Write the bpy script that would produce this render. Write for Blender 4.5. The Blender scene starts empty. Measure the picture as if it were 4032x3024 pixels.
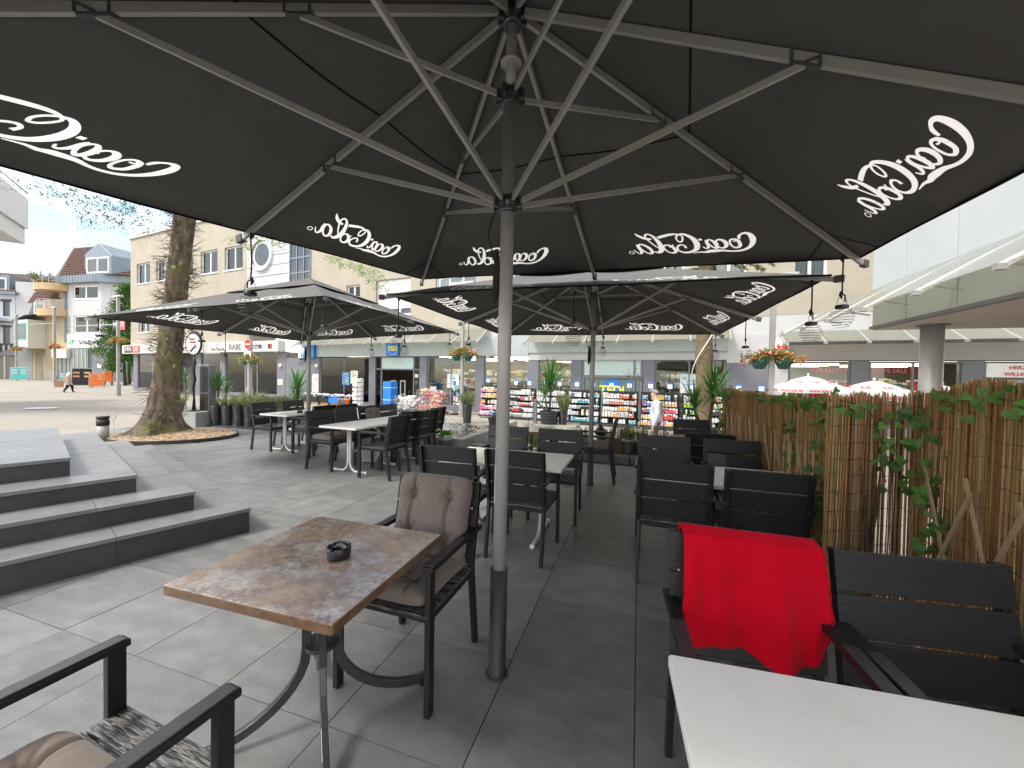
import bpy, bmesh, math, random
from mathutils import Vector, Matrix
R = math.radians
rnd = random.Random(11)
sc = bpy.context.scene
col = sc.collection

# ------------------------------------------------------------------ camera
cam_d = bpy.data.cameras.new('camera'); cam = bpy.data.objects.new('camera', cam_d); col.objects.link(cam)
cam_d.sensor_width = 36.0; cam_d.lens = 13.75; cam_d.clip_start = 0.05; cam_d.clip_end = 900
_p, _r = R(1.1), R(1.0)
_fw = Vector((0, math.cos(_p), -math.sin(_p))); _rt = Vector((1, 0, 0)); _up = _rt.cross(_fw)
_rt2 = math.cos(_r)*_rt + math.sin(_r)*_up; _up2 = -math.sin(_r)*_rt + math.cos(_r)*_up
_m = Matrix((_rt2, _up2, -_fw)).transposed().to_4x4(); _m.translation = Vector((0, 0, 1.46))
cam.matrix_world = _m
sc.camera = cam

# ------------------------------------------------------------------ sky, sun, exposure
SUN_AZ, SUN_EL = -120.0, 52.0            # heading clockwise from +Y, elevation
w = bpy.data.worlds.new('World'); sc.world = w; w.use_nodes = True
nt = w.node_tree; nt.nodes.clear()
_o = nt.nodes.new('ShaderNodeOutputWorld'); _bg = nt.nodes.new('ShaderNodeBackground'); _bg.inputs[1].default_value = 0.12
_sky = nt.nodes.new('ShaderNodeTexSky'); _sky.sky_type = 'NISHITA'; _sky.sun_disc = False
_sky.sun_elevation = R(SUN_EL); _sky.sun_rotation = R(SUN_AZ); _sky.air_density = 1.0; _sky.dust_density = 1.5
_tc = nt.nodes.new('ShaderNodeTexCoord'); _mp = nt.nodes.new('ShaderNodeMapping'); _mp.inputs['Scale'].default_value = (1.0, 1.0, 2.4)
_mp.inputs['Location'].default_value = (0.35, 0.1, 0.12)
_n1 = nt.nodes.new('ShaderNodeTexNoise'); _n1.inputs['Scale'].default_value = 2.6; _n1.inputs['Detail'].default_value = 7; _n1.inputs['Roughness'].default_value = .55
_r1 = nt.nodes.new('ShaderNodeValToRGB'); _r1.color_ramp.elements[0].position = .43; _r1.color_ramp.elements[1].position = .58
_n2 = nt.nodes.new('ShaderNodeTexNoise'); _n2.inputs['Scale'].default_value = 4.5; _n2.inputs['Detail'].default_value = 5
_r2 = nt.nodes.new('ShaderNodeValToRGB'); _r2.color_ramp.elements[0].position = .3; _r2.color_ramp.elements[1].position = .7
_r2.color_ramp.elements[0].color = (5.7, 5.5, 5.4, 1); _r2.color_ramp.elements[1].color = (11.3, 10.6, 9.6, 1)
_mx = nt.nodes.new('ShaderNodeMix'); _mx.data_type = 'RGBA'
L = nt.links.new
L(_tc.outputs['Generated'], _mp.inputs[0]); L(_mp.outputs[0], _n1.inputs[0]); L(_mp.outputs[0], _n2.inputs[0])
L(_n1.outputs[0], _r1.inputs[0]); L(_n2.outputs[0], _r2.inputs[0])
L(_r1.outputs[0], _mx.inputs[0]); L(_sky.outputs[0], _mx.inputs[6]); L(_r2.outputs[0], _mx.inputs[7])
L(_mx.outputs[2], _bg.inputs[0]); L(_bg.outputs[0], _o.inputs[0])
_sd = bpy.data.lights.new('sun', 'SUN'); _sd.energy = 1.4; _sd.angle = R(14); _sd.color = (1, .95, .88)
sun = bpy.data.objects.new('sun', _sd); col.objects.link(sun)
_dir = -Vector((math.sin(R(SUN_AZ))*math.cos(R(SUN_EL)), math.cos(R(SUN_AZ))*math.cos(R(SUN_EL)), math.sin(R(SUN_EL))))
sun.rotation_euler = _dir.to_track_quat('-Z', 'Y').to_euler()
sc.view_settings.view_transform = 'Standard'; sc.view_settings.look = 'None'; sc.view_settings.gamma = 1
sc.view_settings.exposure = 1.55
sc.render.engine = 'CYCLES'
sc.cycles.max_bounces = 8; sc.cycles.transparent_max_bounces = 16

# ------------------------------------------------------------------ materials
MT = {}
def M(name, c=(.5,.5,.5), c2=None, scale=6, rough=.6, metal=0., bump=0., bscale=40, spec=.5, tint=0., detail=4, stretch=None, contrast=(.3,.7), transl=0., emit=0., attr=None, sheen=0., coat=0.):
    m = bpy.data.materials.new(name); m.use_nodes = True; t = m.node_tree; b = t.nodes['Principled BSDF']; N = t.nodes.new; K = t.links.new
    b.inputs['Base Color'].default_value = (*c, 1); b.inputs['Roughness'].default_value = rough; b.inputs['Metallic'].default_value = metal
    b.inputs['Specular IOR Level'].default_value = spec
    if coat: b.inputs['Coat Weight'].default_value = coat; b.inputs['Coat Roughness'].default_value = .12
    if sheen: b.inputs['Sheen Weight'].default_value = sheen; b.inputs['Sheen Roughness'].default_value = .5
    tc = N('ShaderNodeTexCoord'); vec = tc.outputs['Object']; oi = N('ShaderNodeObjectInfo')
    if tint:
        ad = N('ShaderNodeVectorMath'); ad.operation = 'ADD'; sl = N('ShaderNodeVectorMath'); sl.operation = 'SCALE'; sl.inputs[0].default_value = (37, 53, 19)
        K(oi.outputs['Random'], sl.inputs['Scale']); K(vec, ad.inputs[0]); K(sl.outputs[0], ad.inputs[1]); vec = ad.outputs[0]
    if stretch:
        mp = N('ShaderNodeMapping'); mp.inputs['Scale'].default_value = stretch; K(vec, mp.inputs[0]); vec = mp.outputs[0]
    cur = None
    if attr:
        at = N('ShaderNodeAttribute'); at.attribute_name = attr; cur = at.outputs['Color']
    if c2 is not None:
        n = N('ShaderNodeTexNoise'); n.inputs['Scale'].default_value = scale; n.inputs['Detail'].default_value = detail; n.inputs['Roughness'].default_value = .6; K(vec, n.inputs[0])
        r = N('ShaderNodeValToRGB'); r.color_ramp.elements[0].position, r.color_ramp.elements[1].position = contrast; K(n.outputs[0], r.inputs[0])
        mx = N('ShaderNodeMix'); mx.data_type = 'RGBA'; K(r.outputs[0], mx.inputs[0])
        if cur: 
            mu = N('ShaderNodeMix'); mu.data_type = 'RGBA'; mu.blend_type = 'MULTIPLY'; mu.inputs[0].default_value = 1
            mx.inputs[6].default_value = (*c, 1); mx.inputs[7].default_value = (*c2, 1)
            K(cur, mu.inputs[6]); K(mx.outputs[2], mu.inputs[7]); cur = mu.outputs[2]
        else:
            mx.inputs[6].default_value = (*c, 1); mx.inputs[7].default_value = (*c2, 1); cur = mx.outputs[2]
    if tint:
        hs = N('ShaderNodeHueSaturation'); mr = N('ShaderNodeMapRange'); mr.inputs['To Min'].default_value = 1-tint; mr.inputs['To Max'].default_value = 1+tint
        K(oi.outputs['Random'], mr.inputs[0]); K(mr.outputs[0], hs.inputs['Value'])
        if cur: K(cur, hs.inputs['Color'])
        else: hs.inputs['Color'].default_value = (*c, 1)
        cur = hs.outputs[0]
    if cur: K(cur, b.inputs['Base Color'])
    if bump:
        n = N('ShaderNodeTexNoise'); n.inputs['Scale'].default_value = bscale; n.inputs['Detail'].default_value = 5; K(vec, n.inputs[0])
        bp = N('ShaderNodeBump'); bp.inputs['Strength'].default_value = min(1, bump); bp.inputs['Distance'].default_value = .01*max(1, bump); K(n.outputs[0], bp.inputs['Height']); K(bp.outputs[0], b.inputs['Normal'])
    if emit:
        b.inputs['Emission Color'].default_value = (*c, 1); b.inputs['Emission Strength'].default_value = emit
    if transl:
        tr = N('ShaderNodeBsdfTranslucent'); tr.inputs[0].default_value = (*c, 1); ms = N('ShaderNodeMixShader'); ms.inputs[0].default_value = transl
        if cur: K(cur, tr.inputs[0])
        K(b.outputs[0], ms.inputs[1]); K(tr.outputs[0], ms.inputs[2]); K(ms.outputs[0], t.nodes['Material Output'].inputs[0])
    MT[name] = m
    return m
def glass(name, tint=(.8,.86,.86), refl=.25, rough=.02, opaque=0.):
    m = bpy.data.materials.new(name); m.use_nodes = True; t = m.node_tree; t.nodes.clear(); N = t.nodes.new; K = t.links.new
    o = N('ShaderNodeOutputMaterial'); tr = N('ShaderNodeBsdfTransparent'); tr.inputs[0].default_value = (*tint, 1)
    gl = N('ShaderNodeBsdfGlossy'); gl.inputs['Roughness'].default_value = rough; gl.inputs[0].default_value = (.9,.93,.93,1)
    fr = N('ShaderNodeFresnel'); fr.inputs[0].default_value = 1.5
    ad = N('ShaderNodeMath'); ad.operation = 'ADD'; ad.inputs[1].default_value = refl*.35; ad.use_clamp = True; K(fr.outputs[0], ad.inputs[0])
    ms = N('ShaderNodeMixShader'); K(ad.outputs[0], ms.inputs[0])
    if opaque:
        df = N('ShaderNodeBsdfDiffuse'); df.inputs[0].default_value = (.62,.6,.5,1); tl = N('ShaderNodeBsdfTranslucent'); tl.inputs[0].default_value = (.7,.68,.56,1)
        m0 = N('ShaderNodeMixShader'); m0.inputs[0].default_value = .5; K(df.outputs[0], m0.inputs[1]); K(tl.outputs[0], m0.inputs[2])
        m1 = N('ShaderNodeMixShader'); m1.inputs[0].default_value = opaque; K(tr.outputs[0], m1.inputs[1]); K(m0.outputs[0], m1.inputs[2]); K(m1.outputs[0], ms.inputs[1])
    else: K(tr.outputs[0], ms.inputs[1])
    K(gl.outputs[0], ms.inputs[2]); K(ms.outputs[0], o.inputs[0]); MT[name] = m

M('tile', (.13,.134,.131), (.208,.213,.208), scale=5, rough=.42, bump=.16, bscale=90, tint=.15, detail=9, stretch=(1,1.8,1), contrast=(.3,.72))
M('joint', (.07,.06,.045), (.14,.11,.07), scale=3, rough=.9)
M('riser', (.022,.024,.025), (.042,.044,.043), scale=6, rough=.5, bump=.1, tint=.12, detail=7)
M('tread', (.14,.145,.145), (.195,.2,.195), scale=5, rough=.42, bump=.1, bscale=90, tint=.08, detail=8)
M('fabric', (.096,.094,.088), (.112,.109,.102), scale=3, rough=.85, bump=.06, bscale=400, spec=.2)
M('fabric_seam', (.008,.008,.008), rough=.9, spec=.1)
M('print', (.8,.77,.72), rough=.8, transl=.42, spec=.1)
M('alu', (.36,.35,.335), (.43,.42,.4), scale=4, rough=.42, metal=.25, spec=.4)
M('alu_dark', (.06,.06,.06), (.09,.09,.09), scale=20, rough=.5, spec=.4)
M('hub', (.12,.12,.125), rough=.3, metal=.7)
M('sleeve', (.022,.023,.022), (.05,.036,.018), scale=5, rough=.5, bump=.1, stretch=(6,6,.8), contrast=(.55,.8))
M('rust', (.12,.055,.018), (.05,.04,.03), scale=14, rough=.9, bump=.3)
M('chair_plank', (.012,.012,.0125), (.026,.026,.027), scale=26, rough=.5, bump=.28, bscale=32, stretch=(1.2,9,9), detail=6, spec=.45, tint=.2)
M('seat_plank', (.016,.016,.017), (.15,.146,.14), scale=17, rough=.36, bump=.6, bscale=26, stretch=(1.1,7,7), detail=2, spec=.6, tint=.2, contrast=(.44,.56))  # embossed grain; its lighter colour paints in the sky sheen on the planks
M('arm_plank', (.03,.03,.031), (.05,.05,.05), scale=30, rough=.34, stretch=(9,1.2,9), bump=.1, spec=.5)
M('chair_frame', (.012,.012,.0125), rough=.42, spec=.45)
M('cushion', (.165,.135,.115), (.2,.165,.14), scale=7, rough=.9, bump=.1, bscale=300, sheen=.2, spec=.1)
M('blanket', (.54,.004,.018), (.46,.003,.012), scale=9, rough=.95, bump=.2, bscale=220, sheen=.06, spec=.03)
M('white_top', (.86,.845,.78), (.7,.66,.56), scale=2.6, rough=.33, spec=.5, detail=10, contrast=(.5,.82), bump=.03, bscale=120)
M('white_metal', (.62,.61,.58), (.5,.49,.46), scale=9, rough=.4)
M('table_iron', (.045,.047,.048), (.075,.075,.075), scale=10, rough=.32, metal=.4)
M('steel', (.5,.5,.5), rough=.25, metal=1)
M('ash_glass', (.008,.008,.012), rough=.08, spec=.6, coat=.4)
M('rope', (.01,.01,.01), (.02,.02,.02), scale=120, rough=.9, bump=.3, bscale=200)
M('wire', (.1,.095,.09), rough=.4, metal=.7)
M('black_plastic', (.012,.012,.012), rough=.4)
M('beige_wall', (.41,.37,.3), (.34,.305,.24), scale=.8, rough=.95, bump=.35, bscale=30, detail=8)
M('white_wall', (.5,.5,.5), (.44,.44,.44), scale=.9, rough=.95, bump=.3, bscale=30, detail=7)
M('grey_panel', (.15,.15,.175), (.175,.175,.2), scale=2, rough=.55)
M('fascia', (.33,.37,.37), (.38,.415,.415), scale=1.5, rough=.4)
M('frame_white', (.75,.75,.74), rough=.4)
M('frame_grey', (.17,.17,.19), rough=.5)
M('dark_pane', (.02,.024,.028), (.06,.065,.07), scale=1.2, rough=.05, spec=.7)
M('curtain', (.6,.6,.58), (.4,.4,.4), scale=3, rough=.9, stretch=(6,1,.4))
M('sign_white', (.78,.77,.74), rough=.45)
M('sign_cream', (.62,.6,.53), rough=.5)
M('black', (.01,.01,.01), rough=.6)
M('ink', (.05,.05,.055), rough=.6)
M('red_sign', (.6,.02,.02), rough=.4)
M('blue_sign', (.015,.18,.62), rough=.4)
M('yellow_sign', (.85,.75,.03), rough=.4)
M('teal_sign', (.1,.45,.42), rough=.5)
M('green_ink', (.02,.3,.1), rough=.5)
M('orange', (.75,.16,.02), rough=.5)
M('mint', (.5,.62,.57), (.46,.58,.54), scale=2, rough=.25)
M('room', (.3,.28,.24), (.24,.22,.19), scale=2, rough=.8)
M('room_dark', (.09,.085,.08), (.05,.05,.05), scale=2, rough=.8)
M('lamp_glow', (1,.86,.55), emit=7.)
M('goods', (.95,.95,.95), (.6,.6,.6), scale=60, rough=.5, attr='Col', contrast=(.4,.7))
M('reed', (1,1,1), (.55,.5,.45), scale=6, rough=.6, attr='Col', stretch=(20,20,1), spec=.3, transl=.3)
M('slat_wood', (.5,.36,.21), (.4,.27,.15), scale=12, rough=.75, stretch=(1,1,4), tint=.15)
M('ivy', (.07,.17,.035), (.13,.27,.055), scale=9, rough=.45, tint=.35, transl=.3, spec=.4)
M('ivy_light', (.16,.3,.06), (.1,.22,.04), scale=9, rough=.45, tint=.25, transl=.35)
M('yucca', (.05,.15,.03), (.1,.24,.05), scale=3, rough=.38, tint=.35, transl=.2, spec=.5)
M('herb', (.16,.21,.08), (.28,.31,.13), scale=8, rough=.7, transl=.25)
M('leaf_bright', (.2,.38,.06), (.14,.28,.04), scale=4, rough=.55, transl=.5)
M('leaf_tree', (.04,.11,.022), (.09,.19,.035), scale=1.5, rough=.6, transl=.3)
M('bark', (.115,.085,.05), (.05,.042,.028), scale=9, rough=.95, bump=1.5, bscale=22, detail=8, stretch=(1,1,.5))
M('thorn', (.16,.11,.07), (.09,.06,.04), scale=9, rough=.8)
M('palm_bark', (.2,.15,.08), (.1,.075,.04), scale=5, rough=.95, bump=1.6, bscale=16, stretch=(1,1,5))
M('stem', (.13,.09,.06), (.08,.055,.035), scale=20, rough=.9, bump=.4)
M('mulch', (.24,.15,.08), (.42,.33,.22), scale=30, rough=.95, bump=1.5, bscale=40)
M('kerb', (.13,.125,.11), (.2,.19,.16), scale=6, rough=.9, bump=.5)
M('concrete', (.24,.24,.225), (.33,.325,.3), scale=3, rough=.85, bump=.25, detail=7)
M('pot_black', (.016,.016,.017), (.024,.024,.025), scale=6, rough=.32, spec=.55)
M('pot_grey', (.2,.2,.205), (.25,.25,.25), scale=7, rough=.6)
M('soil', (.05,.035,.025), (.09,.06,.04), scale=30, rough=.95, bump=.8)
M('water', (.012,.016,.014), rough=.04, bump=2.2, bscale=14, spec=.7)
M('drops', (.8,.82,.82), rough=.15, spec=.7)
M('post_metal', (.3,.29,.27), (.36,.35,.33), scale=3, rough=.5, metal=.2)
M('galv', (.42,.42,.41), (.5,.5,.49), scale=4, rough=.4, metal=.3)
M('skin', (.5,.3,.22), rough=.6)
M('hair_grey', (.32,.3,.28), (.2,.19,.18), scale=60, rough=.8)
M('hair_dark', (.015,.012,.01), rough=.6)
M('shirt', (.6,.64,.72), (.5,.55,.65), scale=18, rough=.9)
M('trousers', (.1,.09,.09), rough=.9)
M('pink_coat', (.6,.42,.38), (.52,.36,.33), scale=9, rough=.9)
M('white_cloth', (.72,.74,.78), rough=.9)
M('black_cloth', (.015,.014,.014), rough=.9)
M('jeans', (.3,.42,.62), rough=.9)
M('bag', (.38,.24,.12), rough=.8)
M('red_roof', (.16,.09,.07), (.09,.055,.045), scale=3, rough=.9, tint=.25)
M('slate', (.16,.2,.24), (.2,.24,.28), scale=1, rough=.45, metal=.2)
M('cream_wall', (.45,.385,.25), (.39,.325,.2), scale=.6, rough=.95, detail=7)
M('timber', (.05,.045,.05), rough=.8)
M('panel_white', (.47,.5,.51), (.42,.455,.465), scale=.7, rough=.35, detail=6)
M('soffit', (.5,.42,.38), (.45,.38,.34), scale=1, rough=.7)
M('parasol_white', (.78,.78,.77), rough=.8, transl=.3)
M('parasol_red', (.5,.02,.03), rough=.8, transl=.3)
M('wood_dark', (.12,.075,.03), (.08,.05,.02), scale=14, rough=.7)
M('louvre', (.5,.49,.47), rough=.45, metal=.2)
M('flower', (.8,.11,.05), (.85,.3,.22), scale=30, rough=.6, tint=.2)
M('planter_green', (.02,.1,.07), rough=.4)
M('balcony_white', (.6,.62,.6), rough=.6)
M('orange_wall', (.5,.4,.26), (.46,.3,.15), scale=1.2, rough=.9)
M('mannequin', (.62,.64,.6), rough=.4)
M('clothes', (.9,.9,.9), (.5,.5,.5), scale=25, rough=.9, attr='Col')
M('poster', (.9,.9,.9), (.7,.7,.7), scale=9, rough=.5, attr='Col')
glass('shop_glass', (.9,.93,.92), .02)
glass('canopy_glass', (.86,.9,.84), .2, rough=.12, opaque=.42)
glass('canopy_glass_warm', (.86,.85,.76), .05, rough=.2, opaque=.4)
def brown_mat():
    m = bpy.data.materials.new('brown_top'); m.use_nodes = True; t = m.node_tree; b = t.nodes['Principled BSDF']; N = t.nodes.new; K = t.links.new
    tc = N('ShaderNodeTexCoord')
    def noise(s, d, r=.6):
        n = N('ShaderNodeTexNoise'); n.inputs['Scale'].default_value = s; n.inputs['Detail'].default_value = d; n.inputs['Roughness'].default_value = r; K(tc.outputs['Object'], n.inputs[0]); return n.outputs[0]
    def ramp(x, pts):
        r = N('ShaderNodeValToRGB'); e = r.color_ramp.elements
        while len(e) < len(pts): e.new(.5)
        for i, (p, c) in enumerate(pts): e[i].position = p; e[i].color = (*c, 1)
        K(x, r.inputs[0]); return r.outputs[0]
    a = ramp(noise(4.5, 6), [(.3, (.5,.41,.31)), (.45, (.58,.5,.4)), (.54, (.4,.24,.13)), (.68, (.54,.37,.18))])  # marbling, with its pale tones lightened to paint in soft sky reflection
    d = ramp(noise(42, 9, .85), [(.42, (.07,.03,.016)), (.5, (.5,.42,.36)), (.56, (1,1,1))])
    mx = N('ShaderNodeMix'); mx.data_type = 'RGBA'; mx.blend_type = 'MULTIPLY'; K(ramp(noise(3.2, 3), [(.38, (.12,)*3), (.62, (.85,)*3)]), mx.inputs[0]); K(a, mx.inputs[6]); K(d, mx.inputs[7]); K(mx.outputs[2], b.inputs['Base Color'])
    b.inputs['Roughness'].default_value = .3; b.inputs['Coat Weight'].default_value = 1.; b.inputs['Coat Roughness'].default_value = .24; b.inputs['Coat IOR'].default_value = 1.55
    K(ramp(noise(26, 6), [(.35, (.16,)*3), (.65, (.5,)*3)]), b.inputs['Roughness'])
    bp = N('ShaderNodeBump'); bp.inputs['Strength'].default_value = .16; bp.inputs['Distance'].default_value = .006; K(noise(45, 5), bp.inputs['Height']); K(bp.outputs[0], b.inputs['Normal'])
    MT['brown_top'] = m
M('brown_edge', (.1,.052,.028), (.2,.12,.07), scale=30, rough=.35, detail=8)
brown_mat()
def paving_mat():
    m = bpy.data.materials.new('paving'); m.use_nodes = True; t = m.node_tree; b = t.nodes['Principled BSDF']; N = t.nodes.new; K = t.links.new
    tc = N('ShaderNodeTexCoord'); mp = N('ShaderNodeMapping'); mp.inputs['Rotation'].default_value = (0, 0, R(24)); K(tc.outputs['Object'], mp.inputs[0])
    br = N('ShaderNodeTexBrick'); br.inputs['Scale'].default_value = 5; br.inputs['Mortar Size'].default_value = .018; br.inputs['Color1'].default_value = (.33,.302,.258,1); br.inputs['Color2'].default_value = (.385,.355,.305,1); br.inputs['Mortar'].default_value = (.2,.18,.15,1)
    K(mp.outputs[0], br.inputs[0])
    n = N('ShaderNodeTexNoise'); n.inputs['Scale'].default_value = .35; n.inputs['Detail'].default_value = 8; K(tc.outputs['Object'], n.inputs[0])
    r = N('ShaderNodeValToRGB'); r.color_ramp.elements[0].position = .3; r.color_ramp.elements[1].position = .7; r.color_ramp.elements[0].color = (.78,.77,.76,1); K(n.outputs[0], r.inputs[0])
    mx = N('ShaderNodeMix'); mx.data_type = 'RGBA'; mx.blend_type = 'MULTIPLY'; mx.inputs[0].default_value = 1; K(br.outputs[0], mx.inputs[6]); K(r.outputs[0], mx.inputs[7]); K(mx.outputs[2], b.inputs['Base Color'])
    bp = N('ShaderNodeBump'); bp.inputs['Strength'].default_value = .35; bp.inputs['Distance'].default_value = .01; K(br.outputs['Fac'], bp.inputs['Height']); bp.invert = True; K(bp.outputs[0], b.inputs['Normal'])
    b.inputs['Roughness'].default_value = .85; MT['paving'] = m
paving_mat()
def bark_mat():
    m = bpy.data.materials.new('tree_bark'); m.use_nodes = True; t = m.node_tree; b = t.nodes['Principled BSDF']; N = t.nodes.new; K = t.links.new
    tc = N('ShaderNodeTexCoord')
    def noise(s, d, st=None):
        n = N('ShaderNodeTexNoise'); n.inputs['Scale'].default_value = s; n.inputs['Detail'].default_value = d; v = tc.outputs['Object']
        if st:
            mp = N('ShaderNodeMapping'); mp.inputs['Scale'].default_value = st; K(v, mp.inputs[0]); v = mp.outputs[0]
        K(v, n.inputs[0]); return n.outputs[0]
    def ramp(x, a, c, ca=(0,0,0), cc=(1,1,1)):
        r = N('ShaderNodeValToRGB'); r.color_ramp.elements[0].position = a; r.color_ramp.elements[1].position = c; r.color_ramp.elements[0].color = (*ca, 1); r.color_ramp.elements[1].color = (*cc, 1); K(x, r.inputs[0]); return r.outputs[0]
    hgt = noise(11, 8, (1,1,.35))
    base = ramp(hgt, .32, .68, (.035,.027,.018), (.17,.13,.085))
    moss = N('ShaderNodeMix'); moss.data_type = 'RGBA'; K(ramp(noise(1.6, 6), .5, .66), moss.inputs[0]); K(base, moss.inputs[6]); moss.inputs[7].default_value = (.1,.1,.025,1)
    lich = N('ShaderNodeMix'); lich.data_type = 'RGBA'; K(ramp(noise(9, 5), .64, .7), lich.inputs[0]); K(moss.outputs[2], lich.inputs[6]); lich.inputs[7].default_value = (.34,.31,.26,1)
    K(lich.outputs[2], b.inputs['Base Color']); b.inputs['Roughness'].default_value = .95
    bp = N('ShaderNodeBump'); bp.inputs['Strength'].default_value = .9; bp.inputs['Distance'].default_value = .035; K(hgt, bp.inputs['Height']); K(bp.outputs[0], b.inputs['Normal']); MT['tree_bark'] = m
bark_mat()

# ------------------------------------------------------------------ mesh helpers
class MB:
    def __init__(s, T=None): s.v = []; s.f = []; s.mi = []; s.c = []; s.T = T; s.cur = (1,1,1); s.m = 0
    def add(s, vs, fs):
        o = len(s.v)
        for p in vs: s.v.append(tuple(s.T @ Vector(p)) if s.T else tuple(p))
        for f in fs: s.f.append(tuple(i+o for i in f)); s.mi.append(s.m); s.c.append(s.cur)
        return s
    def box(s, c, d, rot=None):
        x, y, z = d[0]/2, d[1]/2, d[2]/2
        vs = [Vector((a*x, b*y, e*z)) for a in (-1,1) for b in (-1,1) for e in (-1,1)]
        if rot: vs = [rot @ p for p in vs]
        c = Vector(c)
        return s.add([p+c for p in vs], [(0,1,3,2),(4,6,7,5),(0,4,5,1),(2,3,7,6),(0,2,6,4),(1,5,7,3)])
    def bb(s, x0, x1, y0, y1, z0, z1): return s.box(((x0+x1)/2,(y0+y1)/2,(z0+z1)/2), (x1-x0,y1-y0,z1-z0))
    def beam(s, p, q, w, h, up=(0,0,1)):
        p, q = Vector(p), Vector(q); d = (q-p).normalized(); a = d.cross(Vector(up))
        if a.length < 1e-4: a = d.cross(Vector((1,0,0)))
        a.normalize(); b = a.cross(d); vs = []
        for e in (p, q):
            for i, j in ((-1,-1),(1,-1),(1,1),(-1,1)): vs.append(e+a*(i*w/2)+b*(j*h/2))
        return s.add(vs, [(3,2,1,0),(4,5,6,7),(0,1,5,4),(1,2,6,5),(2,3,7,6),(3,0,4,7)])
    def path(s, pts, w, h, side):
        """rectangular bar through points; side = fixed direction of the width"""
        side = Vector(side).normalized(); pts = [Vector(p) for p in pts]; vs = []; fs = []
        for i, p in enumerate(pts):
            d = (pts[min(i+1, len(pts)-1)]-pts[max(i-1, 0)]).normalized(); n = d.cross(side).normalized()
            for a, b in ((-1,-1),(1,-1),(1,1),(-1,1)): vs.append(p+side*(a*w/2)+n*(b*h/2))
        for i in range(len(pts)-1):
            for k in range(4): fs.append((i*4+k, i*4+(k+1) % 4, i*4+4+(k+1) % 4, i*4+4+k))
        e = (len(pts)-1)*4
        fs += [(3,2,1,0), (e,e+1,e+2,e+3)]
        return s.add(vs, fs)
    def tube(s, pts, r, n=8, cap=True):
        pts = [Vector(p) for p in pts]; rr = r if isinstance(r, (list, tuple)) else [r]*len(pts); vs = []; fs = []
        d0 = (pts[1]-pts[0]).normalized(); a = d0.orthogonal().normalized()
        for i, p in enumerate(pts):
            d = (pts[min(i+1, len(pts)-1)]-pts[max(i-1, 0)]).normalized()
            a = (a-d*a.dot(d)); a = a.normalized() if a.length > 1e-6 else d.orthogonal().normalized()
            b = d.cross(a)
            for k in range(n):
                t = 2*math.pi*k/n; vs.append(p+(a*math.cos(t)+b*math.sin(t))*rr[i])
        for i in range(len(pts)-1):
            for k in range(n): fs.append((i*n+k, i*n+(k+1) % n, (i+1)*n+(k+1) % n, (i+1)*n+k))
        if cap: fs += [tuple(range(n-1, -1, -1)), tuple(range((len(pts)-1)*n, len(pts)*n))]
        return s.add(vs, fs)
    def lathe(s, prof, n=24, c=(0,0,0), fx=None, cap=True):
        c = Vector(c); vs = []; fs = []
        for j, (r, z) in enumerate(prof):
            for k in range(n):
                t = 2*math.pi*k/n; q = r if fx is None else fx(r, z, t); vs.append(c+Vector((q*math.cos(t), q*math.sin(t), z)))
        for j in range(len(prof)-1):
            for k in range(n): fs.append((j*n+k, j*n+(k+1) % n, (j+1)*n+(k+1) % n, (j+1)*n+k))
        if cap: fs += [tuple(range(n-1, -1, -1)), tuple(range((len(prof)-1)*n, len(prof)*n))]
        return s.add(vs, fs)
    def prism(s, poly, z0, z1):
        n = len(poly); vs = [(x, y, z0) for x, y in poly]+[(x, y, z1) for x, y in poly]
        return s.add(vs, [tuple(range(n-1, -1, -1)), tuple(range(n, 2*n))]+[(i, (i+1) % n, n+(i+1) % n, n+i) for i in range(n)])
    def sphere(s, c, r, n=10, m=7):
        pr = [(max(1e-4, math.sin(math.pi*j/m)), -math.cos(math.pi*j/m)) for j in range(m+1)]; r = r if isinstance(r, tuple) else (r,)*3; c = Vector(c); vs = []; fs = []
        for q, z in pr:
            for k in range(n): t = 2*math.pi*k/n; vs.append(c+Vector((q*math.cos(t)*r[0], q*math.sin(t)*r[1], z*r[2])))
        for j in range(m):
            for k in range(n): fs.append((j*n+k, j*n+(k+1) % n, (j+1)*n+(k+1) % n, (j+1)*n+k))
        return s.add(vs, fs)
    def grid(s, fn, nu, nv):
        vs = [fn(i/nu, j/nv) for j in range(nv+1) for i in range(nu+1)]; W = nu+1
        return s.add(vs, [(j*W+i, j*W+i+1, (j+1)*W+i+1, (j+1)*W+i) for j in range(nv) for i in range(nu)])
    def mesh(s, name, mats, smooth=False):
        me = bpy.data.meshes.new(name); me.from_pydata(s.v, [], s.f)
        mats = mats if isinstance(mats, (list, tuple)) else [mats]
        for q in mats: me.materials.append(MT[q])
        if len(mats) > 1: me.polygons.foreach_set('material_index', s.mi)
        if smooth: me.polygons.foreach_set('use_smooth', [True]*len(s.f))
        if any(cc != (1,1,1) for cc in s.c):
            at = me.color_attributes.new('Col', 'FLOAT_COLOR', 'CORNER'); dat = []
            for f, cc in zip(s.f, s.c): dat += [cc[0], cc[1], cc[2], 1.]*len(f)
            at.data.foreach_set('color', dat)
        me.update(); return me
def ob(name, data, parent=None, loc=None, rot=None, mtx=None, bevel=0, seg=2, kind=None, label=None, cat=None, group=None):
    o = bpy.data.objects.new(name, data); col.objects.link(o)
    if parent: o.parent = parent
    if loc is not None: o.location = loc
    if rot is not None: o.rotation_euler = rot
    if mtx is not None: o.matrix_local = mtx
    if bevel:
        b = o.modifiers.new('bevel', 'BEVEL'); b.width = bevel; b.segments = seg; b.limit_method = 'ANGLE'; b.angle_limit = R(40)
    if kind: o['kind'] = kind
    if label: o['label'] = label
    if cat: o['category'] = cat
    if group: o['group'] = group
    return o
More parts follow.
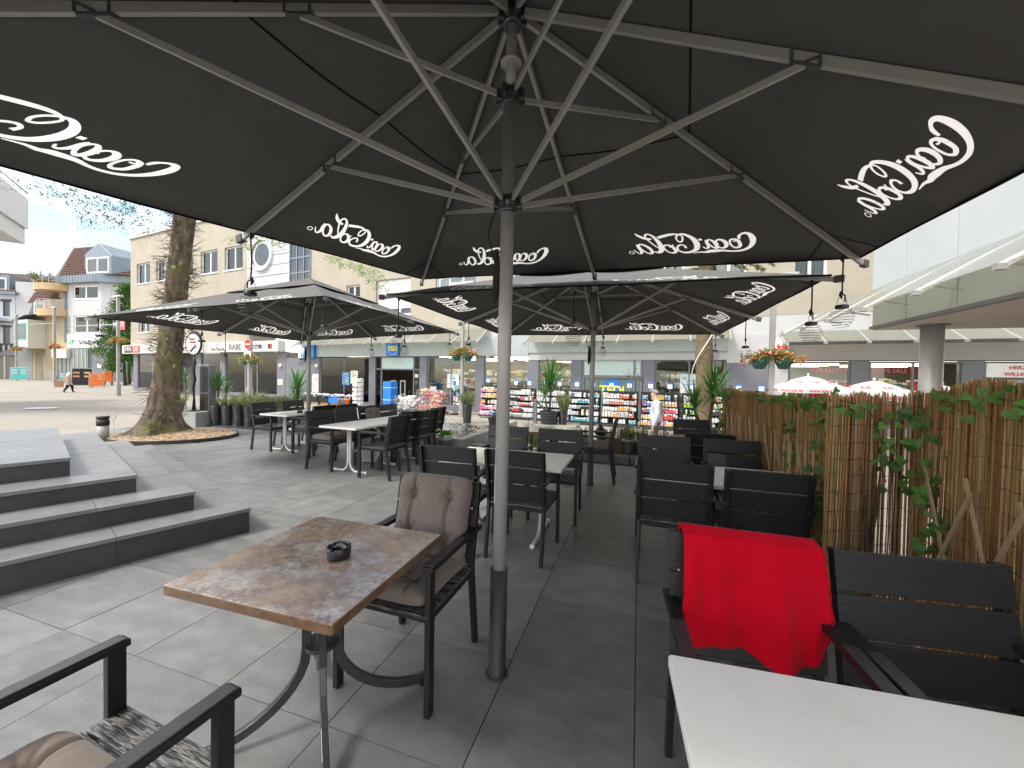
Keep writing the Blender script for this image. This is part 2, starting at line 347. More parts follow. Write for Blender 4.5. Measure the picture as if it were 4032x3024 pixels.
def part(mb, name, mats, parent=None, smooth=False, **k): return ob(name, mb.mesh(name, mats, smooth), parent, **k)
def thing(name, label, cat, loc=(0,0,0), rz=0., group=None):
    return ob(name, None, loc=loc, rot=(0,0,rz), label=label, cat=cat, group=group)
kids = {}
def copy_tree(o, parent=None, loc=None, rz=None, label=None, group=None):
    c = o.copy(); col.objects.link(c); c.parent = parent
    if loc is not None: c.location = loc
    if rz is not None: c.rotation_euler = (0,0,rz)
    if label: c['label'] = label
    if group: c['group'] = group
    for ch in list(o.children): copy_tree(ch, c)
    return c
def text_mesh(txt, size, mat, extrude=.006, align='CENTER', shear=0, sx=1., bold=0.):
    cu = bpy.data.curves.new('txt', 'FONT'); cu.body = txt; cu.size = size; cu.extrude = extrude; cu.align_x = align; cu.align_y = 'CENTER'; cu.shear = shear; cu.offset = bold; cu.resolution_u = 3
    t = bpy.data.objects.new('txt', cu); col.objects.link(t); dg = bpy.context.evaluated_depsgraph_get()
    me = bpy.data.meshes.new_from_object(t.evaluated_get(dg)); bpy.data.objects.remove(t); bpy.data.curves.remove(cu)
    for p in me.vertices: p.co.x *= sx
    me.materials.clear(); me.materials.append(MT[mat]); return me
RX90 = Matrix.Rotation(R(90), 4, 'X')
def lettering(txt, size, mat, parent, x, y, z, name='lettering', rot=None, **k):
    return ob(name, text_mesh(txt, size, mat, **k), parent, mtx=Matrix.Translation((x, y, z)) @ (rot or Matrix.Identity(4)) @ RX90)
U = Vector((math.cos(R(18)), -math.sin(R(18)), 0)); V = Vector((math.sin(R(18)), math.cos(R(18)), 0))
RZ = -R(18)
def sm(t): t = max(0., min(1., t)); return t*t*(3-2*t)
NF = Vector((math.sin(R(24)), math.cos(R(24)), 0)); TF = Vector((NF.y, -NF.x, 0))
def zs(x, y):
    dn = 19-(x*NF.x+y*NF.y)
    z = -.55+.49*sm((2.2-x)/2.4)*sm((dn-3)/6)*(1-.45*sm((-x-14)/16))
    z += .3*sm((-x-22)/30)*(1-sm((dn-3)/6)) + .06*sm((-x-40)/30)
    return z
def FP(s, off, z=None):
    p = NF*(19-off)+TF*s
    return (p.x, p.y, zs(p.x, p.y) if z is None else z)
FRZ = -R(24)
# ------------------------------------------------------------------ setting: street, terrace, steps
def axis(a, b, steps):
    out = [a]
    while out[-1] < b:
        x = out[-1]; st = steps(x); out.append(min(b, x+st))
    return out
xs = axis(-420, 420, lambda x: .8 if -14 < x < 10 else (3 if -90 < x < 40 else 30))
ys = axis(-60, 500, lambda y: .8 if 2 < y < 26 else (3 if -10 < y < 90 else 40))
m = MB(); W = len(xs)
m.add([(x, y, zs(x, y)) for y in ys for x in xs], [(j*W+i, j*W+i+1, (j+1)*W+i+1, (j+1)*W+i) for j in range(len(ys)-1) for i in range(W-1)])
part(m, 'street', 'paving', smooth=True, kind='structure', label='pale paved pedestrian street sloping past the shops')
POLY = [(-6.4,-1.6),(1.2,-1.6),(2.55,2.2),(3.8,6.1),(-.9,7.62),(-.95,7.5),(-2.9,8.1),(-2.7,8.75),(-5.2,9.65),(-9.7,11.1),(-9.9,8.0),(-6.6,7.2)]
def inside(x, y):
    r = False; n = len(POLY)
    for i in range(n):
        x1, y1 = POLY[i]; x2, y2 = POLY[(i+1) % n]
        if (y1 > y) != (y2 > y) and x < (x2-x1)*(y-y1)/(y2-y1)+x1: r = not r
    return r
floor = part(MB().prism(POLY, -.9, -.014), 'terrace_floor', 'joint', kind='structure', label='raised cafe terrace paved with dark grey square slabs')
S = .6085; g = .0045
tm = MB().bb(-(S-g)/2, (S-g)/2, -(S-g)/2, (S-g)/2, -.012, 0).mesh('tile', 'tile')
o0 = Vector((.02, 1.985, 0)); nt_ = 0
steps_c = [(-2.38,3.55),(-2.83,3.48),(-3.31,3.44),(-3.82,3.37)]
Bd = Vector((.63,.776,0)).normalized(); Ad = Vector((-.776,.63,0)).normalized()
for i in range(-22, 14):
    for j in range(-8, 20):
        p = o0+U*(S*(i+.5))+V*(S*(j+.5))
        if not inside(p.x, p.y): continue
        d = p-Vector((*steps_c[0], 0))
        if d.dot(Bd) < -.45 and d.dot(Ad) > .45 and d.dot(Ad) < 4: continue      # wholly under the steps
        if p.y < -.9: continue
        if (p.x+7.3)**2/1.1+(p.y-8.6)**2/.7 < .75: continue                       # tree pit
        t = ob('tile', tm, floor, loc=(p.x, p.y, rnd.uniform(-.0016, .0006)), rot=(rnd.uniform(-.0012,.0012), rnd.uniform(-.0012,.0012), RZ+rnd.choice((0, math.pi)))); nt_ += 1
print('tiles', nt_)
# steps: four plates, each with tread slabs and riser slabs
stairs = ob('steps', None, kind='structure', label='wide dark grey stone steps rising beside the terrace')
tops = [.22,.385,.535,.695]; bots = [0,.22,.385,.535]; depth = [4.67,3.95,3.2,2.64]
for k, (cx, cy) in enumerate(steps_c):
    c0 = Vector((cx, cy, 0)); Lb = 4.2; t0, t1 = bots[k], tops[k]
    T = Matrix.Translation(c0) @ Matrix((Bd, Ad, Vector((0,0,1)))).transposed().to_4x4()
    part(MB(T).bb(-Lb, -.012, .012, depth[k]-.012, -.3 if k == 0 else t0-.04, t1-.032), 'core', 'riser', stairs)
    x = 0; n = 0
    while x < Lb-.05:                                   # riser slabs
        wd = (.86,1.2,1.2,1.2,1.2)[n] if k % 2 == 0 else (.6,1.2,1.2,1.2,1.2)[n]; x2 = min(Lb, x+wd)
        part(MB(T).bb(-x2+.001, -x-.0005, -.006, .012, t0+.001, t1-.032), 'riser_slab', 'riser', stairs)
        part(MB(T).bb(-x2+.0012, -x+.008 if x == 0 else -x-.0012, -.016, .30, t1-.03, t1+rnd.uniform(-.001,.001)), 'tread_slab', 'tread', stairs, bevel=.002)
        x = x2; n += 1
    for a in range(int((depth[k]-.3)/.6)+1):            # slabs of the platform behind the nosing
        y0 = .305+a*.605; y1 = min(depth[k], y0+.6)
        if y1-y0 < .08: continue
        for b in range(4):
            if k < 3 and b > 1: break
            part(MB(T).bb(-.61*(b+1)*1.9+.0025, -.61*b*1.9+(.008 if b == 0 else -.0025), y0, y1, t1-.03, t1+rnd.uniform(-.0015,.001)), 'tread_slab', 'tread', stairs)
    part(MB(T).bb(-.012, .004, .012, depth[k], t0, t1-.031), 'riser_slab', 'riser', stairs)
# kerb and planting bed along the street side
kb = ob('planting_bed', None, kind='structure', label='low kerbed planting bed along the street edge of the terrace')
k0 = Vector((3.9,6.08,0)); 
for n in range(5):
    a = k0-U*(n*.98); b = k0-U*(n*.98+.97)
    part(MB().beam((a.x,a.y,.065), (b.x,b.y,.065), .16, .15), 'kerb_stone', 'kerb', kb, bevel=.012)
a = k0+V*.08; b = k0-U*4.85+V*.08
part(MB().prism([(a.x,a.y),(b.x,b.y),((b+V*.75).x,(b+V*.75).y),((a+V*.75).x,(a+V*.75).y)][::-1], -.7, .09), 'soil', 'soil', kb)
part(MB().beam((a+V*.8)[:2]+(-.2,), (b+V*.8)[:2]+(-.2,), .1, .66), 'kerb_stone', 'concrete', kb)
kb['kind'] = 'structure'
# dark kerb strip under the plant pots
part(MB().beam((-9.3,10.83,.0), (-2.55,8.68,.0), .18, .06), 'kerb_strip', 'riser', kind='structure')
# fountain basin
fb = thing('fountain_basin', 'low concrete fountain basin with dark splashing water behind the chairs', 'fountain')
c1 = Vector((-.92,7.46,0)); wid, dep, zr = 2.35, 3.5, .24
def bpt(u, v): p = c1-U*u+V*v; return (p.x, p.y)
T = Matrix.Translation(c1) @ Matrix((-U, V, Vector((0,0,1)))).transposed().to_4x4()
for nm, q in (('rim', (0,wid,0,.16)), ('rim', (0,.16,.163,dep)), ('rim', (wid-.16,wid,.163,dep))):
    part(MB(T).bb(q[0], q[1], q[2], q[3], -.9, zr), nm, 'concrete', fb, bevel=.012)
part(MB(T).bb(.165,wid-.165,.165,dep-.01,-.9,-.35), 'basin_floor', 'riser', fb)
part(MB(T).bb(0,wid,dep+.003,dep+.2,-.9,-.02), 'rim', 'concrete', fb, bevel=.01)
mw = MB(T); 
mw.grid(lambda a, b: (.163+a*(wid-.326), .165+b*(dep-.175), .06+.012*math.sin(a*31+b*9)+.012*math.sin(b*37-a*13)+.014*rnd.random()), 40, 56)
part(mw, 'water', 'water', fb, smooth=True)
md = MB(T)
for i in range(900):
    r_ = abs(rnd.gauss(0, .36)); a_ = rnd.uniform(0, 6.28); u_ = 1.45+r_*math.cos(a_)*.9; v_ = 2.0+r_*math.sin(a_)*1.3
    if not (.2 < u_ < wid-.2 and .2 < v_ < dep-.1): continue
    hh = .075+max(0, .42-r_*.55)*rnd.random()**2
    s_ = rnd.uniform(.004, .011); q = Vector((u_, v_, hh))
    md.add([q+Vector((s_,0,0)), q+Vector((-s_,0,0)), q+Vector((0,s_,0)), q+Vector((0,-s_,0)), q+Vector((0,0,s_*1.6)), q+Vector((0,0,-s_*1.6))], [(0,2,4),(2,1,4),(1,3,4),(3,0,4),(2,0,5),(1,2,5),(3,1,5),(0,3,5)])
part(md, 'splash_drops', 'drops', fb, kind='stuff')
# platform behind the basin
a = bpt(-1.4, dep+.2); b = bpt(wid+2.2, dep+.2)
pd = Vector((a[0], a[1], 0)); pe = Vector((b[0], b[1], 0))
part(MB().prism([(p.x, p.y) for p in (pd, pd+V*2.2, pe+V*2.2, pe)][::-1], -.8, -.022), 'platform', 'paving', kind='structure')
# tree pit
pit = ob('tree_pit', None, kind='structure', label='oval bark mulch bed with steel edging round the tree')
PC = Vector((-7.35,8.55,0))
def pitp(t, s=1., z=0): return (PC.x+math.cos(t)*1.18*s, PC.y+math.sin(t)*.95*s, z)
n = 48
m = MB()
for i in range(n):
    t0, t1 = 2*math.pi*i/n, 2*math.pi*(i+1)/n
    A, B_ = pitp(t0, 1.02), pitp(t1, 1.02); C_, D_ = pitp(t0, .985), pitp(t1, .985); h = .07
    m.add([A, B_, (*B_[:2], h), (*A[:2], h), (*C_[:2], h), (*D_[:2], h), C_, D_], [(0,1,2,3),(3,2,5,4),(4,5,7,6)])
part(m, 'edging', 'sleeve', pit)
m = MB(); m.grid(lambda a, b: (*pitp(a*2*math.pi, .99*b)[:2], .055+.09*(1-b)+.02*rnd.random()), 60, 14); part(m, 'mulch', 'mulch', pit, smooth=False)
mc = MB()
for i in range(700):
    t = rnd.uniform(0, 6.28); s_ = math.sqrt(rnd.random())*.95; p = Vector(pitp(t, s_, .075+.09*(1-s_)))
    rot = Matrix.Rotation(rnd.uniform(0, 6.28), 3, 'Z') @ Matrix.Rotation(rnd.uniform(-.6,.6), 3, 'X')
    q = rnd.uniform(.25, .6); mc.cur = (q*1.1, q*.8, q*.5); mc.box(p, (rnd.uniform(.02,.05), rnd.uniform(.01,.025), .006), rot)
part(mc, 'bark_chips', 'goods', pit, kind='stuff')
# ------------------------------------------------------------------ parasols
def catmull(P, n=8):
    out = []
    for i in range(len(P)-1):
        p0, p1, p2, p3 = P[max(i-1,0)], P[i], P[i+1], P[min(i+2, len(P)-1)]
        for k in range(n):
            t = k/n; out.append(tuple(.5*((2*b)+(-a+c)*t+(2*a-5*b+4*c-d)*t*t+(-a+3*b-3*c+d)*t**3) for a, b, c, d in zip(p0, p1, p2, p3)))
    out.append(P[-1]); return out
STROKES = [  # mirrored drawing of the script lettering as it shows from below: x, y (down), width
 [(700,297,9),(704,280,13),(718,268,9),(738,265,12),(756,278,20),(762,308,26),(752,342,22),(728,368,15),(695,380,12),(655,377,10),(620,365,10),(585,347,14),(548,336,19),(520,330,19),(500,330,13),(470,319,8),(430,315,3)],
 [(516,330,10),(502,338,3)],
 [(690,322,17),(684,345,14),(662,352,10),(646,335,9),(645,305,9),(656,287,8),(674,288,10),(688,305,16),(690,322,17)],
 [(690,292,7),(676,304,6),(662,300,6)],
 [(584,292,12),(580,277,10),(594,264,8),(612,270,14),(625,293,20),(619,320,16),(600,330,10),(584,322,8),(574,306,6)],
 [(572,312,16),(562,318,12),(548,300,9),(540,270,8),(545,250,8),(560,250,9),(572,272,16),(575,296,18),(572,312,16)],
 [(543,246,14),(536,262,15),(533,288,14),(522,303,9),(510,300,7),(503,284,5)],
 [(522,232,12),(505,228,12)],
 [(412,262,12),(416,245,9),(402,230,9),(380,234,9),(366,254,10),(372,280,11),(396,297,13),(430,300,14),(462,288,20),(481,258,26),(484,222,25),(472,188,19),(450,162,13),(428,156,8),(408,166,8),(398,186,8),(404,207,8),(420,206,8),(434,186,8),(436,168,7),(420,152,9),(395,142,12),(360,138,15),(310,138,15)],
 [(352,246,18),(346,270,15),(324,276,11),(304,258,9),(298,226,9),(308,206,9),(328,206,10),(345,222,15),(352,246,18)],
 [(360,214,6),(346,226,6),(330,222,6)],
 [(210,66,4),(216,86,14),(232,110,17),(252,126,15),(272,134,8)],
 [(232,232,8),(248,246,14),(272,236,22),(290,206,24),(296,160,20),(290,118,13),(274,96,9),(258,96,9),(248,112,9),(250,142,8),(262,190,7),(278,226,6)],
 [(222,208,17),(214,236,14),(194,238,10),(178,216,9),(170,178,9),(178,152,9),(196,154,11),(214,178,16),(222,208,17)],
 [(172,148,15),(164,170,15),(160,204,15),(146,222,10),(132,214,7),(124,180,5)],
]
def base_y(px): return 357+(px-690)*.25
def logo_tris():
    vs, fs = [], []
    def strip(P):
        o = len(vs); C = catmull([(770-x, base_y(x)-y, w) for x, y, w in P], 5)
        for i, (x, y, w) in enumerate(C):
            a = C[max(i-1,0)]; b = C[min(i+1, len(C)-1)]; dx, dy = b[0]-a[0], b[1]-a[1]; l = math.hypot(dx, dy) or 1; w = max(w*.58, 1)
            vs.append((x-dy/l*w, y+dx/l*w)); vs.append((x+dy/l*w, y-dx/l*w))
        for i in range(len(C)-1): fs.append((o+2*i, o+2*i+1, o+2*i+3, o+2*i+2))
    for P in STROKES: strip(P)
    strip([(97+15*math.cos(t*.6283), 198+12*math.sin(t*.6283), 3.5) for t in range(11)])
    return vs, fs
LV, LF = logo_tris()
LW = 690.
import numpy as np
from mathutils.geometry import delaunay_2d_cdt
CUT = {}
def panel_cut(half, ctr):
    key = (round(half, 3), ctr)
    if key in CUT: return CUT[key]
    # 2-D panel: apex (0, half), edge y = 0 from -half/2 to half/2
    h2 = half/2; P = [(-h2, 0.), (h2, 0.), (.003, half*.995), (-.003, half*.995)]; F = [[0,1,2,3]]
    for j in range(13):
        y = half*j/13; wv = h2-(h2-.003)*y/(.995*half)
        for i in range(1, 10):
            P.append((wv*(2*i/10-1), y+1e-4))
    sc_ = .94/LW; o = len(P); x0 = (ctr-.5)*half
    P += [(x0+(x-LW/2)*sc_, .2+y*sc_) for (x, y) in LV]; F += [[a+o for a in f] for f in LF]
    v, e, f, ov, oe, of = delaunay_2d_cdt([Vector(p) for p in P], [], F, 1, 1e-5, False)
    V2 = np.array([tuple(q) for q in v]); ct = np.array([V2[list(q)].mean(0) for q in f]); ins = np.zeros(len(f), bool); PP = np.array(P)
    for q in F[1:]:
        for tri in ((q[0],q[1],q[2]), (q[0],q[2],q[3])):
            a, b, c = PP[list(tri)]; d1 = (b[0]-a[0])*(ct[:,1]-a[1])-(b[1]-a[1])*(ct[:,0]-a[0]); d2 = (c[0]-b[0])*(ct[:,1]-b[1])-(c[1]-b[1])*(ct[:,0]-b[0]); d3 = (a[0]-c[0])*(ct[:,1]-c[1])-(a[1]-c[1])*(ct[:,0]-c[0])
            ins |= ((d1 >= 0) & (d2 >= 0) & (d3 >= 0)) | ((d1 <= 0) & (d2 <= 0) & (d3 <= 0))
    res = ([tuple(q) for q in v], [tuple(q) for q in f], ins.tolist()); CUT[key] = res; return res
def parasol(label, base, rz, e, tx, ty, apex, half, ztop_r, ring_r, lean=(0,0), runner=2.3, ring=2.82, poler=.033, sleeve=.52, ctrs={}):
    root = thing('parasol', label, 'parasol', (base[0], base[1], 0), rz, None)
    lx, ly = lean
    def edge(i, j): return Vector((half*i, half*j, e+tx*i+ty*j))
    top = Vector((lx, ly, apex))
    ring8 = [(-1,-1),(0,-1),(1,-1),(1,0),(1,1),(0,1),(-1,1),(-1,0)]
    # canopy: eight fabric panels with a little sag between the ribs
    def panel(a, b, n=10):
        A, B = edge(*a), edge(*b)
        def fn(t, r):
            q = A.lerp(B, t); q = top.lerp(q, .012+.988*r)
            q = q+Vector((0,0,-.022*math.sin(math.pi*t)*math.sin(math.pi*min(1, r*1.02))+.006*math.sin(r*23+t*5)*r*math.sin(math.pi*t))); return q
        return fn
    fns = [panel(ring8[k], ring8[(k+1) % 8]) for k in range(8)]
    # fabric with the printed letters let into it, so daylight shines through the print
    mc = MB()
    for k in range(8):
        P2, out, isl = panel_cut(half, ctrs.get(k, .5)); fn = fns[k]; vs = []
        for (x, y) in P2:
            r = max(0., 1-y/half); xr = half/2-(half/2-.003)*y/(.995*half); t = x/(2*max(xr, .0029))+.5; vs.append(fn(max(0, min(1, t)), r))
        mc.m = 0; mc.add(vs, [f for f, q in zip(out, isl) if not q]); mc.m = 1; mc.add(vs, [f for f, q in zip(out, isl) if q])
    cn = part(mc, 'canopy', ['fabric', 'print'], root, smooth=True)
    # hems and seams
    mh = MB()
    for k in range(8):
        pts = [fns[k](t/10, 1.0) for t in range(11)]; mh.tube(pts, .007, 6)
    part(mh, 'hem', 'fabric_seam', cn)
    for k in range(8):
        pts = [fns[k](.02+.96*t/10, .40)-Vector((0,0,.004)) for t in range(11)]; part(MB().tube(pts, .004, 5), 'seam', 'fabric_seam', cn)
        a = ring8[k]
        if a[0] and a[1]:
            for fn, r0 in ((fns[k], 0), (fns[k-1], 1)):
                p, q = fn(0 if r0 == 0 else 1, .86), fn(.16 if r0 == 0 else .84, 1.)
                dz = Vector((0,0,-.003)); part(MB().tube([p+dz, p.lerp(q,.5)+dz-Vector((0,0,.002)), q+dz], .0028, 5), 'seam', 'fabric_seam', cn)
    # vent cap on top
    mv = MB()
    for k in range(8):
        A, B = edge(*ring8[k]), edge(*ring8[(k+1) % 8])
        mv.grid(lambda t, r: top.lerp(A.lerp(B, t), .43*r)+Vector((0,0,.022-.006*r)), 4, 3)
    part(mv, 'vent_cap', 'fabric', cn, smooth=True)
    # ribs, struts, hubs
    for k, (i, j) in enumerate(ring8):
        E_ = edge(i, j); d = (E_-top); dn = d.normalized(); n_ = Vector((0,0,1)); corner = bool(i and j)
        off = Vector((0,0,-.03))
        p0 = top+dn*.07+off; p1 = E_+dn*.035+off
        rb = part(MB().beam(p0, p1, .02, .036), 'rib', 'alu', root)
        part(MB().beam(p1-dn*.012, p1+dn*.045+Vector((0,0,.012)), .034, .05), 'rib_end', 'alu_dark', rb)
        fr = .545 if corner else .60
        j0 = top+d*fr+off*1.7; rn = Vector((lx*runner/apex+.05*i, ly*runner/apex+.05*j, runner))
        if corner: rn = Vector((lx*runner/apex+.04*i, ly*runner/apex+.04*j, runner))
        st = part(MB().beam(rn, j0, .014, .025), 'strut', 'alu', root)
        mb = MB(); mb.beam(j0-dn*.05+Vector((0,0,-.004)), j0+dn*.055+Vector((0,0,-.004)), .03, .008); mb.beam(j0-dn*.045, j0-dn*.045+Vector((0,0,.035)), .034, .01); mb.beam(j0+dn*.05, j0+dn*.05+Vector((0,0,.035)), .034, .01); mb.beam(j0, j0+dn*.05+Vector((0,0,.03)), .034, .008)
        part(mb, 'bracket', 'alu_dark', st)
        if corner:
            j1 = top+d*.325+off*1.7; rr = Vector((lx*ring/apex+.04*i, ly*ring/apex+.04*j, ring))
            st = part(MB().beam(rr, j1, .014, .025), 'strut', 'alu', root)
            mb = MB(); mb.beam(j1-dn*.05, j1+dn*.055, .03, .008); mb.beam(j1-dn*.045, j1-dn*.045+Vector((0,0,.035)), .034, .01); mb.beam(j1+dn*.05, j1+dn*.05+Vector((0,0,.035)), .034, .01)
            part(mb, 'bracket', 'alu_dark', st)
    def at(z): return Vector((lx*z/apex, ly*z/apex, z))
    part(MB().tube([at(sleeve-.05), at(ring)], poler, 28), 'pole', 'alu', root, smooth=True)
    part(MB().tube([at(ring), at(apex-.02)], poler*.78, 24), 'pole', 'alu', root, smooth=True)
    part(MB().tube([at(.0), at(.012), at(sleeve)], [poler*1.62, poler*1.27, poler*1.27], 28), 'ground_sleeve', 'sleeve', root, smooth=True)
    mb = MB(); mb.lathe([(poler*1.75,.001),(poler*1.65,.004),(poler*1.2,.006)], 20); part(mb, 'base_ring', 'rust', root)
    for z, rr in ((runner, .06), (ring, .062), (apex-.06, .066)):
        h = MB(); p = at(z); h.lathe([(poler*1.02,-.045),(poler*1.35,-.04),(poler*1.4,-.02),(poler*1.6,0),(poler*1.4,.03),(poler*1.02,.035)], 24, p)
        for k in range(8):
            t = k*math.pi/4; q = p+Vector((math.cos(t)*(poler+.02), math.sin(t)*(poler+.02), 0)); h.box(q, (.04,.022,.05), Matrix.Rotation(t, 3, 'Z'))
        part(h, 'hub', 'hub', root, bevel=.003)
    h = MB(); p = at(ring+.17); h.lathe([(poler*.8,-.012),(poler*1.55,-.012),(poler*1.6,-.004),(poler*1.2,.008),(poler*.8,.01)], 24, p); part(h, 'collar', 'alu', root, smooth=True)
    # pull cord bundle below the runner
    p = at(runner)+Vector((-.055,-.02,-.02)); q = at(runner-.62)+Vector((-.05,-.03,0))
    mb = MB(); mb.tube([p, p+Vector((-.035,-.01,-.12)), p+Vector((.0,-.005,-.26)), p+Vector((.005,0,-.4))], .004, 6); mb.tube([p+Vector((.01,0,-.2)), p+Vector((.012,0,-.3)), p+Vector((.006,0,-.42)), p+Vector((.0,0,-.47))], [.008,.02,.017,.002], 8)
    part(mb, 'pull_cord', 'rope', root)
    if poler > .03:
        part(MB().tube([at(1.12)+Vector((.0,-poler,0)), at(1.12)+Vector((0,-poler-.006,0))], .006, 8), 'bolt', 'steel', root)
    return root, edge, fns
P1 = (-.05,1.893); 
par1, ed1, _ = parasol('black parasol over the brown marbled table, its grey pole standing right beside it', P1, R(-24), 2.33, -.088, .135, 3.27, 1.96, 0, 0, lean=(.0,.05), ctrs={7:.6, 6:.55, 4:.53, 3:.43})
par2, ed2, _ = parasol('black parasol over the long row of joined white tables', (-3.49,6.71), R(-14.1), 2.26, .078, .013, 3.06, 1.9, 0, 0, runner=2.13, ring=2.62)
par3, ed3, _ = parasol('black parasol between the fountain basin and the reed fence, its pole behind the brown table', (1.09,5.325), R(-17.1), 2.262, -.016, -.009, 2.98, 1.92, 0, 0, runner=2.12, ring=2.58)
for p_ in (par1, par2, par3): p_['group'] = 'black terrace parasols'
# sticker wrapped round part of the near pole
mb = MB(); n = 8
for i in range(n):
    t0, t1 = R(165+70*i/n), R(165+70*(i+1)/n); r_ = .0342
    mb.add([(r_*math.cos(t0), r_*math.sin(t0)+.014, .84), (r_*math.cos(t1), r_*math.sin(t1)+.014, .84), (r_*math.cos(t1), r_*math.sin(t1)+.017, 1.03), (r_*math.cos(t0), r_*math.sin(t0)+.017, 1.03)], [(0,1,2,3)])
part(mb, 'sticker', 'mint', par1)

# ------------------------------------------------------------------ hanging wire lanterns
def lantern_mesh():
    res = []
    mb = MB(); mb.lathe([(.036,0),(.04,.004),(.04,.02),(.036,.026)], 18, (0,0,-.01)); res.append(('cap', 'black_plastic', mb.mesh('cap', 'black_plastic')))
    mb = MB(); mb.tube([(.036*math.cos(t), 0, .016+.075*math.sin(t)) for t in [math.pi*i/14 for i in range(15)]], .0018, 5); res.append(('handle', 'wire', mb.mesh('handle', 'wire', True)))
    mb = MB(); pts = []
    for i in range(7*18+1):
        f = i/(7*18); t = f*7*2*math.pi; r = .03+.043*math.sin(math.pi*min(1, (.12+.88*f)))**.8; pts.append((r*math.cos(t), r*math.sin(t), -.012-.135*f))
    mb.tube(pts, .0016, 4); res.append(('spiral', 'wire', mb.mesh('spiral', 'wire', True)))
    return res
LM = lantern_mesh()
def lantern(at, rope, label, tilt=0, short=False):
    x, y, z = at
    t = thing('hanging_lantern', label, 'lantern', (x, y, z-rope-.1), rnd.uniform(0, 6), 'wire spiral lanterns hung from the parasol ribs')
    for nm, mt, me in LM: ob(nm, me, t)
    mb = MB(); mb.tube([(0,0,.088), (.006,.004,.1+rope*.3), (0,0,.1+rope)], .0055, 6); mb.tube([(.004,0,.06),(.012,0,.09),(.006,0,.115)], [.004,.013,.008], 6); mb.tube([(0,0,.07+rope),(.01,0,.095+rope),(0,0,.125+rope)], [.006,.015,.008], 6); mb.tube([(.004,0,.1),(-.018,.004,.085),(-.02,0,.04)], .005, 5)
    part(mb, 'rope', 'rope', t)
def hang(base, rz, ed, i, j, rope, label, fr=.955):
    q = Matrix.Rotation(rz, 3, 'Z') @ Vector(ed(i, j)*fr); z = ed(i, j).z+.02
    lantern((base[0]+q.x, base[1]+q.y, z-.05), rope, label)
hang(P1, R(-24), ed1, -1, 0, .3, 'wire spiral lantern on a knotted black rope beside the thorny tree trunk', .97)
hang(P1, R(-24), ed1, 1, 1, .25, 'wire spiral lantern hanging in front of the glass canopy above the reed fence', .93)
lab = 'small wire lantern hanging from the parasol over the joined tables, '
for (i, j), r_, w_ in [((-1,-1),.12,'corner toward the lamp posts'), ((0,-1),.28,'rim facing the thorny tree'), ((1,-1),.2,'corner facing the steps'), ((1,0),.3,'rim facing the brown table'), ((1,1),.12,'corner by the fountain'), ((0,1),.16,'rim facing the blue signs'), ((-1,1),.3,'corner facing the house door'), ((-1,0),.3,'rim above the herb pots')]: hang((-3.49,6.71), R(-14.1), ed2, i, j, r_, lab+w_)
lab = 'small wire lantern hanging from the parasol near the fence, '
for (i, j), r_, w_ in [((-1,-1),.3,'corner over the joined tables'), ((0,-1),.25,'rim over the white table'), ((1,-1),.22,'corner above the reed fence'), ((1,0),.25,'rim above the trellis'), ((1,1),.16,'corner by the ringed trunk'), ((0,1),.12,'rim facing the goods racks'), ((-1,0),.22,'rim above the fountain')]: hang((1.09,5.325), R(-17.1), ed3, i, j, r_, lab+w_)
# ------------------------------------------------------------------ chairs
def make_chair():
    t = thing('armchair', 'x', 'chair', (0,0,0), 0, 'black slatted terrace armchairs')
    w = .232
    for s in (-1, 1):
        part(MB().path([(s*w,-.27,0),(s*w,-.225,.3),(s*w,-.205,.44),(s*w,-.225,.56),(s*w,-.285,.875)], .024, .042, (1,0,0)), 'leg', 'chair_frame', t, bevel=.003)
        part(MB().path([(s*(w+.008),.235,0),(s*(w+.008),.235,.632)], .026, .044, (1,0,0)), 'leg', 'chair_frame', t, bevel=.003)
        a = part(MB().box((s*(w+.012),.0,.642), (.05,.53,.022)), 'armrest', 'chair_frame', t, bevel=.005)
        mp_ = MB(); mp_.box((s*(w+.012),.1,.6555), (.044,.31,.006)); part(mp_, 'arm_plank', 'arm_plank', a, bevel=.002)
        part(MB().box((s*(w-.004),0,.412), (.022,.46,.034)), 'side_rail', 'chair_frame', t, bevel=.003)
    part(MB().box((0,.222,.408), (.44,.022,.03)), 'front_rail', 'chair_frame', t, bevel=.003)
    part(MB().box((0,-.2,.408), (.44,.022,.03)), 'rear_rail', 'chair_frame', t, bevel=.003)
    for k in range(5): part(MB().box((0,-.175+k*.098,.437), (.486,.091,.013)), 'seat_slat', 'seat_plank', t, bevel=.002)
    lean = math.atan2(.06,.315)
    for k in range(3):
        z = .532+k*.14; y = -.205-.02-(z-.56)*.19+.024
        part(MB().box((0,y,z), (.5,.016,.132), Matrix.Rotation(lean, 3, 'X')), 'back_slat', 'chair_plank', t, bevel=.003)
    return t
proto = make_chair(); first = [True]
def chair(top, face, label, wob=0.):
    f = Vector((face[0], face[1], 0)).normalized(); p = Vector((top[0], top[1], 0))+f*.27; rz = math.atan2(f.y, f.x)-math.pi/2+R(wob)
    if first[0]: o = proto; o.location = p; o.rotation_euler = (0,0,rz); o['label'] = label; first[0] = False
    else: o = copy_tree(proto, None, p, rz, label)
    return p, rz, o
u2 = Vector((.93,-.36,0)); vT = (.31,.95)
uu = (U.x, U.y); mu = (-U.x, -U.y); vv = (V.x, V.y); mv = (-V.x, -V.y)
cA = chair((-.40,2.205), (-.32,-.95), 'black armchair with taupe seat and back cushions at the brown table')
cB = chair((-1.12,.585), (.36,.93), 'black armchair with grained seat planks facing the brown table, half cut off')
chair((-.53,3.19), vv, 'black armchair tucked under the white table, between parasol pole and steps', 2)
chair((.035,3.045), vv, 'black armchair right behind the grey parasol pole, tucked under a white table', -2)
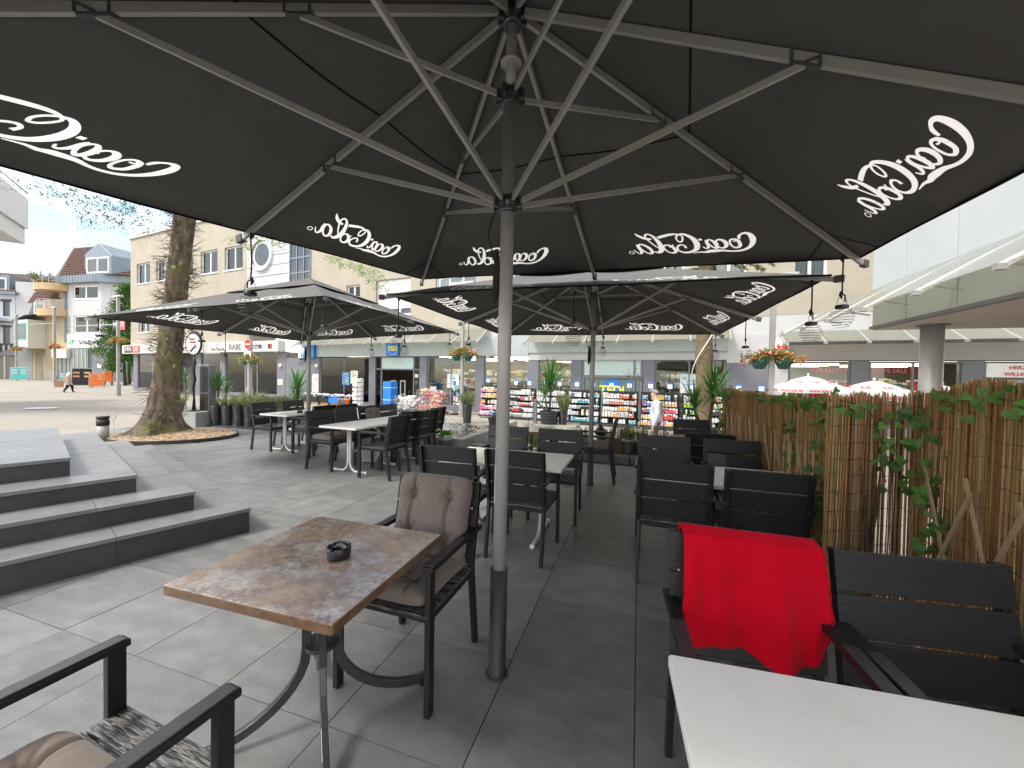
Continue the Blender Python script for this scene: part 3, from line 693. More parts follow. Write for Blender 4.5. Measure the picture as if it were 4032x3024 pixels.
chair((-.045,4.60), mv, 'black armchair facing the white table, between the fountain rim and the parasol pole', -3)
chair((.565,4.39), mv, 'black armchair facing the white table, beside the armchair with a cushion', 2)
cNL = chair((1.15,2.705), vv, 'black armchair at the white table by the fence, the one beside the open aisle', -2)
chair((1.655,2.485), vv, 'black armchair at the white table touching the ivy strands on the reed fence', -1)
chair((1.57,4.015), mv, 'black armchair across the white table from the aisle, in front of the kerb pots', -1)
cS = chair((2.155,3.835), mv, 'black armchair with a pale scuffed patch on its back, close to the trellis', -2)
chair((2.17,4.22), vv, 'black armchair standing back to back with the scuffed one near the trellis', -3)
chair((2.69,5.73), mv, 'black armchair by the spiky potted palm lily at the fence end', 12)
M('scuff', (.09,.09,.09), (.03,.03,.03), scale=40, rough=.5, stretch=(1,6,6)); part(MB().box((.13,-.2145,.672), (.15,.002,.128), Matrix.Rotation(math.atan2(.06,.315),3,'X')), 'scuff_patch', 'scuff', cS[2])
vB = Vector((.24,.97)); cR = chair((.86,1.445), (-vB.x,-vB.y), 'black armchair with the red blanket over its backrest', 0)
chair((1.385,1.31), (-vB.x,-vB.y), 'black armchair beside the one draped in red, right against the reed fence', 2)
c15 = chair((1.50,5.60), (-.96,.28), 'black armchair with a grey seat cushion, sideways at the far brown table', 0)
chair((-.24,5.8), (.96,-.25), 'black armchair on the fountain side of the far brown table', 0)
uT = (.93,-.36); mT = (-.93,.36)
cL = []
for k, (q, lb) in enumerate([((-3.035,6.16),'with cushion at row end'), ((-2.865,6.745),'dark seat cushion second in row'), ((-2.65,7.225),'small cushion on its back'), ((-2.44,7.63),'nearest the shop doorway')]):
    cL.append(chair(q, uT, 'black armchair on the tree side of joined tables, '+lb, rnd.uniform(-3,3)))
for k, (q, lb) in enumerate([((-1.575,5.53),'bare, at the row end'), ((-1.60,6.11),'second in row'), ((-1.365,6.545),'third in row'), ((-1.325,7.05),'last, by the grey pot')]):
    chair(q, mT, 'black armchair on the fountain side of joined tables, '+lb, rnd.uniform(-3,3))
chair((-4.81,7.57), uT, 'black armchair in front of the ribbed black pots, at the table with an ashtray', 2)
chair((-4.6,8.18), uT, 'black armchair in front of the herb pots, farther from the tree', -2)
cD = chair((-3.385,7.08), mT, 'black armchair with a cushion by the parasol pole between the white tables', 0)
chair((-3.14,7.435), mT, 'black armchair behind the parasol pole, turned toward the ashtray table', 3)
# ------------------------------------------------------------------ cushions and blanket
def cushion_mesh(n, w, d, h, tuft=2, mat='cushion'):
    m = MB()
    tf = [((i+.5)/tuft-.5, (j+.5)/tuft-.5) for i in range(tuft) for j in range(tuft)]
    def hgt(a, b, side):
        x, y = a-.5, b-.5
        e = max(0, (1-abs(2*x)**5))**.45*max(0, (1-abs(2*y)**5))**.45
        dd = 0
        for (tx_, ty_) in tf:
            r2 = (x-tx_)**2+(y-ty_)**2; dd += .75*math.exp(-r2/.0016)+.3*math.exp(-r2/.013)
            for q in range(9):
                an = q*.698+tx_*5+ty_*3; ca, sa = math.cos(an), math.sin(an); l = (x-tx_)*ca+(y-ty_)*sa; o = -(x-tx_)*sa+(y-ty_)*ca
                if 0 < l < .24: dd += .24*math.exp(-o*o/.0002)*(1-l/.24)
        for (tx_, _) in tf[::tuft]: dd += .3*math.exp(-(x-tx_)**2/.0005)
        return side*h/2*e*(1-min(.88, dd)*(1 if side > 0 else .3))
    def rr(x, y):
        k = 1-.035*(abs(2*x)**6*abs(2*y)**6)*2; return x*k, y*k
    for side in (1, -1):
        def fn(a, b, side=side):
            x, y = rr(a-.5, b-.5); bul = 1-.03*math.cos(math.pi*(2*y))*abs(2*x)**4
            return (x*w*bul, y*d, hgt(a, b, side))
        if side > 0: m.grid(fn, n, n)
        else: m.grid(lambda a, b: fn(1-a, b), n, n)
    me = m.mesh('cushion', mat, True)
    bm = bmesh.new(); bm.from_mesh(me); bmesh.ops.remove_doubles(bm, verts=bm.verts, dist=.0005); bmesh.ops.recalc_face_normals(bm, faces=bm.faces); bm.to_mesh(me); bm.free()
    for p in me.polygons: p.use_smooth = True
    return me
cm_big = cushion_mesh(96, .44, .44, .14); cm_seat = cushion_mesh(72, .44, .45, .11)
def local(c, x, y, z): q = Matrix.Rotation(c[1], 3, 'Z') @ Vector((x, y, 0)); return (c[0].x+q.x, c[0].y+q.y, z)
def cush(c, y, z, rx, label, me=None, x=0., sc_=1.):
    o = ob('cushion', me or cm_seat, loc=local(c, x, y, z), rot=(rx, 0, c[1]), label=label, cat='cushion', group='cushions on the armchairs'); o.scale = (sc_,)*3; return o
cush(cA, -.158, .71, R(-76), 'tufted taupe cushion leaning upright on the armchair at the brown table', cm_big, x=-.02, sc_=.96)
cush(cA, .03, .49, 0, 'tufted taupe seat cushion on the armchair at the brown table', cm_seat)
cush(cB, -.1, .49, 0, 'taupe cushion on the grained armchair facing the brown table')
cush(cL[0], 0, .487, 0, 'taupe tufted seat cushion on the end armchair of the joined tables')
cush(cL[1], 0, .487, 0, 'dark taupe seat cushion on the second armchair beside the joined tables')
cush(cL[2], -.16, .66, R(-80), 'small taupe cushion propped against an armchair back at the joined tables', sc_=.8)
cush(cD, 0, .487, 0, 'taupe seat cushion on the armchair by the far parasol pole')
cush(c15, 0, .487, 0, 'grey tufted seat cushion on the sideways armchair at the far brown table')
# red fleece blanket over the back of one armchair
mb = MB(); nu, nv = 84, 90
back_l, front_l = .20, .385
ytop, ztop = -.285, .888
def bl(a, b):
    x = -.205+a*.445; s = b*(back_l+front_l)-back_l       # s<0 behind the backrest, s>0 in front of it
    x = .0-(x+.0)                                         # chair faces the camera: mirror so the bare post stays on one side
    lean = .19
    if abs(s) < .02:
        th = s/.02*math.pi/2; y = ytop+.018*math.sin(th)+.008; z = ztop+.004+.014*math.cos(th)
    else:
        dn = abs(s)-.02; sg = 1 if s > 0 else -1
        y = ytop+.008+sg*.018+lean*dn*(1 if sg > 0 else .75); z = ztop+.004-dn*.985
        fold = (.026*math.sin(a*9.5+.7+dn*1.6)+.012*math.sin(a*19+1+dn*4)+.005*math.sin(a*33-dn*7)+.004*math.sin(dn*38+a*11))*min(1, dn*5)
        y += sg*(.044+.03*dn+fold)
        x += (.012*math.sin(dn*7+a*3))*min(1, dn*4)
        z += -.018*(1-a)*0
    if s > 0:
        cr = max(0, (a-.86)/.14); z += .10*cr*cr*max(0, (s-.2)/.17)
        z -= .03*a*s/.45*0; x -= .012*math.sin(s*11)*max(0, a-.8)*3
        z += -.05*math.exp(-((a-.62)/.16)**2)*max(0, (s-.3)/.07)*.5
    z += -.012*a
    return (x, y, z)
mb.grid(bl, nu, nv)
me = mb.mesh('blanket', 'blanket', True)
bo = ob('blanket', me, loc=(cR[0].x, cR[0].y, 0), rot=(0,0,cR[1]), label='red fleece blanket hanging over the armchair by the white table', cat='blanket')
so = bo.modifiers.new('thick', 'SOLIDIFY'); so.thickness = .011; so.offset = 1
# fleece fringe along the whipped edge
mf = MB()
for i in range(620):
    a = rnd.choice((.0, 1., 1., rnd.random())); b = rnd.uniform(.35, 1.) if a in (0., 1.) else 1.
    p = Vector(bl(a, b)); q = p+Vector((rnd.uniform(-.005,.005)-(.003 if a == 1. else 0), rnd.uniform(-.003,.008), rnd.uniform(-.006,.001))); d = Vector((rnd.uniform(-1,1), 0, rnd.uniform(-1,1)))*.0022
    mf.add([p-d, p+d, q], [(0,1,2)])
part(mf, 'fringe', 'blanket', bo, kind='stuff')
# ------------------------------------------------------------------ tables
def rounded(w, d, r, n=5):
    P = []
    for cx, cy, a0 in ((w/2-r, d/2-r, 0), (-w/2+r, d/2-r, 90), (-w/2+r, -d/2+r, 180), (w/2-r, -d/2+r, 270)):
        for k in range(n+1): t = R(a0+90*k/n); P.append((cx+r*math.cos(t), cy+r*math.sin(t)))
    return P
def brown_table(label, loc, rz):
    t = thing('brown_table', label, 'table', (*loc, 0), rz, 'brown marbled pedestal tables')
    mt_ = MB(); P_ = rounded(.725,.725,.008); n_ = len(P_); mt_.prism(P_, .664, .70); mt_.mi = [1, 0]+[1]*n_
    part(mt_, 'tabletop', ['brown_top','brown_edge'], t, bevel=.004, seg=2)
    for k in range(4):
        an = R(45+90*k); c, s_ = math.cos(an), math.sin(an); pts = []
        for q in range(15):
            f = q/14
            if f < .3: r, z = .058, .66-f/.3*.34
            else:
                th = (f-.3)/.7; r = .058+.37*(1-math.cos(th*math.pi/2))**.85; z = .32-.285*math.sin(th*math.pi/2)**.9
            pts.append((r*c, r*s_, z))
        lg = part(MB().path(pts, .026, .036, (-s_, c, 0)), 'leg', 'table_iron', t, bevel=.003)
        part(MB().box((.437*c,.437*s_,.028), (.045,.034,.05), Matrix.Rotation(an, 3, 'Z')), 'foot', 'black_plastic', lg, bevel=.004)
    mb = MB(); n = 20
    mb.lathe([(.03,.328),(.068,.328),(.068,.345),(.03,.345)], n); part(mb, 'hub_plate', 'table_iron', t)
    mb = MB(); mb.tube([(-.045,.03,.345),(-.045,.03,.40)], .009, 10); mb.tube([(-.05,.03,.40),(-.062,.036,.425)], .011, 10); part(mb, 'lever', 'steel', t)
    return t
brown_table('brown marbled square table with a black ashtray, beside the near parasol pole', (-.775,1.615), R(-16.5))
brown_table('small brown marbled table in front of the big ribbed pot', (.62,5.68), R(-17))
brown_table('brown marbled table tucked behind the back-to-back armchairs near the fence', (2.47,5.0), R(-17))
def white_table(label, loc, rz, L_=1.12):
    t = thing('white_table', label, 'table', (*loc, 0), rz, 'white rectangular terrace tables')
    part(MB().prism(rounded(L_,.69,.012), .67, .70), 'tabletop', 'white_top', t, bevel=.004)
    for s in (-1, 1):
        for q in (-1, 1):
            pts = [(s*.32, q*.021, .668), (s*.32, q*.021, .16)]
            for k in range(1, 7): th = k/6*math.pi/2; pts.append((s*.32, q*(.021+.11*(1-math.cos(th))), .16-.138*math.sin(th)))
            pts.append((s*.32, q*.31, .02)); lg = part(MB().tube(pts, .0175, 10), 'leg', 'white_metal', t, smooth=True)
            part(MB().tube([(s*.32, q*.305, .021), (s*.32, q*.325, .021)], .021, 10), 'foot_cap', 'white_top', lg)
        part(MB().box((s*.32,0,.66), (.05,.5,.02)), 'top_bar', 'white_metal', t)
    part(MB().box((0,0,.3), (.62,.02,.035)), 'stretcher', 'white_metal', t)
    return t
white_table('white table behind the near parasol pole, set with four armchairs', (-.016,3.69), R(-17.5))
white_table('white table next to the reed fence, set with four armchairs', (1.67,3.11), R(-18))
white_table('white table in front of the red blanket, nearest the reed fence slats', (.905,.60), R(-14))
white_table('white table at the near end of the joined pair', (-2.27,6.06), R(90-22))
white_table('white table at the far end of the joined pair', (-1.83,7.14), R(90-22))
white_table('white table with a small ashtray in front of the ribbed black pots', (-4.1,7.56), R(90-21))
def ashtray(loc, r, label):
    t = thing('ashtray', label, 'ashtray', loc, .4, 'black ashtrays on the tables')
    h = r*1.0; mb = MB(); mb.lathe([(.001,0),(r*.93,0),(r*.96,.004),(r,h*.5),(r*1.02,h*.93),(r*.99,h),(r*.87,h),(r*.84,h*.9),(r*.8,.014),(.001,.012)], 48)
    me = mb.mesh('bowl', 'ash_glass', True)
    for p in me.vertices:
        a = math.atan2(p.co.y, p.co.x) % 2.0944
        if p.co.z > h*.85 and a < .25: p.co.z -= h*.18
    ob('bowl', me, t)
    mb = MB(); mb.tube([(-.02,.005,.014),(.01,.012,.014)], .0038, 8); part(mb, 'cigarette_end', 'sign_cream', t)
ashtray((-.705,1.605,.70), .048, 'black round glass ashtray on the brown marbled table')
ashtray((-4.0,7.38,.70), .05, 'small dark ashtray on the white table near the black pots')
# ------------------------------------------------------------------ shop buildings along the street
def wall_grid(mb, x0, x1, z0, z1, holes, y0, y1):
    X = sorted({x0, x1, *[h[0] for h in holes], *[h[1] for h in holes]}); Zs = sorted({z0, z1, *[h[2] for h in holes], *[h[3] for h in holes]})
    X = [x for x in X if x0 <= x <= x1]; Zs = [z for z in Zs if z0 <= z <= z1]
    solid = {}
    for i in range(len(X)-1):
        for j in range(len(Zs)-1):
            cx, cz = (X[i]+X[i+1])/2, (Zs[j]+Zs[j+1])/2
            solid[i, j] = not any(h[0] < cx < h[1] and h[2] < cz < h[3] for h in holes)
    for (i, j), s in solid.items():
        if not s: continue
        a, b, c, d = X[i], X[i+1], Zs[j], Zs[j+1]
        mb.add([(a,y0,c),(b,y0,c),(b,y0,d),(a,y0,d)], [(0,1,2,3)]); mb.add([(a,y1,c),(b,y1,c),(b,y1,d),(a,y1,d)], [(3,2,1,0)])
        for (di, dj), q in (((-1,0), [(a,y0,c),(a,y0,d),(a,y1,d),(a,y1,c)]), ((1,0), [(b,y0,d),(b,y0,c),(b,y1,c),(b,y1,d)]), ((0,-1), [(b,y0,c),(a,y0,c),(a,y1,c),(b,y1,c)]), ((0,1), [(a,y0,d),(b,y0,d),(b,y1,d),(a,y1,d)])):
            if not solid.get((i+di, j+dj), False): mb.add(q, [(0,1,2,3)])
def window(par, x0, x1, z0, z1, n=2, fm='frame_white', pm='dark_pane', depth=.14, fw=.09, sill=True, curtain=True, tilt=False):
    mb = MB(); y = depth
    for a, b, c, d in ((x0,x1,z0,z0+fw),(x0,x1,z1-fw,z1),(x0,x0+fw,z0+fw,z1-fw),(x1-fw,x1,z0+fw,z1-fw)): mb.bb(a,b,y,y+.07,c,d)
    for k in range(1, n): xm = x0+(x1-x0)*k/n; mb.bb(xm-fw*.6, xm+fw*.6, y-.005, y+.065, z0+fw, z1-fw)
    wo = part(mb, 'window', fm, par)
    for k in range(n):
        xa = x0+(x1-x0)*k/n+fw*.6; xb = x0+(x1-x0)*(k+1)/n-fw*.6
        part(MB().bb(xa, xb, y+.03, y+.04, z0+fw, z1-fw), 'pane', pm if not curtain else 'shop_glass', wo)
    if curtain:
        mc = MB(); mc.grid(lambda a, b: (x0+fw+a*(x1-x0-2*fw), y+.2+.03*math.sin(a*(x1-x0)*38), z0+fw+b*(z1-z0-2*fw)), 40, 1); part(mc, 'curtain', 'curtain' if curtain is True else curtain, wo)
        part(MB().bb(x0, x1, y+.45, y+.47, z0, z1), 'room_back', 'room_dark', wo)
    if sill: part(MB().bb(x0-.06, x1+.06, -.06, y, z0-.09, z0-.005), 'sill', 'frame_white', wo)
    return wo
def roomy(par, x0, x1, z0, z1, y0, y1, mat='room'):
    mb = MB()
    mb.add([(x0,y0,z0),(x1,y0,z0),(x1,y1,z0),(x0,y1,z0),(x0,y0,z1),(x1,y0,z1),(x1,y1,z1),(x0,y1,z1)], [(0,1,2,3),(4,7,6,5),(3,2,6,7),(0,3,7,4),(1,5,6,2)])
    return part(mb, 'interior', mat, par)
def strip_lights(par, x0, x1, z, ys, n=1):
    for y in ys: part(MB().bb(x0, x1, y-.05, y+.05, z-.04, z), 'strip_light', 'lamp_glow', par)
PAL = {'mix': [(.8,.8,.8),(.75,.7,.6),(.1,.1,.1),(.6,.1,.1),(.1,.25,.5),(.75,.6,.1),(.3,.3,.32),(.8,.45,.2)], 'pink': [(.85,.2,.4),(.9,.45,.55),(.85,.3,.1),(.8,.12,.3),(.9,.6,.2)], 'white': [(.85,.85,.85),(.75,.76,.78),(.65,.66,.68),(.8,.8,.76),(.35,.35,.37)],
 'orange': [(.85,.4,.1),(.8,.2,.1),(.85,.75,.6),(.75,.3,.25),(.6,.6,.62),(.85,.8,.78)], 'green': [(.35,.7,.05),(.25,.55,.05),(.1,.12,.1),(.6,.62,.6),(.45,.75,.2),(.06,.06,.06)], 'yellow': [(.9,.65,.05),(.85,.5,.05),(.8,.8,.8),(.2,.4,.6),(.15,.15,.15),(.9,.75,.3)], 'dark': [(.03,.03,.03),(.08,.08,.08),(.5,.5,.5),(.75,.75,.72),(.2,.2,.2),(.6,.1,.12)],
 'red': [(.8,.1,.15),(.2,.3,.7),(.85,.8,.8),(.75,.5,.3),(.7,.1,.1),(.1,.45,.5),(.9,.7,.3)], 'teal': [(.1,.45,.5),(.8,.8,.8),(.2,.5,.6),(.85,.85,.82),(.6,.65,.65),(.1,.2,.3)], 'blue': [(.1,.2,.4),(.2,.35,.6),(.85,.85,.85),(.05,.05,.06),(.25,.65,.2),(.8,.45,.6)], 'wp': [(.85,.85,.84),(.82,.8,.78),(.9,.88,.86)]}
def goods(mb, x0, x1, y0, y1, z, pal, hmin=.08, hmax=.22, wmin=.05, wmax=.12):
    x = x0; c = rnd.choice(PAL[pal]); left = 0; hh = 0; ww = 0
    while x < x1-.03:
        left -= 1
        if left < 0: c = rnd.choice(PAL[pal]); left = rnd.randint(0, 4); hh = rnd.uniform(hmin, hmax); ww = rnd.uniform(wmin, wmax)
        w_ = min(ww*rnd.uniform(.9,1.1), x1-x); k = rnd.uniform(.75, 1.08); h = hh*rnd.uniform(.92,1.05); a, b = x+w_*.06, x+w_*.9; yy = y0+rnd.uniform(0,.05)
        if rnd.random() < .06: x += w_; continue
        mb.cur = tuple(min(.9, q*k) for q in c); mb.bb(a, b, yy, y1, z, z+h*.62); mb.cur = rnd.choice(((.85,.85,.85),(.8,.78,.72),tuple(min(.9, q*k*.6) for q in c))); mb.bb(a, b, yy+.004, y1, z+h*.62, z+h*.84)
        mb.cur = (.82,.82,.8); mb.bb(a+w_*.1, b-w_*.1, yy+.008, y1, z+h*.84, z+h); x += w_
def fr(x, y, z): return (x, y, z)
G0 = -.62
# --- TEDi building
bT = thing('shop_building', 'beige commercial building with grey shopfronts, glass canopy and blue yellow signs', 'building', FP(0, 0, 0), FRZ)
holes_up = [(-20.42,-19.24,6.0,7.2),(-17.93,-15.2,5.1,7.32),(-13.42,-10.73,5.6,7.16),(3.82,4.95,5.6,7.0),(-8.6,-6.2,5.6,7.1),(-2.6,-.2,5.6,7.1),(.9,2.2,5.6,7.0)]
m = MB(); wall_grid(m, -23.7, 6.6, 4.15, 11.5, holes_up, 0, .3); m.bb(-23.7, 6.6, .3, 12, 11.3, 11.5); part(m, 'upper_wall', 'beige_wall', bT)
m = MB(); m.bb(-23.7,-7.52,.02,.3,3.62,4.148); m.bb(-7.52,3.3,.02,.3,3.4,4.148); part(m, 'plaster_band', 'white_wall', bT)
for k, h in enumerate(holes_up):
    if k == 1:
        window(bT, h[0], h[1], h[2], h[2]+.5, 3); ms = MB()
        for q in range(17): zz = h[2]+.52+q*.1; ms.bb(h[0]+.02, h[1]-.02, .1, .125, zz, zz+.085)
        part(ms, 'roller_shutter', 'louvre', bT)
    else: window(bT, *h, 2 if h[1]-h[0] < 2 else 3)
# fascia, posts, mullions
part(MB().bb(-23.1,-7.52,-.12,.3,2.56,3.62), 'fascia', 'fascia', bT, bevel=.01)
part(MB().bb(-7.515,1.55,-.12,.3,2.69,3.4), 'fascia', 'fascia', bT, bevel=.01)
part(MB().bb(-7.515,1.55,-.06,.3,2.33,2.688), 'white_band', 'white_wall', bT)
part(MB().bb(1.552,3.28,-.05,.3,2.2,3.4), 'white_band', 'white_wall', bT)
part(MB().bb(1.552,3.15,-.04,.3,G0,2.198), 'grey_cladding', 'grey_panel', bT)
for a, b in ((-23.7,-22.8),(-18.38,-17.87),(-14.47,-13.95),(-10.65,-10.14),(-7.52,-6.95),(-5.21,-4.70),(-1.84,-1.32)):
    part(MB().bb(a, b, -.04, .2, G0, 2.555 if b < -7.6 else 2.328), 'pillar', 'grey_panel', bT, bevel=.008)
def shopwin(par, x0, x1, z0, z1, n=1, base=True):
    mb = MB(); f = .06
    mb.bb(x0, x1, .02, .12, z1-f, z1); mb.bb(x0, x1, .02, .12, z0, z0+f)
    for k in range(n+1):
        xm = x0+(x1-x0)*k/n; xm = min(max(xm, x0+f/2), x1-f/2); mb.bb(xm-f/2, xm+f/2, .02, .12, z0+f, z1-f)
    w_ = part(mb, 'shop_window', 'frame_grey', par)
    for k in range(n):
        xa = x0+(x1-x0)*k/n+f/2; xb = x0+(x1-x0)*(k+1)/n-f/2; part(MB().bb(xa, xb, .06, .07, z0+f, z1-f), 'pane', 'shop_glass', w_)
    if base: part(MB().bb(x0, x1, -.01, .12, G0, z0), 'plinth', 'grey_panel', w_)
    return w_
shopwin(bT, -22.78, -18.39, -.4, 2.5, 2); shopwin(bT, -13.93, -10.66, -.3, 2.5, 2); shopwin(bT, -10.13, -7.53, -.3, 2.5, 2); shopwin(bT, -6.94, -5.22, -.3, 2.33, 1); shopwin(bT, -1.31, 1.53, -.3, 2.33, 2)
# entrance
part(MB().bb(-17.86,-14.48,.02,.12,1.74,1.82), 'door_lintel', 'frame_grey', bT)
part(MB().bb(-17.42,-14.95,.05,.1,1.82,2.5), 'door_blind', 'mint', bT)
part(MB().bb(-17.86,-17.44,.06,.07,-.5,2.5), 'side_pane', 'shop_glass', bT); part(MB().bb(-14.93,-14.5,.06,.07,-.5,2.5), 'side_pane', 'shop_glass', bT)
for x in (-17.44,-14.94): part(MB().bb(x-.03,x+.03,.02,.12,G0,2.55), 'door_frame', 'frame_grey', bT)
for x in (-17.1,-16.35): 
    mb = MB()
    for a, b, c, d in ((x,x+.06,G0,1.1),(x+.34,x+.4,G0,1.1),(x+.06,x+.34,1.02,1.1),(x+.06,x+.34,.2,.26)): mb.bb(a,b,.5,.56,c,d)
    part(mb, 'alarm_gate', 'galv', bT)
# blind door with half of the round sign
part(MB().bb(-4.69,-1.85,.03,.12,1.55,2.328), 'blind_panel', 'mint', bT); 
mb = MB(); mb.bb(-4.69,-4.6,.0,.14,G0,2.3); mb.bb(-1.95,-1.86,.0,.14,G0,2.3); mb.bb(-4.6,-1.95,.0,.14,1.46,1.6); mb.bb(-4.32,-4.24,.0,.14,G0,2.3); mb.bb(-2.26,-2.18,.0,.14,G0,2.3); part(mb, 'door_frame', 'frame_grey', bT)
M('pane_green', (.12,.17,.16), (.16,.21,.2), scale=1, rough=.1, spec=.6); part(MB().bb(-4.24,-2.26,.06,.1,-.4,1.46), 'blind_pane', 'pane_green', bT)
for q in ((-4.6,-4.33),(-2.17,-1.96)): part(MB().bb(q[0],q[1],.06,.1,-.4,1.46), 'blind_pane', 'pane_green', bT)
def disc(cx, cz, r, y, mat, par, name='disc', n=40, r0=0):
    mb = MB(); vs = [(cx+r*math.cos(2*math.pi*k/n), y, cz+r*math.sin(2*math.pi*k/n)) for k in range(n)]
    if r0: vs += [(cx+r0*math.cos(2*math.pi*k/n), y, cz+r0*math.sin(2*math.pi*k/n)) for k in range(n)]; mb.add(vs, [(k, (k+1) % n, n+(k+1) % n, n+k) for k in range(n)])
    else: mb.add(vs, [tuple(range(n))])
    return part(mb, name, mat, par)
disc(-3.24,.92,.5,.05,'blue_sign',bT,'round_sign'); lettering('TEDi', .56, 'yellow_sign', bT, -3.24, .04, .88, bold=.02)
# blue signs
for x0, x1, z0, z1 in ((-24.5,-23.0,2.5,3.45),(-16.78,-15.85,2.6,3.42)):
    sg = part(MB().bb(x0, x1, -.32, -.125, z0, z1), 'sign_box', 'blue_sign', bT, bevel=.015)
    cx, cz = (x0+x1)/2+.06, (z0+z1)/2; 
    disc(cx, cz, .375, -.323, 'sign_white', sg, 'ring', r0=.36); lettering('TEDi', .36, 'yellow_sign', sg, cx, -.33, cz, bold=.014)
part(MB().bb(-24.5,-24.1,-.324,-.322,2.5,3.45), 'sign_stripe', 'sign_white', bT)
# posters and small plates
def poster(par, x0, x1, z0, z1, y, cols, seed=1):
    rr = random.Random(seed); mb = MB(); mb.cur = cols[0]; mb.bb(x0, x1, y-.008, y, z0, z1); o = part(mb, 'poster', 'poster', par); mb = MB()
    for k in range(9):
        c = cols[1+k % (len(cols)-1)]; a = rr.uniform(x0+.03, x1-.2*(x1-x0)-.02); b = min(x1-.02, a+rr.uniform(.1,.5)*(x1-x0)); zz = z0+(z1-z0)*(.06+.095*k); mb.cur = c; mb.bb(a, b, y-.014-.0004*k, y-.009, zz, zz+(z1-z0)*rr.uniform(.03,.08))
    part(mb, 'print', 'poster', o, kind='stuff')
poster(bT,-20.75,-20.12,.72,1.56,.04,[(.06,.3,.6),(.8,.85,.9),(.8,.6,.2),(.6,.75,.9)],2); poster(bT,-20.02,-19.38,.82,1.66,.04,[(.75,.8,.7),(.15,.5,.2),(.8,.75,.3),(.6,.3,.2)],3)
poster(bT,-23.45,-22.86,.15,1.4,-.045,[(.8,.8,.78),(.6,.05,.08),(.4,.4,.4),(.75,.75,.75)],4); poster(bT,-12.55,-11.75,.75,1.55,.04,[(.75,.82,.82),(.2,.5,.4),(.25,.6,.7),(.7,.3,.1)],5)
poster(bT,-13.75,-13.3,.45,.8,.04,[(.5,.65,.62),(.75,.8,.8)],6); poster(bT,-13.75,-13.3,.05,.38,.04,[(.5,.65,.62),(.75,.8,.8)],7)
poster(bT,-.25,.5,.85,1.7,.04,[(.72,.8,.79),(.1,.4,.55),(.15,.45,.6),(.6,.75,.75)],8); poster(bT,-14.85,-14.6,1.3,1.5,.04,[(.8,.8,.8),(.5,.5,.5)],9)
lettering('Kasse', .42, 'sign_cream', bT, -20.0, .9, 2.05)
part(MB().sphere((-22.98,-.1,1.95),.13,12,8), 'globe_lamp', 'sign_white', bT, smooth=True)
# interior
roomy(bT, -22.9, 1.5, -.5, 2.62, .14, 7.0, 'room')
part(MB().bb(-22.7,-18.4,1.0,1.05,-.5,2.6), 'partition', 'room_dark', bT)
strip_lights(bT, -13.6,-10.9, 2.56, (.8,1.9,3.0,4.2,5.5)); strip_lights(bT, -9.9,-7.6, 2.56, (.8,1.9,3.0,4.2,5.5)); strip_lights(bT,-6.9,-5.3,2.4,(.8,1.8,2.8,4)); strip_lights(bT,-1.2,.4,2.4,(.7,)); strip_lights(bT,-20.6,-18.5,2.5,(.4,))
mi = MB()
for x0, x1 in ((-22.3,-18.6),(-13.7,-10.8),(-9.9,-7.6),(-6.8,-5.3),(-1.2,1.4)):
    for z in (-.3,.15,.6,1.05,1.5):
        for y in ((1.2,3.2,5.0) if x0 > -20 else (.5,)): goods(mi, x0, x1, y, y+.35, z, rnd.choice(('mix','white','dark','teal','mix')), .15, .36, .08, .3)
for z in (-.2,.25,.7): goods(mi, -17.0,-15.0,3.5,3.9,z,'mix',.15,.35,.1,.25)
part(mi, 'stocked_shelves', 'goods', bT, kind='stuff')
# glass canopy on sloping ribs
def canopy(par, x0, x1, n, zf, zw, off, y0=0., mat='canopy_glass', rm='galv', rw=.045, sh=1.):
    for k in range(n):
        xa = x0+(x1-x0)*k/n; xb = x0+(x1-x0)*(k+1)/n
        part(MB().add([(xa+.02,y0-off,zf),(xb-.02,y0-off,zf),(xb-.02,y0-.02,zw),(xa+.02,y0-.02,zw),(xa+.02,y0-off,zf+.012),(xb-.02,y0-off,zf+.012),(xb-.02,y0-.02,zw+.012),(xa+.02,y0-.02,zw+.012)], [(3,2,1,0),(4,5,6,7),(0,1,5,4),(1,2,6,5),(2,3,7,6),(3,0,4,7)]), 'glass_panel', mat, par)
    for k in range(n+1):
        xa = x0+(x1-x0)*k/n; rb = part(MB().beam((xa,y0-off-.06,zf-.05), (xa,y0-.02,zw-.04), rw, .07), 'canopy_rib', rm, par)
        part(MB().beam((xa,y0-off*.45,zf-.05+(zw-zf)*.5), (xa,y0-.02,zf-.05+(zw-zf)*.35), .03, .03), 'tie_bar', 'galv', rb)
        part(MB().box((xa,y0-off-.05,zf-.05), (.1*sh,.12*sh,.09*sh)), 'rib_shoe', 'post_metal', rb)
canopy(bT, -23.85, -9.9, 9, 3.27, 4.12, 1.2); canopy(bT, -7.3, 1.6, 6, 3.14, 3.85, 1.2)
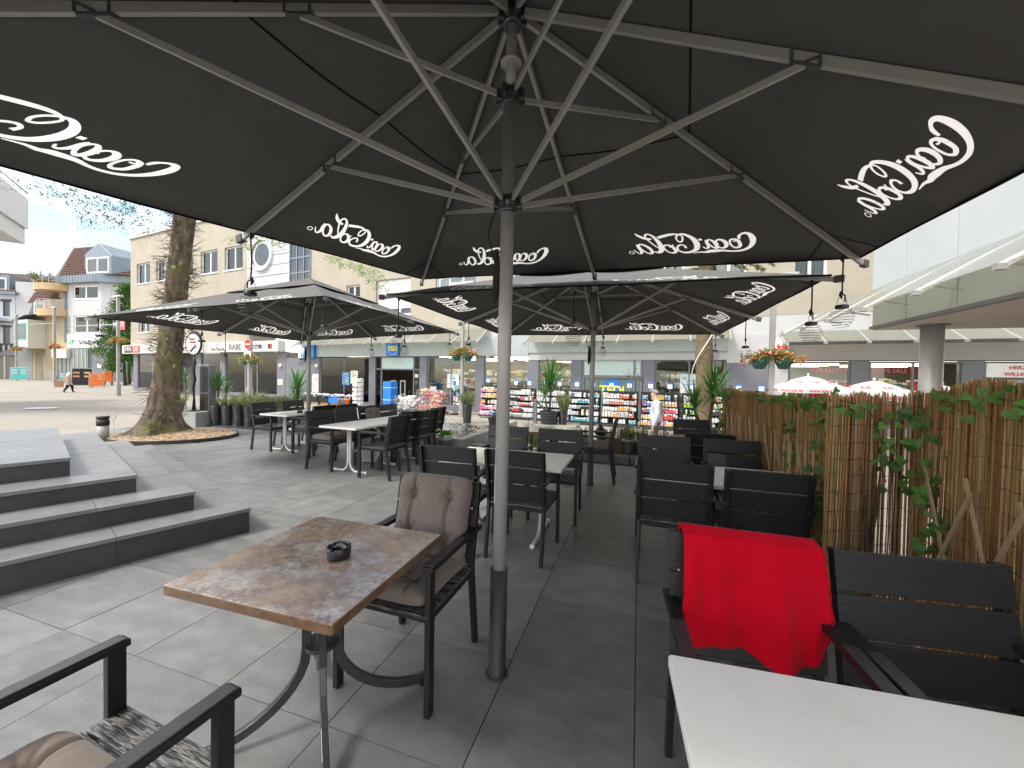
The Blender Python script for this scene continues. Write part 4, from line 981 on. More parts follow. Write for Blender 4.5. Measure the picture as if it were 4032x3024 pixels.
# --- fashion shop building
bM = thing('fashion_shop_building', 'beige rendered building with a long cream shop sign and small white windows', 'building', FP(0, 0, 0), FRZ)
up = [(-46.61,-44.29,9.38,11.22),(-43.32,-41.0,9.38,11.15),(-36.59,-34.31,9.38,11.22),(-33.39,-31.13,9.38,11.17),(-46.3,-44.4,4.9,6.7),(-42.6,-40.4,4.9,6.7),(-39.6,-37.6,9.38,11.2)]
m = MB(); wall_grid(m, -47.7, -30.5, 3.55, 13.6, up, 0, .3); m.bb(-47.7,-47.4,.3,14,3.55,13.6); m.bb(-47.4,-30.5,.31,14,13.3,13.6); part(m, 'upper_wall', 'beige_wall', bM)
part(MB().bb(-47.85,-30.4,-.12,.4,13.6,13.95), 'roof_edge', 'white_wall', bM)
for h in up: window(bM, *h, 2)
mr = MB()
for k in range(13): z = 4.2+k*.72; mr.bb(-30.5,-25.8,-.08,.3,z,z+.69)
part(mr, 'banded_wall', 'white_wall', bM, bevel=.02)
disc(-28.75,10.1,.85,-.085,'dark_pane',bM,'round_pane'); disc(-28.75,10.1,1.05,-.1,'frame_white',bM,'round_frame',r0=.82)
part(MB().lathe([(1.05,0),(1.18,0),(1.18,.16),(1.05,.16)],40,cap=False), 'round_frame', 'frame_white', bM, mtx=Matrix.Translation((-28.75,-.08,10.1)) @ Matrix.Rotation(R(90),4,'X'))
mb = MB()
for x in (-25.8,-25.1,-24.4,-23.75): mb.bb(x-.04,x+.04,-.05,.1,4.2,13)
for k in range(9): mb.bb(-25.8,-23.75,-.04,.08,4.2+k*1.05,4.3+k*1.05)
st = part(mb, 'stair_glazing', 'slate', bM); part(MB().bb(-25.78,-23.77,.0,.02,4.2,13), 'pane', 'dark_pane', st)
sgn = part(MB().bb(-48.0,-26.36,-.5,.1,2.95,3.72), 'sign_board', 'sign_cream', bM, bevel=.01); yb = -.506
part(MB().bb(-47.55,-46.2,yb-.004,yb,3.02,3.62), 'logo_field', 'black', sgn); part(MB().bb(-46.2,-44.8,yb-.004,yb,3.02,3.62), 'logo_field', 'red_sign', sgn)
lettering('MIN', .58, 'sign_white', sgn, -46.85, yb-.006, 3.32); lettering('OK', .58, 'sign_white', sgn, -45.55, yb-.006, 3.32)
for tx_, x, sz in (('MEXX',-42.8,.55),('TOM TAILOR',-33.4,.3),('RABE',-31.2,.62),):
    lettering(tx_, sz, 'ink', sgn, x, yb-.004, 3.3 if tx_ != 'TOM TAILOR' else 3.15)
disc(-33.4,3.45,.16,yb-.003,'ink',sgn,'logo_ring',r0=.12); 
for x in (-35.2,-32.4,-29.7): part(MB().bb(x-.02,x+.02,yb-.003,yb,3.0,3.66), 'divider', 'ink', sgn)
part(MB().bb(-29.5,-28.1,yb-.004,yb,3.18,3.46), 'logo_field', 'ink', sgn); lettering('bianca.', .3, 'sign_white', sgn, -28.8, yb-.006, 3.32)
part(MB().bb(-27.4,-26.95,yb-.004,yb,3.15,3.5), 'logo_field', 'red_sign', sgn); part(MB().bb(-27.4,-27.18,yb-.006,yb-.004,3.15,3.5), 'logo_field', 'black', sgn)
for a, b in ((-47.13,-46.4),(-43.9,-43.3),(-37.19,-36.46),(-33.86,-33.24),(-27.1,-26.2)): part(MB().bb(a,b,-.04,.25,G0,2.95), 'pillar', 'grey_panel', bM, bevel=.01)
for x0, x1 in ((-46.4,-43.9),(-36.46,-33.86),(-33.24,-30.8),(-29.4,-27.1)): shopwin(bM, x0, x1, -.2, 2.9, 1)
for x in (-30.8,-29.45): part(MB().bb(x,x+.08,.02,.14,G0,2.95), 'pillar', 'frame_grey', bM)
part(MB().bb(-30.72,-29.45,.06,.07,-.3,2.9), 'pane', 'shop_glass', bM)
part(MB().bb(-40.4,-37.2,.5,.6,G0,2.9), 'dark_doorway', 'room_dark', bM); part(MB().bb(-43.3,-40.4,.05,.1,G0,2.9), 'pane', 'dark_pane', bM)
roomy(bM, -47.0,-26.3,-.45,2.93,.14,6,'room'); strip_lights(bM,-30,-27.4,2.88,(1.5,3)); 
mi = MB()
for x0, x1 in ((-46.3,-44),(-36.3,-34),(-33.2,-31),(-29.3,-27.2)):
    for z in (.2,.8): goods(mi, x0, x1, 2.6, 3.0, z, rnd.choice(('mix','white','dark','pink')), .3, .55, .08, .2)
part(mi, 'clothes_rails', 'goods', bM, kind='stuff')
def mannequin(x, y, cl, cl2):
    t = MB(); t.T = Matrix.Translation((x, y, -.1)) @ Matrix.Rotation(rnd.uniform(-.5,.5), 4, 'Z')
    mm = part(MB(t.T).lathe([(.001,1.78),(.07,1.75),(.095,1.66),(.08,1.56),(.045,1.5),(.05,1.47),(.16,1.42),(.17,1.3),(.12,1.05),(.17,.88),(.001,.86)], 14), 'mannequin', 'mannequin', bM, smooth=True)
    for s in (-1, 1):
        part(MB(t.T).tube([(s*.08,0,.9),(s*.09,-.02,.48),(s*.1,.02,.06),(s*.1,-.1,.02)], [.085,.055,.035,.03], 8), 'leg', 'mannequin', mm, smooth=True)
        part(MB(t.T).tube([(s*.18,0,1.4),(s*.24,.02,1.12),(s*.22,-.08,.88)], [.05,.04,.03], 8), 'arm', 'mannequin', mm, smooth=True)
    d = MB(t.T); d.cur = cl; d.lathe([(.06,1.49),(.175,1.43),(.185,1.3),(.135,1.05),(.15,1.0)], 14); d.cur = cl2; d.lathe([(.15,1.0),(.2,.86),(.22,.62)], 14); part(d, 'clothes', 'clothes', mm, smooth=True)
mannequin(-28.3,.7,(.1,.12,.06),(.02,.02,.02)); mannequin(-27.5,.9,(.02,.02,.02),(.1,.11,.06)); mannequin(-34.8,.7,(.3,.32,.3),(.1,.1,.1)); mannequin(-44.6,.7,(.4,.45,.5),(.35,.4,.45)); mannequin(-31.6,.8,(.5,.6,.6),(.5,.55,.55))
# house door number 13
dr = part(MB().bb(-26.19,-23.72,-.02,.2,G0,2.5), 'house_door', 'frame_grey', bM); part(MB().bb(-26.0,-23.9,-.03,-.022,1.95,2.45), 'door_panel', 'grey_panel', dr); part(MB().bb(-25.85,-25.05,-.03,-.024,-.35,1.7), 'pane', 'pane_green', dr); part(MB().bb(-24.9,-24.0,-.03,-.024,-.35,1.7), 'pane', 'pane_green', dr)
part(MB().tube([(-25.0,-.1,-.3),(-25.0,-.1,1.7)], .025, 8), 'handle', 'galv', dr); lettering('13', .3, 'ink', dr, -24.3, -.035, 1.5)
part(MB().sphere((-26.65,-.1,1.95),.13,12,8), 'globe_lamp', 'sign_white', bM, smooth=True); poster(bM,-27.0,-26.45,.55,.98,-.05,[(.75,.75,.7),(.6,.6,.3),(.5,.5,.5)],12)
# hanging sign box on the building corner
hs = part(MB().bb(-50.2,-47.85,-.35,-.1,5.2,6.3), 'corner_sign', 'black', bM); part(MB().bb(-48.9,-47.86,-.352,-.34,5.2,6.3), 'logo_field', 'red_sign', hs); lettering('MINOK', .62, 'sign_white', hs, -49.0, -.36, 5.7)
# --- kik building
bK = thing('louvred_shop_building', 'low white shop with grey louvre band, glass canopy and red sale posters', 'building', FP(0, 0, 0), FRZ)
part(MB().bb(3.3,16,.0,.3,3.4,4.14), 'plaster_band', 'white_wall', bK)
part(MB().bb(6.62,16,.3,.6,4.14,7.5), 'upper_wall', 'white_wall', bK)
for k in range(9): part(MB().box((9.9,-.06,2.34+k*.068), (12.4,.02,.056), Matrix.Rotation(R(24),3,'X')), 'louvre_slat', 'louvre', bK)
part(MB().bb(3.75,16,.0,.3,2.28,3.4), 'louvre_back', 'grey_panel', bK); part(MB().bb(3.28,3.74,-.1,.3,G0,3.4), 'pillar', 'white_wall', bK)
for a, b in ((5.75,6.3),(8.83,9.4)): part(MB().bb(a,b,-.04,.25,G0,2.28), 'pillar', 'grey_panel', bK)
shopwin(bK, 3.76, 5.74, -.3, 2.24, 1); shopwin(bK, 6.31, 8.82, -.3, 2.24, 2); shopwin(bK, 9.41, 11.5, -.3, 1.7, 1)
part(MB().bb(9.42,11.5,-.08,.0,1.72,2.2), 'sign_board', 'sign_white', bK); lettering('HERZLICH', .17, 'red_sign', bK, 10.35, -.09, 2.05); lettering('WILLKOMMEN', .17, 'red_sign', bK, 10.4, -.09, 1.83)
ks = part(MB().bb(3.26,3.66,-.5,-.104,2.45,3.15), 'sign_box', 'sign_white', bK); lettering('kik', .32, 'red_sign', ks, 3.46, -.51, 2.8, bold=.01)
roomy(bK, 3.3,12,-.5,2.26,.16,6,'room'); strip_lights(bK,4.0,5.6,2.2,(.8,2,3.4)); strip_lights(bK,6.4,8.7,2.2,(.8,2,3.4))
for x0, x1 in ((4.6,5.7),(6.4,8.0)): 
    b_ = part(MB().bb(x0,x1,.3,.32,1.8,2.02), 'sale_banner', 'red_sign', bK); lettering('% SALE', .2, 'sign_white', b_, (x0+x1)/2, .29, 1.91)
mi = MB()
for z in (-.2,.3,.8,1.2): goods(mi, 3.9, 8.7, 2.0, 2.3, z, 'red', .25, .45, .08, .2)
part(mi, 'clothes_rails', 'goods', bK, kind='stuff')
canopy(bK, 3.4, 13.4, 8, 2.95, 3.5, 1.1, y0=-.02)
# ------------------------------------------------------------------ goods in front of the shop
def price_sign(par, x, z0):
    s = part(MB().tube([(x,.0,z0),(x,.0,z0+.16)], .008, 6), 'sign_stem', 'galv', par); part(MB().bb(x-.1,x+.1,-.012,.012,z0+.14,z0+.38), 'sign_frame', 'blue_sign', s); part(MB().bb(x-.085,x+.085,-.018,-.0125,z0+.155,z0+.32), 'sign_card', 'sign_white', s)
def rack(s, off, wd, h, rows, pals, label, sign=True, hang=True):
    p = FP(s, off); t = thing('display_rack', label, 'display rack', p, FRZ, 'goods racks in front of the shop')
    mb = MB(); mb.bb(-wd/2,-wd/2+.035,-.02,.02,.06,h); mb.bb(wd/2-.035,wd/2,-.02,.02,.06,h); mb.bb(-wd/2+.035,wd/2-.035,-.015,.015,h-.04,h); mb.bb(-wd/2+.035,wd/2-.035,-.008,.008,.1,h-.04); part(mb, 'frame', 'black', t)
    part(MB().bb(-wd/2,wd/2,-.38,.05,.1,.16), 'base_shelf', 'black', t)
    for x in (-wd/2+.08, wd/2-.08): part(MB().sphere((x,-.3,.05),.05,8,6), 'castor', 'galv', t)
    dz = (h-.2)/rows; gm = MB()
    for k in range(rows):
        z = .16+k*dz; depth = .36 if k < 2 else .24
        if k: part(MB().bb(-wd/2+.04,wd/2-.04,-depth+.02,-.01,z-.02,z), 'shelf', 'black', t)
        goods(gm, -wd/2+.05, wd/2-.05, -depth, -.03, z+.003, pals[k % len(pals)], dz*.55, dz*.92, .06, .13)
    part(gm, 'goods', 'goods', t, kind='stuff')
    if sign:
        for x in (-wd/4, wd/4)[:1 if wd < 1.2 else 2]: price_sign(t, x, h)
rack(-8.45, 2.1, 1.35, 1.56, 5, ['blue','pink','orange','pink','pink'], 'wheeled black rack full of pink and orange bags')
rack(-6.95, 2.15, 1.35, 1.48, 5, ['white','dark','dark','dark','white'], 'black rack with dark and white utensils beside the pink rack')
rack(-5.5, 2.2, 1.4, 1.48, 5, ['white','red','white','white','white'], 'black rack with rows of white packets behind the spiky plant')
rack(-4.0, 2.25, 1.4, 1.48, 5, ['teal','orange','dark','teal','teal'], 'black rack with teal cloths and boxes')
rack(-2.5, 2.25, 1.45, 1.48, 5, ['teal','orange','orange','orange','orange'], 'black rack with orange bottle packs behind the far parasol pole')
rack(-.95, 2.25, 1.45, 1.48, 5, ['pink','red','red','red','yellow'], 'black rack with red and blue toys')
rack(.6, 2.25, 1.45, 1.48, 5, ['green','white','green','green','orange'], 'black rack with bright green goods')
rack(2.15, 2.25, 1.45, 1.48, 5, ['dark','teal','yellow','yellow','orange'], 'black rack with yellow goods behind the man in the pale shirt')
rack(3.7, 2.25, 1.45, 1.48, 5, ['dark','white','dark','white','white'], 'black rack with white and black goods beside the ringed palm trunk')
def basket(s, off, wd, h, pal, label):
    t = thing('wire_basket', label, 'basket', FP(s, off), FRZ, 'wire baskets of goods'); mb = MB()
    for k in range(13):
        x = -wd/2+wd*k/12; mb.beam((x,-.35,.15),(x,-.35,h),.01,.01); mb.beam((x,.35,.15),(x,.35,h),.01,.01)
    for k in range(7):
        z = .15+(h-.15)*k/6
        for y in (-.35,.35): mb.beam((-wd/2,y,z),(wd/2,y,z),.01,.01)
        for x in (-wd/2,wd/2): mb.beam((x,-.35,z),(x,.35,z),.01,.01)
    part(mb, 'cage', 'galv', t); gm = MB()
    for k in range(90):
        gm.cur = rnd.choice(PAL[pal]); gm.sphere((rnd.uniform(-wd/2+.1,wd/2-.1), rnd.uniform(-.27,.27), rnd.uniform(.2,h+.02)), (rnd.uniform(.07,.14), .09, rnd.uniform(.05,.09)), 7, 5)
    part(gm, 'goods', 'goods', t, smooth=True, kind='stuff'); part(MB().bb(-wd/2,wd/2,-.36,.36,.08,.13), 'base', 'black', t)
basket(-13.4, 2.3, 1.35, .85, 'wp', 'wire basket heaped with white rolls beside the blue column')
basket(-11.8, 2.4, 1.5, 1.25, 'pink', 'tall wire basket heaped with white and pink packs')
# hanging display columns
def column_stand(s, off, h, pal, label):
    t = thing('goods_stand', label, 'display rack', FP(s, off), FRZ, 'goods racks in front of the shop'); part(MB().tube([(0,0,0),(0,0,h)], .03, 8), 'pole', 'black', t); part(MB().bb(-.35,.35,-.3,.3,.0,.06), 'base', 'black', t); gm = MB()
    for k in range(6):
        z = .25+k*(h-.3)/6
        for q in range(9):
            a = q/9*6.28; gm.cur = rnd.choice(PAL[pal]); gm.box((math.cos(a)*.3, math.sin(a)*.25, z+rnd.uniform(-.03,.03)), (.17,.05,(h-.3)/6*.8), Matrix.Rotation(a+1.57,3,'Z'))
    part(gm, 'goods', 'goods', t, kind='stuff')
column_stand(-18.1, 1.2, 1.95, 'wp', 'stand hung with white sun hats beside the shop doorway'); column_stand(-10.6, 1.8, 1.95, 'blue', 'stand hung with blue and pink socks behind the lamp post')
# crates of goods by the left window
for k in range(5):
    t = thing('goods_crate', ('black plastic crate of pale goods beside the white notice','black plastic crate of pale goods, second from the white notice','black plastic crate of pale goods next to the blue crate','blue plastic crate of pale goods under the shop window','black plastic crate of teal goods beside the flower pots')[k], 'crate', FP(-22.3+k*.85, 1.3), FRZ+rnd.uniform(-.05,.05), 'crates under the shop window'); mb = MB()
    for a, b, c, d in ((-.38,.38,-.28,-.26),(-.38,.38,.26,.28),(-.38,-.36,-.26,.26),(.36,.38,-.26,.26)): mb.bb(a,b,c,d,.2,.5); mb.bb(a,b,c,d,.56,.6)
    mb.bb(-.36,.36,-.26,.26,.2,.22); part(mb, 'crate', 'black' if k != 3 else 'blue_sign', t); part(MB().bb(-.3,.3,-.2,.2,0,.2), 'stand', 'slat_wood', t); gm = MB()
    for q in range(26): gm.cur = rnd.choice(PAL['wp' if k != 4 else 'teal']); gm.sphere((rnd.uniform(-.3,.3), rnd.uniform(-.2,.2), rnd.uniform(.5,.72)), (.09,.07,.05), 7, 5)
    part(gm, 'goods', 'goods', t, smooth=True, kind='stuff')
t = thing('planter_stack', 'stack of grey and terracotta flower pots by the shop window', 'flower pots', FP(-18.9,1.6), FRZ)
for k, (x, c) in enumerate(((-.25,'pot_grey'),(.05,'pot_grey'),(.35,'orange'))): part(MB().lathe([(.1,0),(.15,.42),(.17,.44),(.16,.5),(.12,.5)], 14, (x,0,0)), 'pot', c, t, smooth=True)
t = thing('blue_column', 'bright blue square display column on a stone foot by the doorway', 'display column', FP(-14.75,2.2), FRZ); part(MB().bb(-.3,.3,-.3,.3,0,.28), 'foot', 'concrete', t); part(MB().bb(-.27,.27,-.27,.27,.285,1.62), 'column', 'blue_sign', t, bevel=.01)
for z in (.62,1.28): part(MB().bb(-.275,.275,-.275,.275,z,z+.025), 'band', 'sign_white', t)
t = thing('shopping_baskets', 'stack of light blue shopping baskets behind the blue column', 'baskets', FP(-15.45,1.6), FRZ)
for k in range(4): part(MB().lathe([(.2,0),(.26,.2),(.27,.2),(.27,.24),(.25,.24)], 4, (0,0,.7+k*.08)), 'basket', 'teal_sign' if k else 'blue_sign', t); 
part(MB().bb(-.2,.2,-.2,.2,0,.7), 'stand', 'black', t)
# ------------------------------------------------------------------ posts, flowers, signs
def flowers(par, z, wd, n=1700, r=.25):
    for s in (-1, 1): part(MB().lathe([(.02,-.26),(.12,-.25),(.2,-.08),(.21,0),(.19,0)], 16, (s*wd*.22,0,z)), 'planter', 'planter_green', par, smooth=True)
    lf = MB(); fl = MB()
    for k in range(n):
        a = max(-.56, min(.56, rnd.gauss(0,.27)))*wd; y = rnd.gauss(0,.13); zz = z+.05+max(-.2, rnd.gauss(.07,.08))-abs(a)*.26
        p = Vector((a, y, zz)); q = Matrix.Rotation(rnd.uniform(0,6.28),3,'Z') @ Matrix.Rotation(rnd.uniform(-1,1),3,'X'); s_ = rnd.uniform(.016,.03)*wd/1.2
        (lf if k % 5 < 3 else fl).add([p+q @ Vector(v)*s_ for v in ((-1,-1,0),(1,-1,0),(1.2,1,.3),(-.8,1,.3))], [(0,1,2,3)])
    part(lf, 'leaves', 'leaf_bright', par, kind='stuff'); part(fl, 'blossoms', 'flower', par, kind='stuff')
def lamp_post(x, y, h, w_, label, zf=None, wd=1.25, arm=None):
    z = zs(x, y); t = thing('lamp_post', label, 'lamp post', (x, y, z), FRZ, 'street lamp posts with flower planters'); part(MB().bb(-w_/2,w_/2,-w_/2,w_/2,0,h), 'post', 'post_metal', t, bevel=.01); part(MB().bb(-w_/2-.03,w_/2+.03,-w_/2-.03,w_/2+.03,0,.9), 'post_foot', 'post_metal', t, bevel=.01)
    part(MB().bb(-.5,.5,-.12,.12,h,h+.12), 'lamp_head', 'galv', t)
    if zf: flowers(t, zf-z, wd)
    if arm: part(MB().tube([(0,0,arm),(-7.5,0,arm+.15)], .035, 6), 'banner_arm', 'galv', t)
    return t
lamp_post(-1.92, 15.0, 5.2, .11, 'grey lamp post with red flowers behind the tall ribbed pot', 2.28, 1.15)
lamp_post(6.62, 10.0, 4.6, .12, 'grey lamp post with red flowers rising behind the reed fence', 2.02, 1.2)
lamp_post(-28.7, 28.5, 7.2, .17, 'grey lamp post with red flowers beside the walking woman', 3.6, 1.9, 5.2)
lamp_post(-51.7, 44.2, 8.5, .21, 'grey lamp post with red flowers before the cream house', 4.0, 2.2, 6.8)
lamp_post(-65.0, 51.3, 8.5, .21, 'grey lamp post with red flowers by the cafe awning', 4.0, 2.2)
sp = lamp_post(-12.75, 19.0, 5.2, .17, 'grey post carrying the no entry sign and a white plate', 2.05, 1.2)
y_ = -.11; zc = 2.8-zs(-12.75,19.0)
disc(.0, zc, .235, y_-.002, 'red_sign', sp, 'no_entry_sign'); disc(0, zc, .25, y_, 'sign_white', sp, 'sign_rim', r0=.235); part(MB().bb(-.17,.17,y_-.006,y_-.003,zc-.032,zc+.032), 'white_bar', 'sign_white', sp); part(MB().lathe([(.24,0),(.25,.0),(.25,.02),(.24,.02)],32), 'sign_back', 'galv', sp, mtx=Matrix.Translation((0,y_+.021,zc)) @ Matrix.Rotation(R(90),4,'X'))
pl_ = part(MB().bb(-.26,.26,y_-.004,y_,zc-.84,zc-.33), 'sign_plate', 'sign_white', sp)
for k, tx_ in enumerate(('frei','werktags','20h - 10h','sowie an Sonn-','und Feiertagen')): lettering(tx_, .085, 'ink', pl_, 0, y_-.008, zc-.42-k*.085)
# round hairdresser sign on its stem, with the dark display box on the stone block
bl_ = thing('stone_block', 'grey stone block behind the thorny tree', 'stone block', (-8.47,10.5,zs(-8.47,10.5)), RZ); part(MB().bb(-.42,.42,-.3,.3,0,.45), 'block', 'concrete', bl_, bevel=.012)
bz = zs(-8.47,10.5)+.45
db = thing('display_box', 'tall dark grey double display box standing on the stone block', 'display box', (-8.2,10.55,bz), RZ); part(MB().bb(-.17,.17,-.1,.1,0,1.22), 'body', 'frame_grey', db, bevel=.008)
for z in (.03,.5): part(MB().bb(-.15,.15,-.112,-.102,z,z+(.44 if z < .1 else .68)), 'panel', 'wood_dark' if False else 'black_plastic', db)
part(MB().bb(-.19,.19,-.12,.12,1.222,1.245), 'cap', 'galv', db)
hs_ = thing('hairdresser_sign', 'round white hairdresser sign with a comb drawing on a black curved stem', 'sign', (-8.43,10.36,bz), RZ)
part(MB().tube([(0,0,0),(.01,0,.35),(-.03,0,.6),(.03,0,.85),(-.02,0,1.1),(.03,0,1.3),(.0,0,1.48)], [.05,.025,.03,.04,.03,.04,.02], 8), 'stem', 'black_plastic', hs_, smooth=True); part(MB().lathe([(.14,0),(.13,.03),(.04,.05)],16), 'foot', 'black_plastic', hs_)
zc = 1.78; part(MB().lathe([(.27,0),(.29,0),(.29,.05),(.27,.05)],40,cap=False), 'rim', 'black', hs_, mtx=Matrix.Translation((0,.025,zc)) @ Matrix.Rotation(R(90),4,'X')); disc(0,zc,.272,-.02,'sign_white',hs_,'face'); disc(0,zc,.272,.02,'sign_white',hs_,'face')
mb = MB(); n = 14
for k in range(n):
    a0, a1 = R(15+110*k/n), R(15+110*(k+1)/n); mb.add([(r_*math.cos(a), -.0, zc+r_*math.sin(a)) for a in (a0, a1) for r_ in (.3, .345)], [(0,1,3,2)])
part(mb, 'arc', 'black', hs_)
lettering('Frisör', .085, 'ink', hs_, -.03, -.024, zc+.13); lettering('HAAR', .085, 'red_sign', hs_, -.0, -.024, zc+.05)
mb = MB(); mb.box((.0,-.024,zc-.12), (.26,.004,.06), Matrix.Rotation(R(-38),3,'Y')); part(mb, 'comb', 'ink', hs_)
for k in range(4): part(MB().bb(-.2+.02*k,.2,-.0235,-.0215,zc-.01-.035*k,zc-.006-.035*k), 'line', 'ink', hs_)
# litter bollard by the steps
t = thing('ashtray_bollard', 'short grey steel bollard with a black ash bin head by the steps', 'bollard', (-8.31,7.94,0)); part(MB().lathe([(.093,0),(.093,.32)],24), 'post', 'post_metal', t, smooth=True); part(MB().lathe([(.1,.325),(.1,.43),(.085,.435),(.085,.45),(.1,.455),(.1,.5),(.09,.51)],24), 'head', 'black_plastic', t, smooth=True)
# square railing post behind the basin
t = thing('handrail_post', 'grey square handrail post with a sloping bar beside the big ribbed pot', 'handrail', (.76,12.48,-.05), RZ); part(MB().bb(-.05,.05,-.05,.05,0,.8), 'post', 'frame_grey', t, bevel=.006); part(MB().beam((0,0,.77),(.32,.5,.3),.06,.04), 'bar', 'frame_grey', t)
# kik parasols
def small_parasol(x, y, r, ztop, mat, label, txt=None):
    z = zs(x, y); t = thing('street_parasol', label, 'parasol', (x, y, z), rnd.uniform(0,1), 'round parasols of the shop opposite'); H = ztop-z; n = 8; mb = MB()
    for k in range(n):
        a0, a1 = 2*math.pi*k/n, 2*math.pi*(k+1)/n
        mb.grid(lambda p, q: tuple((Vector((math.cos(a0),math.sin(a0),0)).lerp(Vector((math.cos(a1),math.sin(a1),0)),p)*r*q+Vector((0,0,H-.42*q**1.25-.03*math.sin(math.pi*p)*q)))), 4, 5)
        P, Q = Vector((math.cos(a0)*r,math.sin(a0)*r,H-.42)), Vector((math.cos(a1)*r,math.sin(a1)*r,H-.42)); mb.add([P,Q,Q-Vector((0,0,.16)),P-Vector((0,0,.16))], [(0,1,2,3)])
    part(mb, 'canopy', mat, t, smooth=False); part(MB().tube([(0,0,0),(0,0,H+.04)], .025, 8), 'pole', 'galv', t); part(MB().bb(-.3,.3,-.3,.3,0,.08), 'foot', 'concrete', t); part(MB().sphere((0,0,H+.05),.04), 'finial', 'sign_white', t)
    if txt:
        for k in range(n):
            a = 2*math.pi*(k+.5)/n; rr = r*.62*math.cos(math.pi/n); sl = math.atan2(.42*1.25*.62**.25, r)
            o = ob('lettering', text_mesh(txt, r*.2, 'red_sign', extrude=.002), t, mtx=Matrix.Rotation(a+math.pi/2,4,'Z') @ Matrix.Translation((0,-rr,H-.42*.62**1.25+.03)) @ Matrix.Rotation(sl,4,'X'))
            o2 = ob('lettering', text_mesh('www.kik.de', r*.13, 'red_sign', extrude=.002), t, mtx=Matrix.Rotation(a+math.pi/2,4,'Z') @ Matrix.Translation((0,-r*math.cos(math.pi/n)-.012,H-.5)) @ RX90)
small_parasol(10.4, 13.75, 1.12, 1.66, 'parasol_white', 'white parasol with red lettering beside the lamp post with flowers', 'kik'); small_parasol(11.2, 12.1, 1.12, 1.53, 'parasol_white', 'white parasol with red lettering beside the round column', 'kik'); small_parasol(13.2, 12.0, 1.1, 1.42, 'parasol_white', 'white parasol mostly behind the round column', 'kik'); small_parasol(11.6, 14.0, .9, 1.35, 'parasol_red', 'red parasol between the two white ones')

part(MB(Matrix.Translation((-18.3,15.2,zs(-18.3,15.2)+.012)) @ Matrix.Rotation(R(24),4,'Z')).bb(-.42,.42,-.2,.2,-.004,.004), 'road_marking', 'sign_white', kind='structure', label='short white painted marking on the paving')
# ------------------------------------------------------------------ plants
def ribbed_pot(mb, r0, r1, h, n=40, rings=16, amp=.008, c=(0,0,0)):
    pr = []; N = rings*4
    for k in range(N+1):
        f = k/N; pr.append((r0+(r1-r0)*f, h*f))
    pr += [(r1-.02, h), (r1-.025, h-.06)]
    mb.lathe(pr, n, c, fx=lambda q, z, a: q+(amp*math.sin(2*math.pi*rings*z/h+.9*math.sin(a*3+z*9)) if z < h-.005 else 0))
def yucca_leaf(L_, w_, droop):
    mb = MB(); vs = []; n = 7
    for k in range(n+1):
        f = k/n; ww = w_*(1-f)**.6*(.55+.9*f*(1-f)*2); x = L_*f*(1-.1*droop*f); z = -droop*L_*.42*f*f
        vs += [(x, -ww/2, z+.012*(1-f)), (x, 0, z), (x, ww/2, z+.012*(1-f))]
    fs = []
    for k in range(n): fs += [(k*3,k*3+1,k*3+4,k*3+3),(k*3+1,k*3+2,k*3+5,k*3+4)]
    mb.add(vs, fs); return mb.mesh('leaf', 'yucca', True)
YL = [yucca_leaf(1, .11, 0.15), yucca_leaf(1, .1, .6), yucca_leaf(1, .09, 1.1)]
def yucca_head(par, p, n, L_, spread=1.):
    for k in range(n):
        f = k/n; el = R(82-95*f*spread)+rnd.uniform(-.15,.15); az = k*2.39996+rnd.uniform(-.2,.2); me = YL[0 if f < .45 else (1 if f < .8 else 2)]; s_ = L_*rnd.uniform(.75,1.1)*(.8+.3*math.sin(math.pi*min(1,f+.2)))
        o = ob('leaf', me, par, mtx=Matrix.Translation(Vector(p)+Vector((0,0,.06*(1-f)))) @ Matrix.Rotation(az,4,'Z') @ Matrix.Rotation(-el,4,'Y') @ Matrix.Scale(s_,4))
def yucca(label, loc, heads, pot=None):
    t = thing('yucca_plant', label, 'potted plant', loc, rnd.uniform(0,3), 'spiky palm lilies in pots')
    if pot:
        mb = MB(); ribbed_pot(mb, *pot); part(mb, 'pot', 'pot_black', t, smooth=True); part(MB().lathe([(.001,pot[2]-.04),(pot[1]-.025,pot[2]-.05)],20), 'soil', 'soil', t)
    z0 = pot[2]-.05 if pot else 0
    for (x, y, z, n, L_) in heads:
        part(MB().tube([(x*.3,y*.3,z0),(x*.7,y*.7,(z0+z)/2),(x,y,z)], [.035,.03,.028], 10), 'stem', 'stem', t, smooth=True); yucca_head(t, (x,y,z), n, L_)
    return t
yucca('tall two-headed spiky plant in a wide ribbed black bowl beyond the brown table', (1.2,12.36,-.05), [(.03,0,1.22,60,.85),(-.14,.05,.9,34,.65)], (.24,.32,.44,40,6,.012))
yucca('spiky plant with a fan of leaves in a black pot before the ringed trunk', (3.5,7.0,.1), [(-.1,0,1.05,54,.62),(.22,.05,.82,40,.5)], (.16,.21,.5,36,12,.006))
yucca('spiky plant with two leaf whorls behind the white tables', (-5.48,10.0,-.03), [(0,0,1.0,46,.62),(.02,.03,.72,26,.5)], (.13,.17,.58,40,15,.009))
yucca('spiky plant with two heads in the pot row beside the dark display box', (-7.93,10.5,-.03), [(.05,0,1.02,44,.55),(.32,.05,.84,26,.42)], (.13,.17,.58,40,15,.009))
